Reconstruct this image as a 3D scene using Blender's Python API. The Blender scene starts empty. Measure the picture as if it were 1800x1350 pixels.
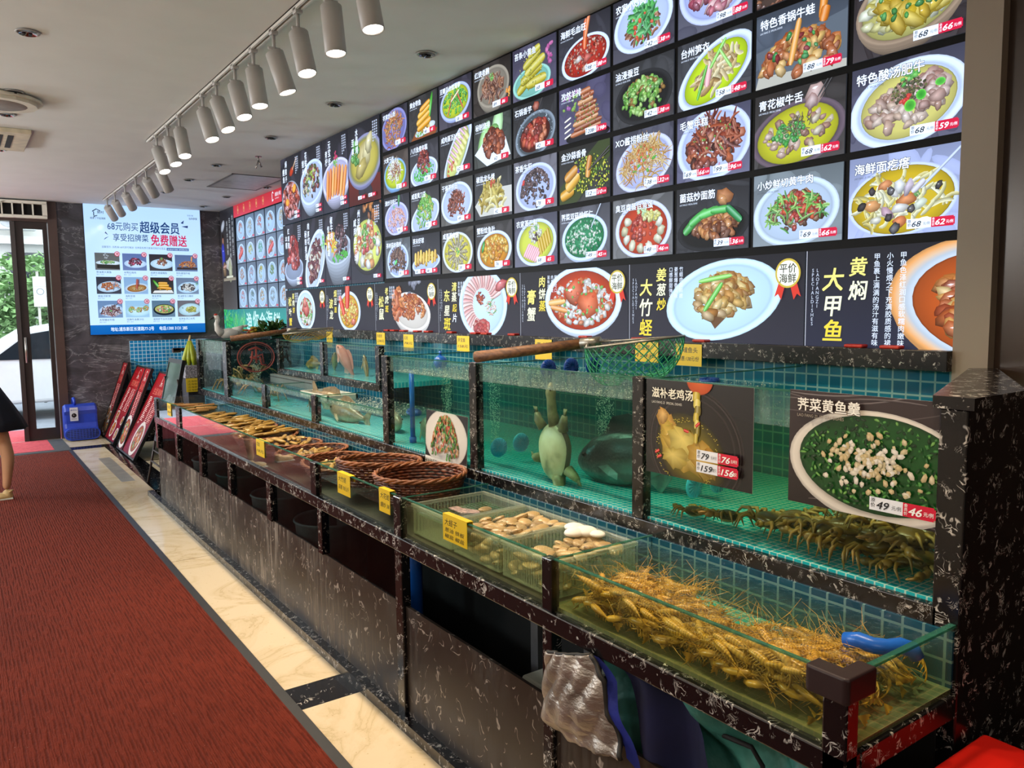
import bpy, bmesh, math, random
from math import sin, cos, pi, radians as R, sqrt, atan2
from mathutils import Vector, Matrix, Euler

sc = bpy.context.scene
COL = sc.collection
rnd = random.Random(7)

# ------------------------------------------------------------------ camera
cam_d = bpy.data.cameras.new('camera')
cam_d.sensor_fit = 'HORIZONTAL'
cam_d.sensor_width = 36.0
cam_d.lens = 36.0 * 1380 / 1800
cam_d.clip_start = 0.02
cam = bpy.data.objects.new('camera', cam_d)
COL.objects.link(cam)
YAW, PITCH, ROLL = R(35.24237741), R(-5.44513899), R(-0.67895469)
_f = Vector((sin(YAW) * cos(PITCH), cos(YAW) * cos(PITCH), sin(PITCH)))
_r = Vector((cos(YAW), -sin(YAW), 0))
_u = _r.cross(_f)
_r2 = cos(ROLL) * _r + sin(ROLL) * _u
_u2 = -sin(ROLL) * _r + cos(ROLL) * _u
cam.matrix_world = Matrix(((_r2.x, _u2.x, -_f.x, 0), (_r2.y, _u2.y, -_f.y, 0), (_r2.z, _u2.z, -_f.z, 1.6), (0, 0, 0, 1)))
sc.camera = cam

# ------------------------------------------------------------------ colour management, world
sc.view_settings.view_transform = 'Standard'
sc.view_settings.look = 'None'
sc.view_settings.exposure = 0.0
sc.view_settings.gamma = 1.0
sc.view_settings.use_curve_mapping = False
cy = sc.cycles
cy.max_bounces = 7
cy.diffuse_bounces = 3
cy.glossy_bounces = 3
cy.transmission_bounces = 4
cy.volume_bounces = 0
cy.transparent_max_bounces = 40
cy.caustics_reflective = False
cy.caustics_refractive = False
cy.sample_clamp_indirect = 4.0
cy.use_denoising = True
cy.use_light_tree = True

w = bpy.data.worlds.new('overcast_sky')
sc.world = w
w.use_nodes = True
bg = w.node_tree.nodes['Background']
bg.inputs[0].default_value = (0.80, 0.90, 1.0, 1)
bg.inputs[1].default_value = 4.8


def lamp(name, kind, loc, energy, color, aim=None, **kw):
    d = bpy.data.lights.new(name, kind)
    d.energy = energy
    d.color = color
    for k, v in kw.items():
        setattr(d, k, v)
    o = bpy.data.objects.new(name, d)
    COL.objects.link(o)
    o.location = loc
    if aim is not None:
        o.rotation_euler = (Vector(aim) - Vector(loc)).to_track_quat('-Z', 'Y').to_euler()
    return o


# added bare point lights in the unseen hall, brightening ceiling and carpet; no fixtures
for _x, _y, _e in ((-2.4, 0.4, 36), (-2.4, 3.4, 80), (-2.4, 6.4, 180), (-2.4, 9.6, 320), (-.6, -2.0, 28)):
    lamp('hall_fill', 'POINT', (_x, _y, 2.25), _e, (1.0, 0.95, 0.90) if _y < 5 else (.86, .94, 1.0), shadow_soft_size=.25)

# ------------------------------------------------------------------ helpers


def lin(c):
    return tuple((v / 12.92 if v <= 0.04045 else ((v + 0.055) / 1.055) ** 2.4) for v in c)


def hexc(h):
    h = h.lstrip('#')
    return lin(tuple(int(h[i:i + 2], 16) / 255 for i in (0, 2, 4)))


class MB:
    """collects geometry into one mesh"""

    def __init__(self):
        self.v = []
        self.f = []
        self.m = []
        self.c = None
        self.sm = []
        self.M = Matrix.Identity(4)

    def add(self, vs, fs, mi=0, smooth=False):
        b = len(self.v)
        I = self.M
        self.v += [tuple(I @ Vector(p)) for p in vs]
        for f in fs:
            self.f.append([b + i for i in f])
            self.m.append(mi)
            self.sm.append(smooth)
        return self

    def box(self, a, b, mi=0):
        (x0, y0, z0), (x1, y1, z1) = a, b
        x0, x1 = min(x0, x1), max(x0, x1)
        y0, y1 = min(y0, y1), max(y0, y1)
        z0, z1 = min(z0, z1), max(z0, z1)
        return self.add([(x0, y0, z0), (x1, y0, z0), (x1, y1, z0), (x0, y1, z0), (x0, y0, z1), (x1, y0, z1), (x1, y1, z1), (x0, y1, z1)],
                        [(0, 3, 2, 1), (4, 5, 6, 7), (0, 1, 5, 4), (1, 2, 6, 5), (2, 3, 7, 6), (3, 0, 4, 7)], mi)

    def bevbox(self, a, b, r=0.005, mi=0, seg=2):
        bm = bmesh.new()
        bmesh.ops.create_cube(bm, size=1)
        sx, sy, sz = abs(b[0] - a[0]), abs(b[1] - a[1]), abs(b[2] - a[2])
        bmesh.ops.scale(bm, vec=(sx, sy, sz), verts=bm.verts)
        bmesh.ops.translate(bm, vec=((a[0] + b[0]) / 2, (a[1] + b[1]) / 2, (a[2] + b[2]) / 2), verts=bm.verts)
        bmesh.ops.bevel(bm, geom=bm.edges[:], offset=min(r, sx * .45, sy * .45, sz * .45), segments=seg, affect='EDGES', profile=0.5)
        bm.verts.index_update()
        self.add([v.co[:] for v in bm.verts], [[v.index for v in f.verts] for f in bm.faces], mi, False)
        bm.free()
        return self

    def tube(self, pts, rad, n=8, mi=0, caps=True, sq=1.0):
        """swept tube along points; rad number or list"""
        pts = [Vector(p) for p in pts]
        k = len(pts)
        rs = rad if isinstance(rad, (list, tuple)) else [rad] * k
        vs, fs = [], []
        up = None
        for i in range(k):
            t = (pts[min(i + 1, k - 1)] - pts[max(i - 1, 0)])
            if t.length < 1e-9:
                t = Vector((0, 0, 1))
            t.normalize()
            if up is None:
                up = Vector((0, 0, 1)) if abs(t.z) < .9 else Vector((1, 0, 0))
            a = t.cross(up)
            if a.length < 1e-6:
                a = t.cross(Vector((0, 1, 0)))
            a.normalize()
            b = a.cross(t)
            up = b
            for j in range(n):
                an = 2 * pi * j / n
                vs.append(pts[i] + a * (cos(an) * rs[i]) + b * (sin(an) * rs[i] * sq))
        for i in range(k - 1):
            for j in range(n):
                j2 = (j + 1) % n
                fs.append((i * n + j, i * n + j2, (i + 1) * n + j2, (i + 1) * n + j))
        if caps:
            fs.append(tuple(range(n))[::-1])
            fs.append(tuple(range((k - 1) * n, k * n)))
        return self.add(vs, fs, mi, True)

    def lathe(self, prof, c=(0, 0, 0), n=24, mi=0, sx=1.0, sy=1.0):
        vs, fs = [], []
        for r_, z_ in prof:
            for j in range(n):
                a = 2 * pi * j / n
                vs.append((c[0] + r_ * cos(a) * sx, c[1] + r_ * sin(a) * sy, c[2] + z_))
        for i in range(len(prof) - 1):
            for j in range(n):
                j2 = (j + 1) % n
                fs.append((i * n + j, i * n + j2, (i + 1) * n + j2, (i + 1) * n + j))
        return self.add(vs, fs, mi, True)

    def ball(self, c, r, n=12, m=8, mi=0, s=(1, 1, 1)):
        pr = [(max(1e-5, r * sin(pi * i / m)), -r * cos(pi * i / m)) for i in range(m + 1)]
        vs, fs = [], []
        for r_, z_ in pr:
            for j in range(n):
                a = 2 * pi * j / n
                vs.append((c[0] + r_ * cos(a) * s[0], c[1] + r_ * sin(a) * s[1], c[2] + z_ * s[2]))
        for i in range(m):
            for j in range(n):
                j2 = (j + 1) % n
                fs.append((i * n + j, i * n + j2, (i + 1) * n + j2, (i + 1) * n + j))
        return self.add(vs, fs, mi, True)

    def prism(self, poly, z0, z1, mi=0):
        n = len(poly)
        vs = [(x, y, z0) for x, y in poly] + [(x, y, z1) for x, y in poly]
        fs = [tuple(range(n))[::-1], tuple(range(n, 2 * n))] + [(i, (i + 1) % n, n + (i + 1) % n, n + i) for i in range(n)]
        return self.add(vs, fs, mi)

    def quad(self, a, b, c, d, mi=0):
        return self.add([a, b, c, d], [(0, 1, 2, 3)], mi)

    def mesh(self, name, mats):
        me = bpy.data.meshes.new(name)
        me.from_pydata(self.v, [], self.f)
        for mt in (mats if isinstance(mats, (list, tuple)) else [mats]):
            me.materials.append(mt)
        me.polygons.foreach_set('material_index', self.m)
        me.polygons.foreach_set('use_smooth', self.sm)
        me.update()
        return me

    def build(self, name, mats, parent=None, loc=None, rot=None):
        o = bpy.data.objects.new(name, self.mesh(name, mats))
        COL.objects.link(o)
        if parent is not None:
            o.parent = parent
        if loc is not None:
            o.location = loc
        if rot is not None:
            o.rotation_euler = rot
        return o


def put(name, me, parent=None, loc=None, rot=None, scale=None):
    o = bpy.data.objects.new(name, me)
    COL.objects.link(o)
    if parent is not None:
        o.parent = parent
    if loc is not None:
        o.location = loc
    if rot is not None:
        o.rotation_euler = rot
    if scale is not None:
        o.scale = scale
    return o


def tag(o, label, cat, group=None):
    o['label'] = label
    o['category'] = cat
    if group:
        o['group'] = group
    return o


def struct(o):
    o['kind'] = 'structure'
    return o


def stuff(o, label, cat):
    o['kind'] = 'stuff'
    o['label'] = label
    o['category'] = cat
    return o


def empty(name, loc=(0, 0, 0), rot=(0, 0, 0)):
    o = bpy.data.objects.new(name, None)
    COL.objects.link(o)
    o.location = loc
    o.rotation_euler = rot
    o.empty_display_size = 0.05
    return o


def copy_tree(o, parent=None):
    c = o.copy()
    COL.objects.link(c)
    if parent is not None:
        c.parent = parent
    for ch in list(o.children):
        copy_tree(ch, c)
    return c


def shade(o, flat=False):
    for p in o.data.polygons:
        p.use_smooth = not flat


# ------------------------------------------------------------------ materials
MATS = {}


class NT:
    def __init__(self, name):
        self.mat = bpy.data.materials.new(name)
        self.mat.use_nodes = True
        self.nt = self.mat.node_tree
        self.nt.nodes.clear()
        self.out = self.nt.nodes.new('ShaderNodeOutputMaterial')

    def n(self, t, ins=None, **props):
        nd = self.nt.nodes.new('ShaderNode' + t)
        for k, v in props.items():
            setattr(nd, k, v)
        for k, v in (ins or {}).items():
            self.set(nd, k, v)
        return nd

    def set(self, nd, k, v):
        s = nd.inputs[k]
        if isinstance(v, bpy.types.NodeSocket):
            self.nt.links.new(v, s)
        elif isinstance(v, (tuple, list)) and s.type == 'RGBA' and len(v) == 3:
            s.default_value = (*v, 1)
        else:
            s.default_value = v

    def ramp(self, fac, stops, interp='LINEAR'):
        nd = self.n('ValToRGB', {0: fac})
        cr = nd.color_ramp
        cr.interpolation = interp
        while len(cr.elements) < len(stops):
            cr.elements.new(0.5)
        for e, (p, c) in zip(cr.elements, stops):
            e.position = p
            e.color = (*c, 1) if len(c) == 3 else c
        return nd.outputs[0]

    def mix(self, fac, a, b, mode='MIX'):
        nd = self.n('Mix', data_type='RGBA', blend_type=mode)
        self.set(nd, 0, fac)
        self.set(nd, 6, a)
        self.set(nd, 7, b)
        return nd.outputs[2]

    def math(self, op, a, b=0.0, c=None):
        nd = self.n('Math', {0: a, 1: b}, operation=op)
        if c is not None:
            self.set(nd, 2, c)
        return nd.outputs[0]

    def noise(self, vec, scale, detail=3, rough=.5, dist=0.0):
        nd = self.n('TexNoise', {'Scale': scale, 'Detail': detail, 'Roughness': rough, 'Distortion': dist})
        if vec is not None:
            self.set(nd, 'Vector', vec)
        return nd.outputs['Fac']

    def coord(self, which='Object'):
        return self.n('TexCoord').outputs[which]

    def mapping(self, vec, scale=(1, 1, 1), rot=(0, 0, 0), loc=(0, 0, 0)):
        return self.n('Mapping', {'Vector': vec, 'Scale': scale, 'Rotation': rot, 'Location': loc}).outputs[0]

    def surf(self, s):
        self.nt.links.new(s, self.out.inputs[0])
        return self.mat

    def pbsdf(self, **k):
        names = {'base': 'Base Color', 'rough': 'Roughness', 'metal': 'Metallic', 'spec': 'Specular IOR Level', 'normal': 'Normal', 'emis': 'Emission Color',
                 'estr': 'Emission Strength', 'coat': 'Coat Weight', 'sheen': 'Sheen Weight', 'trans': 'Transmission Weight', 'sub': 'Subsurface Weight', 'alpha': 'Alpha'}
        return self.n('BsdfPrincipled', {names[a]: b for a, b in k.items()}).outputs[0]

    def bump(self, h, strength=.3, dist=.01):
        return self.n('Bump', {'Height': h, 'Strength': strength, 'Distance': dist}).outputs[0]


def plain(name, color, rough=.5, metal=0.0, var=0.08, scale=14, spec=.5, bump=0.0):
    """simple procedural material: base colour with slight noise variation"""
    if name in MATS:
        return MATS[name]
    t = NT(name)
    c = hexc(color) if isinstance(color, str) else color
    co = t.coord()
    n = t.noise(co, scale, 4)
    d = tuple(max(0, x * (1 - 2.2 * var)) for x in c)
    l = tuple(min(1, x * (1 + 1.2 * var)) for x in c)
    base = t.ramp(n, [(.3, d), (.7, l)])
    k = dict(base=base, rough=rough, metal=metal, spec=spec)
    if bump:
        k['normal'] = t.bump(t.noise(co, scale * 4, 3), bump, .004)
    MATS[name] = t.surf(t.pbsdf(**k))
    return MATS[name]


def black_marble(name='black_marble', base=(0.006, 0.005, 0.006), vein=(0.62, 0.58, 0.52), scale=9.0, amt=.5, rough=.22):
    t = NT(name)
    co = t.coord()
    warp = t.n('TexNoise', {'Vector': co, 'Scale': scale * .8, 'Detail': 2.0})
    wv = t.n('VectorMath', {0: warp.outputs['Color'], 1: (.5, .5, .5)}, operation='SUBTRACT').outputs[0]
    wv = t.n('VectorMath', {0: wv, 'Scale': .28}, operation='SCALE').outputs[0]
    v2 = t.n('VectorMath', {0: co, 1: wv}, operation='ADD').outputs[0]
    n1 = t.noise(v2, scale, 2.0, .5, 1.2)
    line = t.math('ABSOLUTE', t.math('SUBTRACT', n1, .5))
    l1 = t.ramp(line, [(0.0, (1, 1, 1)), (.016, (0.8, .8, .8)), (.03, (0, 0, 0))])
    mask = t.ramp(t.noise(co, scale * 1.7, 2.0), [(amt, (0, 0, 0)), (amt + .07, (1, 1, 1))])
    n2 = t.noise(v2, scale * 2.6, 2.0, .5, 1.5)
    line2 = t.math('ABSOLUTE', t.math('SUBTRACT', n2, .52))
    l2 = t.ramp(line2, [(0.0, (1, 1, 1)), (.03, (0, 0, 0))])
    mask2 = t.ramp(t.noise(co, scale * 2.3, 1.0), [(amt + .05, (0, 0, 0)), (amt + .1, (1, 1, 1))])
    f = t.math('ADD', t.math('MULTIPLY', l1, mask), t.math('MULTIPLY', l2, mask2))
    f = t.math('MINIMUM', f, 1.0)
    col = t.mix(f, base, vein)
    return t.surf(t.pbsdf(base=col, rough=rough))


def tiles(name, axes, size=.048, grout=(.42, .62, .58), c1=(0.005, .11, .20), c2=(0.01, .17, .27), mortar=.07, rough=.12, stain=False):
    t = NT(name)
    co = t.coord()
    sx = t.n('SeparateXYZ', {0: co})
    v = t.n('CombineXYZ', {0: sx.outputs[axes[0]], 1: sx.outputs[axes[1]]}).outputs[0]
    b = t.n('TexBrick', {'Vector': v, 'Color1': c1, 'Color2': c2, 'Mortar': grout, 'Scale': 1.0, 'Mortar Size': size * mortar, 'Mortar Smooth': .1, 'Brick Width': size, 'Row Height': size}, offset=0.0, squash=1.0)
    nz = t.bump(t.math('SUBTRACT', 1.0, b.outputs['Fac']), .25, .003)
    base = b.outputs['Color']
    if stain:   # olive algae film along the front and the end of the bed
        f1 = t.n('MapRange', {0: t.math('ADD', sx.outputs[0], t.math('MULTIPLY', t.noise(co, 14, 3), .10)), 1: 1.50, 2: 1.58, 3: .92, 4: 0.0}).outputs[0]
        f2 = t.n('MapRange', {0: sx.outputs[1], 1: 1.0, 2: 1.15, 3: .85, 4: 0.0}).outputs[0]
        base = t.mix(t.math('MAXIMUM', f1, f2), base, (.17, .14, .025))
    return t.surf(t.pbsdf(base=base, rough=rough, normal=nz))


def glass(name, tint=(.93, .975, .96), refl=.9, haze=.05, hazecol=(.75, .8, .75), streak=True):
    t = NT(name)
    tr = t.n('BsdfTransparent', {0: (*tint, 1)}).outputs[0]
    gl = t.n('BsdfGlossy', {'Color': (1, 1, 1, 1), 'Roughness': .02}).outputs[0]
    fr = t.n('Fresnel', {'IOR': 1.42}).outputs[0]
    bf = t.n('NewGeometry').outputs['Backfacing']
    fac = t.math('MULTIPLY', t.math('MULTIPLY', fr, refl), t.math('SUBTRACT', 1.0, bf))
    s = t.n('MixShader', {0: fac, 1: tr, 2: gl}).outputs[0]
    if haze > 0:
        co = t.coord()
        m = t.mapping(co, (10, 10, 2.2) if streak else (8, 8, 8))
        n = t.noise(m, 2.2, 5, .65)
        n2 = t.noise(co, 160, 2)
        hz = t.math('MULTIPLY', t.ramp(n, [(.42, (0, 0, 0)), (.75, (1, 1, 1))]), haze)
        dr = t.math('MULTIPLY', t.ramp(n2, [(.66, (0, 0, 0)), (.70, (1, 1, 1))]), haze * .9)
        hz = t.math('ADD', t.math('ADD', hz, dr), haze * .25)
        df = t.n('BsdfDiffuse', {0: (*hazecol, 1)}).outputs[0]
        tl = t.n('BsdfTranslucent', {0: (*hazecol, 1)}).outputs[0]
        dd = t.n('MixShader', {0: .5, 1: df, 2: tl}).outputs[0]
        s = t.n('MixShader', {0: hz, 1: s, 2: dd}).outputs[0]
    return t.surf(s)


def water(name, absorb=(.35, .85, .75), dens_a=1.2, scat=(.5, .8, .7), dens_s=.5, wave=30.0, wstr=.5):
    t = NT(name)
    geo = t.n('NewGeometry')
    nz = t.n('SeparateXYZ', {0: geo.outputs['True Normal']}).outputs[2]
    top = t.math('GREATER_THAN', t.math('ABSOLUTE', nz), .5)
    co = t.coord()
    h = t.noise(co, wave, 3, .55, .6)
    h2 = t.noise(co, wave * .25, 2)
    bm = t.bump(t.math('ADD', h, t.math('MULTIPLY', h2, 2.0)), wstr, .02)
    tr = t.n('BsdfTransparent', {0: (1, 1, 1, 1)}).outputs[0]
    gl = t.n('BsdfGlossy', {'Color': (1, 1, 1, 1), 'Roughness': .03, 'Normal': bm}).outputs[0]
    fr = t.n('Fresnel', {'IOR': 1.33, 'Normal': bm}).outputs[0]
    fac = t.math('MULTIPLY', t.math('MULTIPLY', fr, top), t.math('SUBTRACT', 1.0, geo.outputs['Backfacing']))
    s = t.n('MixShader', {0: fac, 1: tr, 2: gl}).outputs[0]
    t.surf(s)
    va = t.n('VolumeAbsorption', {'Color': (*absorb, 1), 'Density': dens_a}).outputs[0]
    if dens_s > 0:
        vs = t.n('VolumeScatter', {'Color': (*scat, 1), 'Density': dens_s, 'Anisotropy': .2}).outputs[0]
        va = t.n('AddShader', {0: va, 1: vs}).outputs[0]
    t.nt.links.new(va, t.out.inputs['Volume'])
    return t.mat


def attr_mat(name, emit=0.0, rough=.35, diff=1.0, spec=.5, tint=(.86, .98, 1.14)):
    t = NT(name)
    a = t.n('Attribute', attribute_name='Col').outputs['Color']
    k = dict(rough=rough, spec=spec)
    k['base'] = t.mix(1.0, a, (diff, diff, diff), 'MULTIPLY')
    if emit > 0:
        k['emis'] = t.mix(1.0, a, tint, 'MULTIPLY')
        k['estr'] = emit
    return t.surf(t.pbsdf(**k))


def emis(name, color, strength=1.0, rough=.4, diff=.2):
    t = NT(name)
    c = hexc(color) if isinstance(color, str) else color
    return t.surf(t.pbsdf(base=tuple(x * diff for x in c), rough=rough, emis=c, estr=strength))
# ================================================================== room shell
H = 3.02
XW, YE = 2.62, 11.6
M_ceil = plain('ceiling_paint', '#dcdcda', .8, var=.02, scale=3)
M_bm = black_marble(scale=15, amt=.55)
M_bm_floor = black_marble('floor_black_marble', scale=9, amt=.60, rough=.1)
M_bm_fine = black_marble('ledge_marble', scale=20, amt=.55)

# floor: black marble with inlaid cream marble slabs
t = NT('cream_marble')
co = t.coord()
n1 = t.noise(co, 1.6, 6, .6, 1.5)
ln = t.math('ABSOLUTE', t.math('SUBTRACT', n1, .5))
vein = t.ramp(ln, [(0, hexc('#c9b48e')), (.015, hexc('#d6c29e')), (.08, hexc('#deccac'))])
sp = t.ramp(t.noise(co, 60, 3), [(.68, (1, 1, 1)), (.74, (.72, .66, .55))])
col = t.mix(1.0, vein, sp, 'MULTIPLY')
M_cream = t.surf(t.pbsdf(base=col, rough=.12))
M_patch = plain('grey_worn_marble', '#8d887d', .35, var=.15, scale=9)
b = MB()
b.box((-4.2, -3.2, -.1), (3.3, 11.62, 0), 0)
e = .0012


def slab(x0, y0, x1, y1, mi=1, h=e):
    b.box((x0, y0, -.02), (x1, y1, h), mi)


for y0, y1 in ((-2.0, .55), (.76, 2.97), (3.175, 5.30), (5.305, 7.45)):
    slab(-3.9, y0, 1.30, y1)
slab(-3.9, 7.455, 1.383, 9.228)
slab(-3.9, 9.234, 1.383, 10.50)
slab(-3.9, 10.74, 1.43, 11.6)
slab(1.433, 10.74, 1.62, 11.6)
slab(1.60, 8.3, 3.1, 9.2)
slab(1.60, 9.25, 3.1, 10.6)
slab(1.205, 8.18, 1.325, 9.70, 2, e + .0004)
floor = struct(b.build('floor', [M_bm_floor, M_cream, M_patch]))
floor['label'] = 'black and cream marble floor'

struct(MB().box((-4.2, -3.2, H), (3.3, 11.75, H + .12)).build('ceiling', M_ceil))

# end wall: grey slate tiles, opening for the doors on the left (x < 1.06)
t = NT('slate_wall')
co = t.coord()
sx = t.n('SeparateXYZ', {0: co})
v2 = t.n('CombineXYZ', {0: sx.outputs[0], 1: sx.outputs[2]}).outputs[0]
br = t.n('TexBrick', {'Vector': v2, 'Color1': (1, 1, 1, 1), 'Color2': (.86, .86, .88, 1), 'Mortar': (.3, .3, .3, 1), 'Scale': 1.0, 'Mortar Size': .002, 'Brick Width': .9, 'Row Height': .6}, offset=.0)
n1 = t.noise(t.mapping(co, (1, 1, 1.6), (0, .5, 0)), 1.7, 8, .66, 1.0)
base = t.ramp(n1, [(.3, hexc('#2a2a2c')), (.5, hexc('#46444a')), (.7, hexc('#625f66'))])
ln = t.math('ABSOLUTE', t.math('SUBTRACT', t.noise(t.mapping(co, (1, 1, 2.2), (0, .7, 0)), 1.1, 5, .6, 2.0), .5))
vn = t.ramp(ln, [(0, (.16, .16, .17)), (.006, (.06, .06, .06)), (.02, (0, 0, 0))])
base = t.mix(1.0, base, vn, 'ADD')
base = t.mix(1.0, base, br.outputs['Color'], 'MULTIPLY')
M_slate = t.surf(t.pbsdf(base=base, rough=.28))
b = MB()
b.box((1.14, YE, 0), (3.3, YE + .15, H))
b.box((-4.2, YE, 0), (-2.2, YE + .15, H))
struct(b.build('wall_end', M_slate))
M_brown = plain('brown_door_frame', '#4a3832', .4, var=.05, scale=5)
M_brown_d = plain('dark_bronze_frame', '#2c2220', .35, var=.06, scale=6)
M_wallbrown = plain('brown_wall_panel', '#372920', .25, var=.05, scale=2)
M_wallL = plain('warm_wall_paint', '#b9a894', .7, var=.03, scale=2)
M_pil = plain('beige_pilaster_paint', '#8c7d6c', .5, var=.03, scale=3)
struct(MB().box((-4.3, -3.2, 0), (-4.2, 11.75, H)).build('wall_left', M_wallL))
struct(MB().box((-4.2, -3.3, 0), (3.3, -3.2, H)).build('wall_back', M_wallL))
# right side: brown panel wall near the camera, blue tiled wall behind the tanks, recessed far wall
M_tile_yz = tiles('blue_tile_wall', (1, 2), grout=(.22, .40, .40))
M_tile_xy = tiles('turquoise_tile_floor', (0, 1), .025, grout=(.62, .80, .75), c1=(.0, .46, .56), c2=(.02, .56, .64), mortar=.09)
M_tile_xz = tiles('blue_tile_end', (0, 2))
M_tile_far = tiles('bright_blue_tile', (0, 2), .05, grout=(.45, .7, .85), c1=(.01, .16, .42), c2=(.02, .25, .55))
b = MB()
b.box((XW, -3.2, 0), (XW + .12, 1.12, H), 0)
b.box((XW, 1.12, 0), (XW + .12, 7.4, H), 1)
b.box((XW, 7.38, 0), (3.25, 7.42, H), 2)
b.box((3.18, 7.4, 0), (3.3, 11.6, H), 2)
struct(b.build('wall_right', [M_wallbrown, M_tile_yz, M_slate]))
struct(MB().box((XW - .015, -3.2, 0), (XW, 1.12, .23)).build('baseboard_right', plain('black_skirting', '#0b0a0a', .3)))
pl = MB().box((XW - .04, 1.12, 1.338), (XW, 1.226, H)).build('trim_1', M_pil)
struct(pl)['label'] = 'beige trim strip at the end of the lit menu wall'
# ------------------------------------------------ entrance doors in the end wall
M_doorglass = glass('door_glass', (.97, .99, .98), .8, 0.012, (.8, .85, .85))
fr = MB()
fr.box((1.04, YE - .03, 0), (1.14, YE + .12, H))
fr.box((-2.2, YE - .02, 2.76), (1.04, YE + .12, H))
fr.box((-2.3, YE - .03, 0), (-2.2, YE + .12, H))
struct(fr.build('trim_2', M_brown))['label'] = 'brown door surround'
d1 = empty('door_1', (.66, YE + .03, 0))
struct(d1)


def leaf(root, w, h, sgn, handle_x):
    f = MB()
    s = .11
    f.box((0, -.025, 0), (s * sgn, .025, h))
    f.box(((w - .05) * sgn, -.025, 0), (w * sgn, .025, h))
    f.box((s * sgn, -.025, 0), ((w - .05) * sgn, .025, .15))
    f.box((s * sgn, -.025, h - .09), ((w - .05) * sgn, .025, h))
    f.build('door_frame', M_brown_d, root)
    MB().box((s * sgn, -.006, .15), ((w - .05) * sgn, .006, h - .09)).build('door_pane', M_doorglass, root)
    hb = MB()
    for yy in (-.06, .06):
        hb.tube([(handle_x, yy, 1.0), (handle_x, yy, 1.32)], .013, 8)
        for zz in (1.03, 1.29):
            hb.tube([(handle_x, 0, zz), (handle_x, yy, zz)], .008, 6)
    hb.build('door_handle', plain('brushed_steel', '#b9b4ac', .3, .9), root)


leaf(d1, .37, 2.76, 1, .05)
d2 = empty('door_2', (.655, YE - .02, 0), (0, 0, R(83)))
struct(d2)
leaf(d2, .80, 2.75, 1, .72)
d3 = empty('door_3', (-1.75, YE + .03, 0))
struct(d3)
leaf(d3, .45, 2.76, -1, -.05)
# air curtain above the door
ac = empty('air_curtain', (.25, YE - .12, 2.79))
tag(ac, 'cream slotted air curtain fixed over the entrance door', 'air curtain')
b = MB()
b.box((-.78, .06, .0), (.78, .09, .21), 1)
M_creamp = plain('cream_plastic', '#d9d2c2', .45, var=.03)
M_dark = plain('dark_void', '#120f0e', .8)
for z0, z1 in ((0, .035), (.175, .21)):
    b.box((-.78, -.02, z0), (.78, .06, z1))
for i in range(15):
    x = -.78 + i * .108
    b.box((x, -.02, .03), (x + (.05 if i in (0, 14) else .014), .05, .18))
b.build('grille', [M_creamp, M_dark], ac)
MB().tube([(.33, -.03, .19), (.28, -.045, .17), (.25, -.05, .10), (.22, -.04, .06)], .006, 6).build('cable', M_creamp, ac)
# ================================================================== tanks
def adopt(o, root):
    o.parent = root
    o.matrix_parent_inverse = Matrix.Translation(-Vector(root.location))
    return o


def part(mb, name, mats, root):
    return adopt(mb.build(name, mats), root)


def thing(name, loc, label, cat, group=None):
    return tag(empty(name, loc), label, cat, group)


M_glass = glass('tank_glass', (.93, .975, .955), .32, .006)
M_glass_wet = glass('wet_tank_glass', (.93, .96, .88), .35, .06, (.62, .60, .32))
M_glass_far = glass('dusty_tank_glass', (.92, .95, .95), 2.4, .05, (.55, .58, .58))
t = NT('glass_edge')
M_gedge = t.surf(t.n('MixShader', {0: .45, 1: t.n('BsdfTransparent', {0: (.45, .75, .62, 1)}).outputs[0], 2: t.pbsdf(base=(.05, .22, .16), rough=.1, spec=.8)}).outputs[0])
M_fog = glass('fogged_glass', (.95, .98, .97), .2, .42, (.55, .66, .62))
M_bay = glass('bay_glass', (.55, .6, .6), .22, .012, (.3, .33, .33))
M_silicone = plain('white_silicone', '#c9cabf', .4)
M_cabin = plain('cabinet_interior', '#0c0c0d', .7)
M_rubber = plain('brown_rubber', '#2b1a1c', .45, var=.05)

# brown marble-print cabinet panels with lime streaks
t = NT('cabinet_panel')
co = t.coord()
st = t.noise(t.mapping(co, (14, 14, 1.2)), 3.0, 6, .7)
n2 = t.noise(co, 2.3, 3)
yy_ = t.n('SeparateXYZ', {0: co}).outputs[1]
yg = t.n('MapRange', {0: yy_, 1: 2.5, 2: 4.2, 3: .12, 4: 1.0}).outputs[0]
m = t.math('MULTIPLY', t.ramp(st, [(.44, (0, 0, 0)), (.62, (1, 1, 1))]), t.ramp(n2, [(.40, (0, 0, 0)), (.58, (1, 1, 1))]))
wr = t.n('TexNoise', {'Vector': co, 'Scale': 9.0, 'Detail': 2.0}).outputs['Color']
wv = t.n('VectorMath', {0: wr, 'Scale': .12}, operation='SCALE').outputs[0]
sc2 = t.noise(t.n('VectorMath', {0: t.mapping(co, (1, 1, .75)), 1: wv}, operation='ADD').outputs[0], 10, 1.5, .5, 1.5)
l2 = t.ramp(t.math('ABSOLUTE', t.math('SUBTRACT', sc2, .5)), [(0, (1, 1, 1)), (.02, (0, 0, 0))])
mk = t.ramp(t.noise(co, 23, 1), [(.54, (0, 0, 0)), (.57, (1, 1, 1))])
l2 = t.math('MULTIPLY', t.math('MULTIPLY', l2, mk), .8)
base = t.mix(t.math('MULTIPLY', t.math('MULTIPLY', m, yg), .7), hexc('#231b17'), hexc('#a79a8a'))
base = t.mix(l2, base, hexc('#b7aca0'))
M_panel = t.surf(t.pbsdf(base=base, rough=t.math('ADD', .38, t.math('MULTIPLY', m, .3)), spec=.35))

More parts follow.
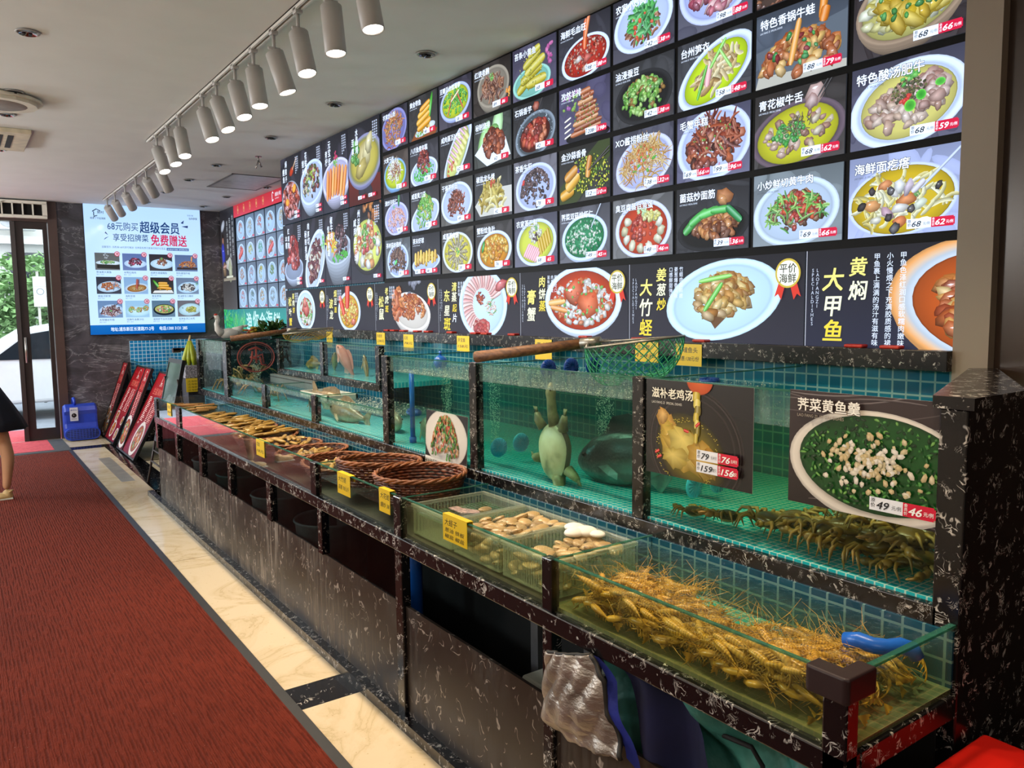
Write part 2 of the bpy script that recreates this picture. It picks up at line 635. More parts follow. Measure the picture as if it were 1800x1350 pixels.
# ---------------------------------------------------------------- front counter with the low tanks
A = thing('tank_counter', (1.54, 3.9, 0), 'long low dark counter with open-top glass tanks and cabinet bays', 'display counter')
b = MB().box((1.295, .79, 0), (1.34, 7.42, .045)).box((1.295, 7.40, 0), (1.6, 7.42, .045)).box((1.34, .80, 0), (1.36, 7.1, .05))
part(b, 'plinth', M_bm, A)
for y0, y1 in ((.86, 1.705), (1.735, 2.615), (2.66, 4.86), (4.865, 7.06)):
    part(MB().box((1.338, y0, .045), (1.35, y1, .475)), 'base_panel', M_panel, A)
part(MB().box((1.338, 7.06, .045), (1.75, 7.075, .70)), 'end_panel', M_panel, A)
b = MB().bevbox((1.318, .79, .69), (1.37, 7.08, .745), .004)
part(b, 'front_rail', M_bm, A)
part(MB().bevbox((1.37, .79, .69), (1.745, .83, .745), .004), 'end_rail', M_bm, A)
part(MB().bevbox((1.37, 7.04, .69), (1.745, 7.08, .745), .004), 'end_rail', M_bm, A)
for y0, y1 in ((6.98, 7.08), (6.17, 6.29), (3.465, 3.53), (2.612, 2.668), (1.692, 1.736)):
    part(MB().bevbox((1.322, y0, .745), (1.352, y1, .898), .003), 'post', M_bm, A)
part(MB().bevbox((1.318, .79, .0), (1.36, .842, .86), .004), 'post', M_bm, A)
for y0, y1, z0 in ((7.0, 7.07, .475), (6.29, 6.36, .475), (5.57, 5.645, .475), (4.88, 4.94, .475), (4.13, 4.2, .475), (3.41, 3.46, .475), (2.612, 2.668, .0), (1.692, 1.736, .0)):
    part(MB().bevbox((1.322, y0, z0), (1.36, y1, .69), .003), 'mullion', M_bm, A)
for y0, y1 in ((6.36, 7.0), (5.645, 6.29), (4.94, 5.57), (4.2, 4.88), (3.46, 4.13), (2.668, 3.41)):
    part(MB().box((1.342, y0, .475), (1.346, y1, .69)), 'bay_pane', M_bay, A)
# glass
for y0, y1, mt in ((6.29, 6.98, M_glass_far), (3.53, 6.17, M_glass_far), (2.668, 3.465, M_glass), (1.736, 2.612, M_glass_wet), (.842, 1.692, M_glass_wet)):
    part(MB().box((1.332, y0, .745), (1.340, y1, .896)), 'front_pane', mt, A)
    part(MB().box((1.331, y0, .896), (1.341, y1, .9)), 'pane_edge', M_gedge, A)
part(MB().box((1.36, .80, .745), (1.742, .808, .896)), 'end_pane', M_glass_wet, A)
part(MB().box((1.36, .796, .896), (1.742, .810, .902)), 'pane_edge', M_gedge, A)
part(MB().box((1.36, 7.05, .745), (1.742, 7.058, .896)), 'end_pane', M_glass_far, A)
for y in (1.712, 2.638, 3.50, 6.23):
    part(MB().box((1.345, y - .004, .757), (1.738, y + .004, .888)), 'divider_pane', M_glass, A)
    part(MB().box((1.345, y - .004, .888), (1.738, y + .004, .892)), 'pane_edge', M_gedge, A)
part(MB().box((1.345, .80, .738), (1.745, 1.72, .756)), 'tank_bed', tiles('stained_tile_bed', (0, 1), .025, grout=(.62, .80, .75), c1=(.0, .46, .56), c2=(.02, .56, .64), mortar=.09, stain=True), A)
part(MB().box((1.345, 1.72, .738), (1.745, 7.06, .756)), 'tank_bed', plain('dark_gravel_bed', '#2c2f22', .6, var=.3, scale=50), A)
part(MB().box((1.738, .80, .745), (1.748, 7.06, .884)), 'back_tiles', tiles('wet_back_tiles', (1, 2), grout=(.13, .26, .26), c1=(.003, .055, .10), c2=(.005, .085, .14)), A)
b = MB().prism([(1.312, .782), (1.405, .782), (1.405, .822), (1.352, .822), (1.352, .875), (1.312, .875), (1.306, .868), (1.306, .790)], .855, .908)
o = part(b, 'corner_cap', M_rubber, A)
o.modifiers.new('bev', 'BEVEL').width = .010
o.modifiers['bev'].segments = 3
part(MB().box((1.735, .83, 0), (1.745, 7.05, .738)).box((1.36, .83, .002), (1.735, 7.05, .012)), 'cabinet_lining', M_cabin, A)
for y in (2.08, 1.80, 1.2, 3.9, 5.2):
    part(MB().box((1.55, y - .02, .01), (1.59, y + .02, .738)), 'leg', plain('grey_steel_leg', '#56575a', .5, .3), A)

# ---------------------------------------------------------------- rear tanks
B = thing('rear_fish_tank', (2.1, 4.0, 0), 'long rear row of glass tanks with black marble rails against tiled wall', 'aquarium')
part(MB().bevbox((1.745, .84, .880), (1.795, 7.37, .928), .003), 'rail', M_bm_fine, B)
part(MB().bevbox((1.745, .79, 0), (1.96, .852, 1.375), .004), 'end_column', M_bm, B)
b = MB()
b.prism([(1.735, .775), (1.985, .775), (2.60, 1.10), (2.55, 1.16), (1.735, .862)], 1.375, 1.402)
part(b, 'column_cap', M_bm_fine, B)
part(MB().box((1.96, .80, 0), (2.58, .85, 1.374)), 'end_panel', M_bm, B)
for y0, y1, z1 in ((1.762, 1.812, 1.383), (2.734, 2.79, 1.38), (3.556, 3.62, 1.375), (4.54, 4.61, 1.095), (5.48, 5.56, 1.092), (6.41, 6.52, 1.367), (7.28, 7.37, 1.367)):
    part(MB().bevbox((1.748, y0, .928), (1.785, y1, z1), .003), 'post', M_bm_fine, B)
for y0, y1, z1 in ((.852, 1.762, 1.378), (1.812, 2.734, 1.376), (2.79, 3.556, 1.372), (3.62, 4.54, 1.09), (4.61, 5.48, 1.09), (5.56, 6.41, 1.09), (6.52, 7.28, 1.363)):
    part(MB().box((1.755, y0, .928), (1.765, y1, z1)), 'front_pane', M_glass, B)
    part(MB().box((1.754, y0, z1), (1.766, y1, z1 + .005)), 'pane_edge', M_gedge, B)
for y, x1, z1 in ((.87, 2.6, 1.37), (1.787, 2.6, 1.37), (2.762, 2.6, 1.37), (3.588, 2.6, 1.37), (4.575, 2.1, 1.085), (5.52, 2.1, 1.085), (6.45, 2.6, 1.36), (7.33, 2.6, 1.36)):
    part(MB().box((1.77, y - .004, .94), (x1, y + .004, z1)), 'divider_pane', M_glass, B)
    part(MB().box((1.77, y - .004, z1), (x1, y + .004, z1 + .005)), 'pane_edge', M_gedge, B)
part(MB().box((1.77, .852, .905), (2.605, 7.36, .935)), 'tank_bed', M_tile_xy, B)
part(MB().box((1.80, .90, 0), (1.82, 7.35, .90)), 'support_wall', M_tile_yz, B)

C = thing('upper_fish_tank', (2.35, 5.3, 1.10), 'small raised glass tank with black rails behind the low rear tanks', 'aquarium')
part(MB().bevbox((2.095, 4.37, 1.105), (2.14, 6.24, 1.15), .003), 'rail', M_bm_fine, C)
for y in (4.40, 5.30, 6.215):
    part(MB().bevbox((2.098, y - .03, 1.15), (2.135, y + .03, 1.385), .003), 'post', M_bm_fine, C)
for y0, y1 in ((4.43, 5.27), (5.33, 6.185)):
    part(MB().box((2.105, y0, 1.15), (2.113, y1, 1.375)), 'front_pane', M_glass, C)
    part(MB().box((2.104, y0, 1.375), (2.114, y1, 1.38)), 'pane_edge', M_gedge, C)
for y in (4.40, 5.30, 6.215):
    part(MB().box((2.135, y - .004, 1.15), (2.605, y + .004, 1.375)), 'divider_pane', M_glass, C)
part(MB().box((2.14, 4.38, 1.12), (2.605, 6.23, 1.152)), 'tank_bed', M_tile_xy, C)
part(MB().box((2.14, 4.38, .94), (2.16, 6.23, 1.12)), 'support_wall', M_tile_yz, C)
# perforated overflow strip in front of the raised tank
b = MB()
b.box((2.05, 5.36, 1.04), (2.06, 6.28, 1.10))
b.box((2.05, 5.36, 1.10), (2.09, 6.28, 1.105))
for i in range(44):
    yy = 5.38 + i * .0205
    b.box((2.0485, yy, 1.083), (2.05, yy + .008, 1.092), 1)
o = b.build('overflow_strip', [plain('grey_plastic', '#59625f', .5), M_dark])
tag(o, 'grey perforated plastic strip under the raised tank', 'tray')

for y0, y1, z0, z1 in ((.855, 1.76, 1.283, 1.377), (1.814, 2.732, 1.303, 1.375), (2.792, 3.554, 1.298, 1.371), (3.622, 4.538, 1.058, 1.089), (4.612, 5.478, 1.058, 1.089), (5.562, 6.408, 1.058, 1.089), (6.522, 7.278, 1.262, 1.362)):
    part(MB().box((1.7655, y0, z0), (1.7665, y1, z1)), 'fogged_band', M_fog, B)

# ledge of black marble along the menu wall
struct(MB().bevbox((2.55, 1.226, 1.385), (XW, 7.4, 1.452), .003).build('trim_3', M_bm_fine))['label'] = 'black marble ledge under the lit menus'

# ---------------------------------------------------------------- water bodies
W_prawn = water('prawn_water', (.60, .76, .36), 4.2, (.95, .80, .30), .5, 34, .5)
W_clear = water('basket_water', (.5, .68, .6), 4.0, (.6, .6, .45), .10, 30, .25)
W_tray = water('clam_water', (.72, .78, .38), 3.5, (.9, .80, .40), .5, 30, .2)
W_teal = water('teal_water', (.04, .70, .60), 3.1, (.30, .80, .68), .05, 40, .8)
W_crab = water('crab_water', (.34, .82, .48), 1.9, (.55, .78, .45), .10, 40, .7)
W_blue = water('blue_water', (.18, .70, .80), 1.1, (.45, .75, .78), .06, 38, .9)
for n_, (x0, y0, z0, x1, y1, z1), mt, lb in (
        ('w', (1.343, .812, .757, 1.736, 1.706, .866), W_prawn, 'amber water of the prawn tank at the counter end'),
        ('w', (1.343, 1.718, .757, 1.736, 2.632, .862), W_tray, 'greenish water around the clam trays'),
        ('w', (1.343, 2.644, .757, 1.736, 3.494, .83), W_clear, 'shallow water around the nearest wicker baskets'),
        ('w', (1.343, 3.506, .757, 1.736, 6.224, .835), W_clear, 'long shallow water under the far wicker baskets'),
        ('w', (1.343, 6.236, .757, 1.736, 7.045, .83), W_clear, 'shallow water in the last low tank by the easel'),
        ('w', (1.768, .878, .937, 2.600, 1.780, 1.285), W_crab, 'murky green water full of crabs'),
        ('w', (1.768, 1.793, .937, 2.600, 2.755, 1.305), W_teal, 'teal water of the turtle tank'),
        ('w', (1.768, 2.769, .937, 2.600, 3.581, 1.30), W_teal, 'teal water of the tank with the blue standpipe'),
        ('w', (1.768, 3.596, .937, 2.135, 4.568, 1.06), W_blue, 'foaming blue water in the low tank with groupers'),
        ('w', (1.768, 4.582, .937, 2.135, 5.513, 1.06), W_blue, 'blue water in the middle low tank'),
        ('w', (1.768, 5.527, .937, 2.135, 6.444, 1.06), W_blue, 'blue water in the low tank beside the spider crabs'),
        ('w', (1.768, 6.456, .937, 2.600, 7.324, 1.26), W_blue, 'clear water of the tall tank at the far end'),
        ('w', (2.142, 4.407, 1.154, 2.600, 5.294, 1.345), W_blue, 'blue water around the pink fish'),
        ('w', (2.142, 5.306, 1.154, 2.600, 6.208, 1.345), W_blue, 'blue water in the left half of the raised tank')):
    o = MB().box((x0, y0, z0), (x1, y1, z1)).build('tank_water', mt)
    stuff(o, lb, 'water')
# ================================================================== ceiling fittings
M_white = plain('white_lamp_enamel', '#b4b0ac', .45, var=.02)
M_track = plain('white_track', '#d6d2cb', .4, var=.02)
M_slot = plain('black_slot', '#161416', .6)
M_lit = emis('lit_lamp_face', (1.0, .93, .84), 14)
for x, y0, y1, lb in ((1.40, .5, 7.12, 'long white ceiling track over the near tanks'), (1.62, 7.45, 11.05, 'white ceiling track running on to the lit board on the end wall')):
    tr_ = thing('light_track', (x, (y0 + y1) / 2, H - .03), lb, 'track', 'ceiling light tracks')
    part(MB().box((x - .018, y0, H - .022), (x - .007, y1, H)).box((x + .007, y0, H - .022), (x + .018, y1, H)).box((x - .018, y0, H - .006), (x + .018, y1, H)), 'channel', M_track, tr_)
    part(MB().box((x - .007, y0 + .02, H - .010), (x + .007, y1 - .02, H - .0065)), 'slot', M_slot, tr_)
ORD = ['first', 'second', 'third', 'fourth', 'fifth', 'sixth', 'seventh', 'eighth', 'ninth', 'tenth', 'eleventh', 'twelfth', 'thirteenth', 'fourteenth', 'fifteenth', 'sixteenth', 'seventeenth', 'eighteenth', 'nineteenth', 'twentieth']
bod = MB().lathe([(.0, 0), (.040, 0), (.0455, -.004), (.0455, -.208), (.043, -.21), (.040, -.205)], n=24).mesh('lamp_body', M_white)
face = MB().lathe([(.0, -.203), (.040, -.203)], n=24).mesh('lamp_face', M_lit)
arm = MB().tube([(0, 0, .06), (0, 0, -.03)], .009, 8).bevbox((-.018, -.022, .055), (.018, .022, .085), .004).tube([(-.03, 0, -.01), (.03, 0, -.01)], .008, 8).mesh('lamp_arm', M_white)
LAMPS = [(1.4, .75, 8, -4), (1.4, 1.25, 6, -8), (1.4, 1.75, 8, -10), (1.4, 2.25, 5, -10), (1.4, 2.96, 4, -12), (1.4, 3.29, 1, -8), (1.4, 3.68, 4, -16), (1.4, 4.02, 14, -10), (1.4, 4.35, 3, -12), (1.4, 4.69, 7, -18), (1.4, 5.08, 12, -20), (1.4, 5.40, 9, -19),
         (1.4, 6.05, 3, -20), (1.4, 6.42, 9, -20), (1.4, 6.82, 10, -22),
         (1.62, 7.84, 30, 26), (1.62, 8.44, 38, 40), (1.62, 8.98, 40, 40), (1.62, 9.6, 36, 40), (1.62, 10.28, 36, 42), (1.62, 10.83, 38, 42)]
for i, (x, y, tx, ty) in enumerate(LAMPS):
    first = i < 15
    lb = ('lit white tube spotlight on the near track, %s from its far end' % ORD[14 - i]) if first else ('white tube spotlight on the far track, %s towards the end wall' % ORD[i - 15])
    L = thing('track_spotlight', (x, y, 2.90), lb, 'spotlight', 'tube spotlights on the ceiling tracks')
    d = Vector((sin(R(tx)) * cos(R(ty)), sin(R(ty)), -cos(R(tx)) * cos(R(ty))))
    q = (-d).to_track_quat('Z', 'Y').to_euler()
    put('arm', arm, L, (0, 0, .028))
    o = put('lamp_body', bod, L, (0, 0, 0), q)
    put('lamp_face', face, L, (0, 0, 0), q)
    s = lamp('spot_beam', 'SPOT', Vector((x, y, 2.90)) + d * .207, 56 if first else 34, (1.0, .79, .55), spot_size=R(96), spot_blend=.75, shadow_soft_size=.04)
    s.rotation_euler = d.to_track_quat('-Z', 'Y').to_euler()
    s.parent = L
    s.matrix_parent_inverse = Matrix.Translation(-Vector((x, y, 2.90)))
# recessed downlights (off)
M_chrome = plain('chrome', '#a9a6a2', .12, 1.0, var=.02)
ring = MB().lathe([(.040, .012), (.044, .0), (.055, -.003), (.057, .0)], n=24).mesh('trim_ring', M_white)
cup = MB().lathe([(.0, .014), (.02, .010), (.041, .002)], n=20).mesh('reflector', M_chrome)
bulb = MB().box((-.022, -.018, -.002), (-.010, .018, .006)).box((.004, -.018, -.002), (.018, .018, .006)).mesh('lamp_core', M_dark)
DL = [(.395, 4.745), (.40, 6.03), (.41, 7.30), (.40, 6.72), (.415, 8.16), (2.235, 3.948), (2.226, 5.224), (2.2, 6.475), (2.153, 7.936), (2.135, 8.954), (2.115, 10.0), (2.1, 11.03), (2.822, 10.02), (2.808, 11.07), (3.0, 9.04)]
for i, (x, y) in enumerate(DL):
    lb = ('unlit downlight on the carpet side, %s from the near end' % ORD[i]) if i < 5 else (('unlit downlight in the row over the tanks, %s from the near end' % ORD[i - 5]) if i < 12 else ('unlit downlight by the far recessed menu wall, %s from the end wall' % ['second', 'first', 'third'][i - 12]))
    D = thing('downlight', (x, y, H - .004), lb, 'downlight', 'recessed ceiling downlights')
    put('trim_ring', ring, D, (0, 0, -.002))
    put('reflector', cup, D, (0, 0, -.013))
    put('lamp_core', bulb, D, (0, 0, -.012))
# air outlet, cassette unit, sprinkler, access hatch
b = MB().prism([(cos(a * pi / 8) * .22, sin(a * pi / 8) * .22) for a in range(16)], -.05, 0).prism([(cos(a * pi / 8) * .25, sin(a * pi / 8) * .25) for a in range(16)], -.028, -.012)
o = b.build('ceiling_vent', M_creamp, None, (.33, 6.25, H))
MB().lathe([(.0, -.053), (.15, -.053), (.16, -.05)], n=20).build('disc', plain('grey_disc', '#8b837c', .5), o)
tag(o, 'round cream vent cap on the ceiling at the picture edge', 'vent')
K = thing('cassette_unit', (.22, 7.62, H), 'cream square air conditioning cassette set in the ceiling', 'air conditioner')
part(MB().bevbox((-.18, 7.2, H - .035), (.58, 8.0, H - .0), .006), 'panel', plain('yellowed_plastic', '#cdbfa4', .45), K)
part(MB().box((.36, 7.32, H - .037), (.40, 7.86, H - .034)).box((.43, 7.32, H - .037), (.47, 7.86, H - .034)), 'outlet', M_dark, K)
part(MB().box((-.1, 7.3, H - .042), (.28, 7.9, H - .035)), 'intake_grille', plain('intake', '#b5a88f', .5), K)
b = MB().tube([(2.37, 7.34, H), (2.37, 7.34, H - .04)], .006, 6).tube([(2.37, 7.34, H - .035), (2.34, 7.33, H - .11)], .006, 6).tube([(2.37, 7.34, H - .035), (2.40, 7.35, H - .09)], .008, 6).lathe([(.0, -.003), (.03, -.003), (.032, 0)], (2.37, 7.34, H), 16)
tag(b.build('sprinkler_head', M_chrome), 'small forked metal bracket hanging from the ceiling', 'sprinkler')
b = MB()
x0, y0, x1, y1 = 2.42, 8.35, 2.98, 9.35
for a in ((x0, y0, x1, y0 + .02), (x0, y1 - .02, x1, y1), (x0, y0, x0 + .02, y1), (x1 - .02, y0, x1, y1)):
    b.box((a[0], a[1], H - .006), (a[2], a[3], H))
o = b.build('ceiling_hatch', plain('hatch_frame', '#6b6460', .5))
MB().box((x0 + .02, y0 + .02, H - .003), (x1 - .02, y1 - .02, H - .001)).build('hatch_panel', plain('hatch_panel', '#b9b2ab', .35), o)
tag(o, 'square ceiling hatch with thin dark frame near the red sign', 'hatch')
# ================================================================== printed pictures (flat prints built from small coloured shapes)
FONT_CACHE = {}


def glyphs(s, bold=0.0, shear=0.0, res=2, spacing=1.0):
    key = (s, bold, shear, res, spacing)
    if key in FONT_CACHE:
        return FONT_CACHE[key]
    if bold > 0:
        pv, pf, pb = glyphs(s, 0.0, shear, res, spacing)
        vs, fs = [], []
        k_ = bold * .75
        for dx, dy in ((k_, k_), (-k_, k_), (k_, -k_), (-k_, -k_), (0, 0)):
            n_ = len(vs)
            vs += [(x + dx, y + dy) for x, y in pv]
            fs += [tuple(n_ + i for i in f) for f in pf]
        FONT_CACHE[key] = (vs, fs, (pb[0] - k_, pb[1] - k_, pb[2] + k_, pb[3] + k_))
        return FONT_CACHE[key]
    cu = bpy.data.curves.new('tmp_text', 'FONT')
    cu.body = s
    cu.size = 1.0
    cu.shear = shear
    cu.resolution_u = res
    cu.space_character = spacing
    cu.fill_mode = 'FRONT'
    o = bpy.data.objects.new('tmp_text', cu)
    me = bpy.data.meshes.new_from_object(o)
    vs = [(v.co.x, v.co.y) for v in me.vertices]
    fs = [tuple(p.vertices) for p in me.polygons]
    bpy.data.objects.remove(o)
    bpy.data.curves.remove(cu)
    bpy.data.meshes.remove(me)
    if vs:
        x0 = min(v[0] for v in vs)
        x1 = max(v[0] for v in vs)
        y0 = min(v[1] for v in vs)
        y1 = max(v[1] for v in vs)
    else:
        x0 = x1 = y0 = y1 = 0
    FONT_CACHE[key] = (vs, fs, (x0, y0, x1, y1))
    return FONT_CACHE[key]


def mixc(a, b, t):
    return tuple(x + (y - x) * t for x, y in zip(a, b))


WHT = (1, 1, 1)
BLK = (0, 0, 0)


class Pic:
    """a print: layered coloured polygons clipped to a w x h rectangle, colours in sRGB hex"""
    DZ = 1.6e-5

    def __init__(self, w, h, seed=0):
        self.w, self.h = w, h
        self.v, self.c, self.f = [], [], []
        self.z = 1e-4
        self.r = random.Random(seed)
        self.clip = (0, 0, w, h)

    def _add(self, pts):
        b = len(self.v)
        for p in pts:
            self.v.append((p[0], p[1], self.z))
            self.c.append(p[2:5])
        self.f.append(tuple(range(b, b + len(pts))))

    def poly(self, pts):
        """pts: (x,y,r,g,b) convex"""
        x0, y0, x1, y1 = self.clip
        if all(x0 <= p[0] <= x1 and y0 <= p[1] <= y1 for p in pts):
            self._add(pts)
            return
        for ax, lim, sg in ((0, x0, 1), (0, x1, -1), (1, y0, 1), (1, y1, -1)):
            out = []
            n = len(pts)
            for i in range(n):
                a, b = pts[i], pts[(i + 1) % n]
                da, db = (a[ax] - lim) * sg, (b[ax] - lim) * sg
                if da >= 0:
                    out.append(a)
                if (da > 0 and db < 0) or (da < 0 and db > 0):
                    tt = da / (da - db)
                    out.append(tuple(a[k] + (b[k] - a[k]) * tt for k in range(5)))
            pts = out
            if len(pts) < 3:
                return
        self._add(pts)

    def up(self):
        self.z += self.DZ

    def rect(self, x0, y0, x1, y1, c, c2=None):
        """c bottom colour, c2 top colour"""
        c2 = c2 or c
        self.up()
        self.poly([(x0, y0, *c), (x1, y0, *c), (x1, y1, *c2), (x0, y1, *c2)])

    def ngon(self, pts, c):
        self.up()
        self.poly([(x, y, *c) for x, y in pts])

    def ring(self, cx, cy, rings, rot=0.0, n=30, warp=None):
        """rings: list of (rx, ry, colour, dy) from inside out; the first rx may be 0"""
        self.up()
        ca, sa = cos(rot), sin(rot)
        P = []
        for rx, ry, c, dy in rings:
            row = []
            for j in range(n):
                a = 2 * pi * j / n
                k = warp[j % len(warp)] if warp else 1
                x, y = rx * cos(a) * k, ry * sin(a) * k
                row.append((cx + x * ca - y * sa, cy + dy + x * sa + y * ca, *c))
            P.append(row)
        for i in range(len(P) - 1):
            for j in range(n):
                j2 = (j + 1) % n
                if rings[i][0] < 1e-6:
                    self.poly([P[i][j], P[i + 1][j], P[i + 1][j2]])
                else:
                    self.poly([P[i][j], P[i + 1][j], P[i + 1][j2], P[i][j2]])

    def ell(self, cx, cy, rx, ry, c, c2=None, rot=0.0, n=30):
        c2 = c2 or c
        self.ring(cx, cy, [(0, 0, c, 0), (rx * .7, ry * .7, mixc(c, c2, .35), 0), (rx, ry, c2, 0)], rot, n)

    def blob(self, cx, cy, rx, ry, rot, c, hl=.4, dk=.58, n=8):
        r = self.r
        self.up()
        ca, sa = cos(rot), sin(rot)
        cc = mixc(c, WHT, hl * r.uniform(.3, 1))
        hx, hy = cx + rx * r.uniform(-.3, .1), cy + ry * r.uniform(.0, .4)
        pts = []
        for j in range(n):
            a = 2 * pi * j / n + r.uniform(-.2, .2)
            k = r.uniform(.78, 1.12)
            x, y = rx * cos(a) * k, ry * sin(a) * k
            wx, wy = x * ca - y * sa, x * sa + y * ca
            d = .25 + .75 * max(0, min(1, .5 - wy / (2 * max(rx, ry)) + .2))
            pts.append((cx + wx, cy + wy, *mixc(c, BLK, dk * d * r.uniform(.6, 1.1))))
        for j in range(n):
            self.poly([(hx, hy, *cc), pts[j], pts[(j + 1) % n]])
        if n > 6 and r.random() < .45:
            self.up()
            hw = mixc(cc, WHT, .65)
            ex, ey, s_, t_ = hx + rx * r.uniform(-.2, .2), hy + ry * r.uniform(-.1, .25), min(rx, ry) * .30, min(rx, ry) * .12
            self.poly([(ex - s_, ey, *hw), (ex, ey - t_, *hw), (ex + s_, ey + t_ * .6, *hw), (ex, ey + t_, *hw)])

    def capsule(self, cx, cy, L, wd, rot, c, hl=.4, dk=.45):
        """rounded bar with a highlight along its back"""
        self.up()
        ca, sa = cos(rot), sin(rot)
        rows = []
        for k, cl in ((-1, mixc(c, BLK, dk)), (-.35, c), (.25, mixc(c, WHT, hl)), (.65, c), (1, mixc(c, BLK, dk * .5))):
            row = []
            for s in (-1, -.85, -.5, 0, .5, .85, 1):
                ww = wd * k * (.45 if abs(s) == 1 else (.85 if abs(s) == .85 else 1)) * self.r.uniform(.93, 1.05)
                x, y = s * L, ww
                row.append((cx + x * ca - y * sa, cy + x * sa + y * ca, *cl))
            rows.append(row)
        for i in range(4):
            for j in range(6):
                self.poly([rows[i][j], rows[i][j + 1], rows[i + 1][j + 1], rows[i + 1][j]])

    def strand(self, cx, cy, L, wd, rot, c, curve=.6):
        self.up()
        r = self.r
        k = r.uniform(-curve, curve)
        x, y, a = cx, cy, rot
        n = 5
        pl, pr_ = [], []
        x -= cos(a) * L / 2
        y -= sin(a) * L / 2
        for i in range(n + 1):
            ww = wd * (.5 if i in (0, n) else 1)
            pl.append((x - sin(a) * ww, y + cos(a) * ww))
            pr_.append((x + sin(a) * ww, y - cos(a) * ww))
            x += cos(a) * L / n
            y += sin(a) * L / n
            a += k / n * 2
        cl, cd = mixc(c, WHT, r.uniform(.1, .4)), mixc(c, BLK, r.uniform(.25, .5))
        for i in range(n):
            self.poly([(*pr_[i], *cd), (*pr_[i + 1], *cd), (*pl[i + 1], *cl), (*pl[i], *cl)])

    def sprig(self, cx, cy, s, c):
        for _ in range(16):
            a = self.r.uniform(0, 6.28)
            d = s * self.r.uniform(.1, .85)
            self.blob(cx + cos(a) * d, cy + sin(a) * d, s * .30, s * .2, a, mixc(c, hexs('#d8ff9a'), self.r.uniform(0, .35)), .3, .35, 6)

    def text(self, s, x, y, size, c, bold=0.0, shear=0.0, anchor='l', width=None, spacing=1.0, outline=None, res=2):
        """x,y baseline start; width squeezes to a width"""
        vs, fs, (x0, y0, x1, y1) = glyphs(s, bold, shear, res, spacing)
        if not vs:
            return
        k = size
        kx = width / (x1 - x0) if width else k
        ox = x - x0 * kx if anchor == 'l' else (x - (x0 + x1) / 2 * kx if anchor == 'c' else x - x1 * kx)
        if outline:
            va, fa, _ = glyphs(s, bold + .045, shear, res, spacing)
            ma_ = max(1, len(fa) // 5)
            for q_, f in enumerate(fa):
                if q_ % ma_ == 0:
                    self.up()
                self.poly([(ox + va[i][0] * kx, y + va[i][1] * k, *outline) for i in f])
        m_ = max(1, len(fs) // 5) if bold > 0 else len(fs)
        for q_, f in enumerate(fs):
            if q_ % m_ == 0:
                self.up()
            self.poly([(ox + vs[i][0] * kx, y + vs[i][1] * k, *c) for i in f])

    def vtext(self, s, x, y, size, c, bold=0.0, step=1.05, jit=0.0, cols=None, shear=0.0, sy=1.0):
        """vertical text, x = centre line, y = top"""
        yy = y
        for i, ch in enumerate(s):
            vs, fs, (x0, y0, x1, y1) = glyphs(ch, bold, shear)
            k = size * (1 + (self.r.uniform(-jit, jit) if jit else 0))
            if vs:
                m_ = max(1, len(fs) // 5) if bold > 0 else len(fs)
                cx = x + (self.r.uniform(-jit, jit) * size * .3 if jit else 0)
                for q_, f in enumerate(fs):
                    if q_ % m_ == 0:
                        self.up()
                    self.poly([(cx + (vs[q][0] - (x0 + x1) / 2) * k, yy - size * .86 * sy + vs[q][1] * k * sy, *(cols[i % len(cols)] if cols else c)) for q in f])
            yy -= size * step * sy

    def build(self, name, mat, parent=None, thick=0.006, back=None):
        """print surface on a thin board"""
        b = len(self.v)
        me = bpy.data.meshes.new(name)
        w, h, tk = self.w, self.h, thick
        bv = [(0, 0, -tk), (w, 0, -tk), (w, h, -tk), (0, h, -tk), (0, 0, 0), (w, 0, 0), (w, h, 0), (0, h, 0)]
        bf = [(0, 3, 2, 1), (4, 5, 6, 7), (0, 1, 5, 4), (1, 2, 6, 5), (2, 3, 7, 6), (3, 0, 4, 7)] if thick else []
        if not thick:
            bv = []
        me.from_pydata(self.v + bv, [], self.f + [tuple(b + i for i in f) for f in bf])
        at = me.color_attributes.new('Col', 'FLOAT_COLOR', 'POINT')
        bc = back or (.02, .02, .022)
        flat = []
        for c in self.c:
            l_ = lin(tuple(max(0, min(1, q)) for q in c))
            flat += [l_[0], l_[1], l_[2], 1.0]
        for _ in bv:
            flat += [*bc, 1.0]
        at.data.foreach_set('color', flat)
        me.materials.append(mat)
        o = bpy.data.objects.new(name, me)
        COL.objects.link(o)
        if parent is not None:
            o.parent = parent
        return o


def hexs(h):
    h = h.lstrip('#')
    return tuple(int(h[i:i + 2], 16) / 255 for i in (0, 2, 4))


def hs(s):
    return [hexs(q) for q in s.split()]


WALL_R = Matrix(((0, 0, -1, 0), (-1, 0, 0, 0), (0, 1, 0, 0), (0, 0, 0, 1)))   # print on a wall facing -x
WALL_E = Matrix(((1, 0, 0, 0), (0, 0, -1, 0), (0, 1, 0, 0), (0, 0, 0, 1)))    # print on a wall facing -y


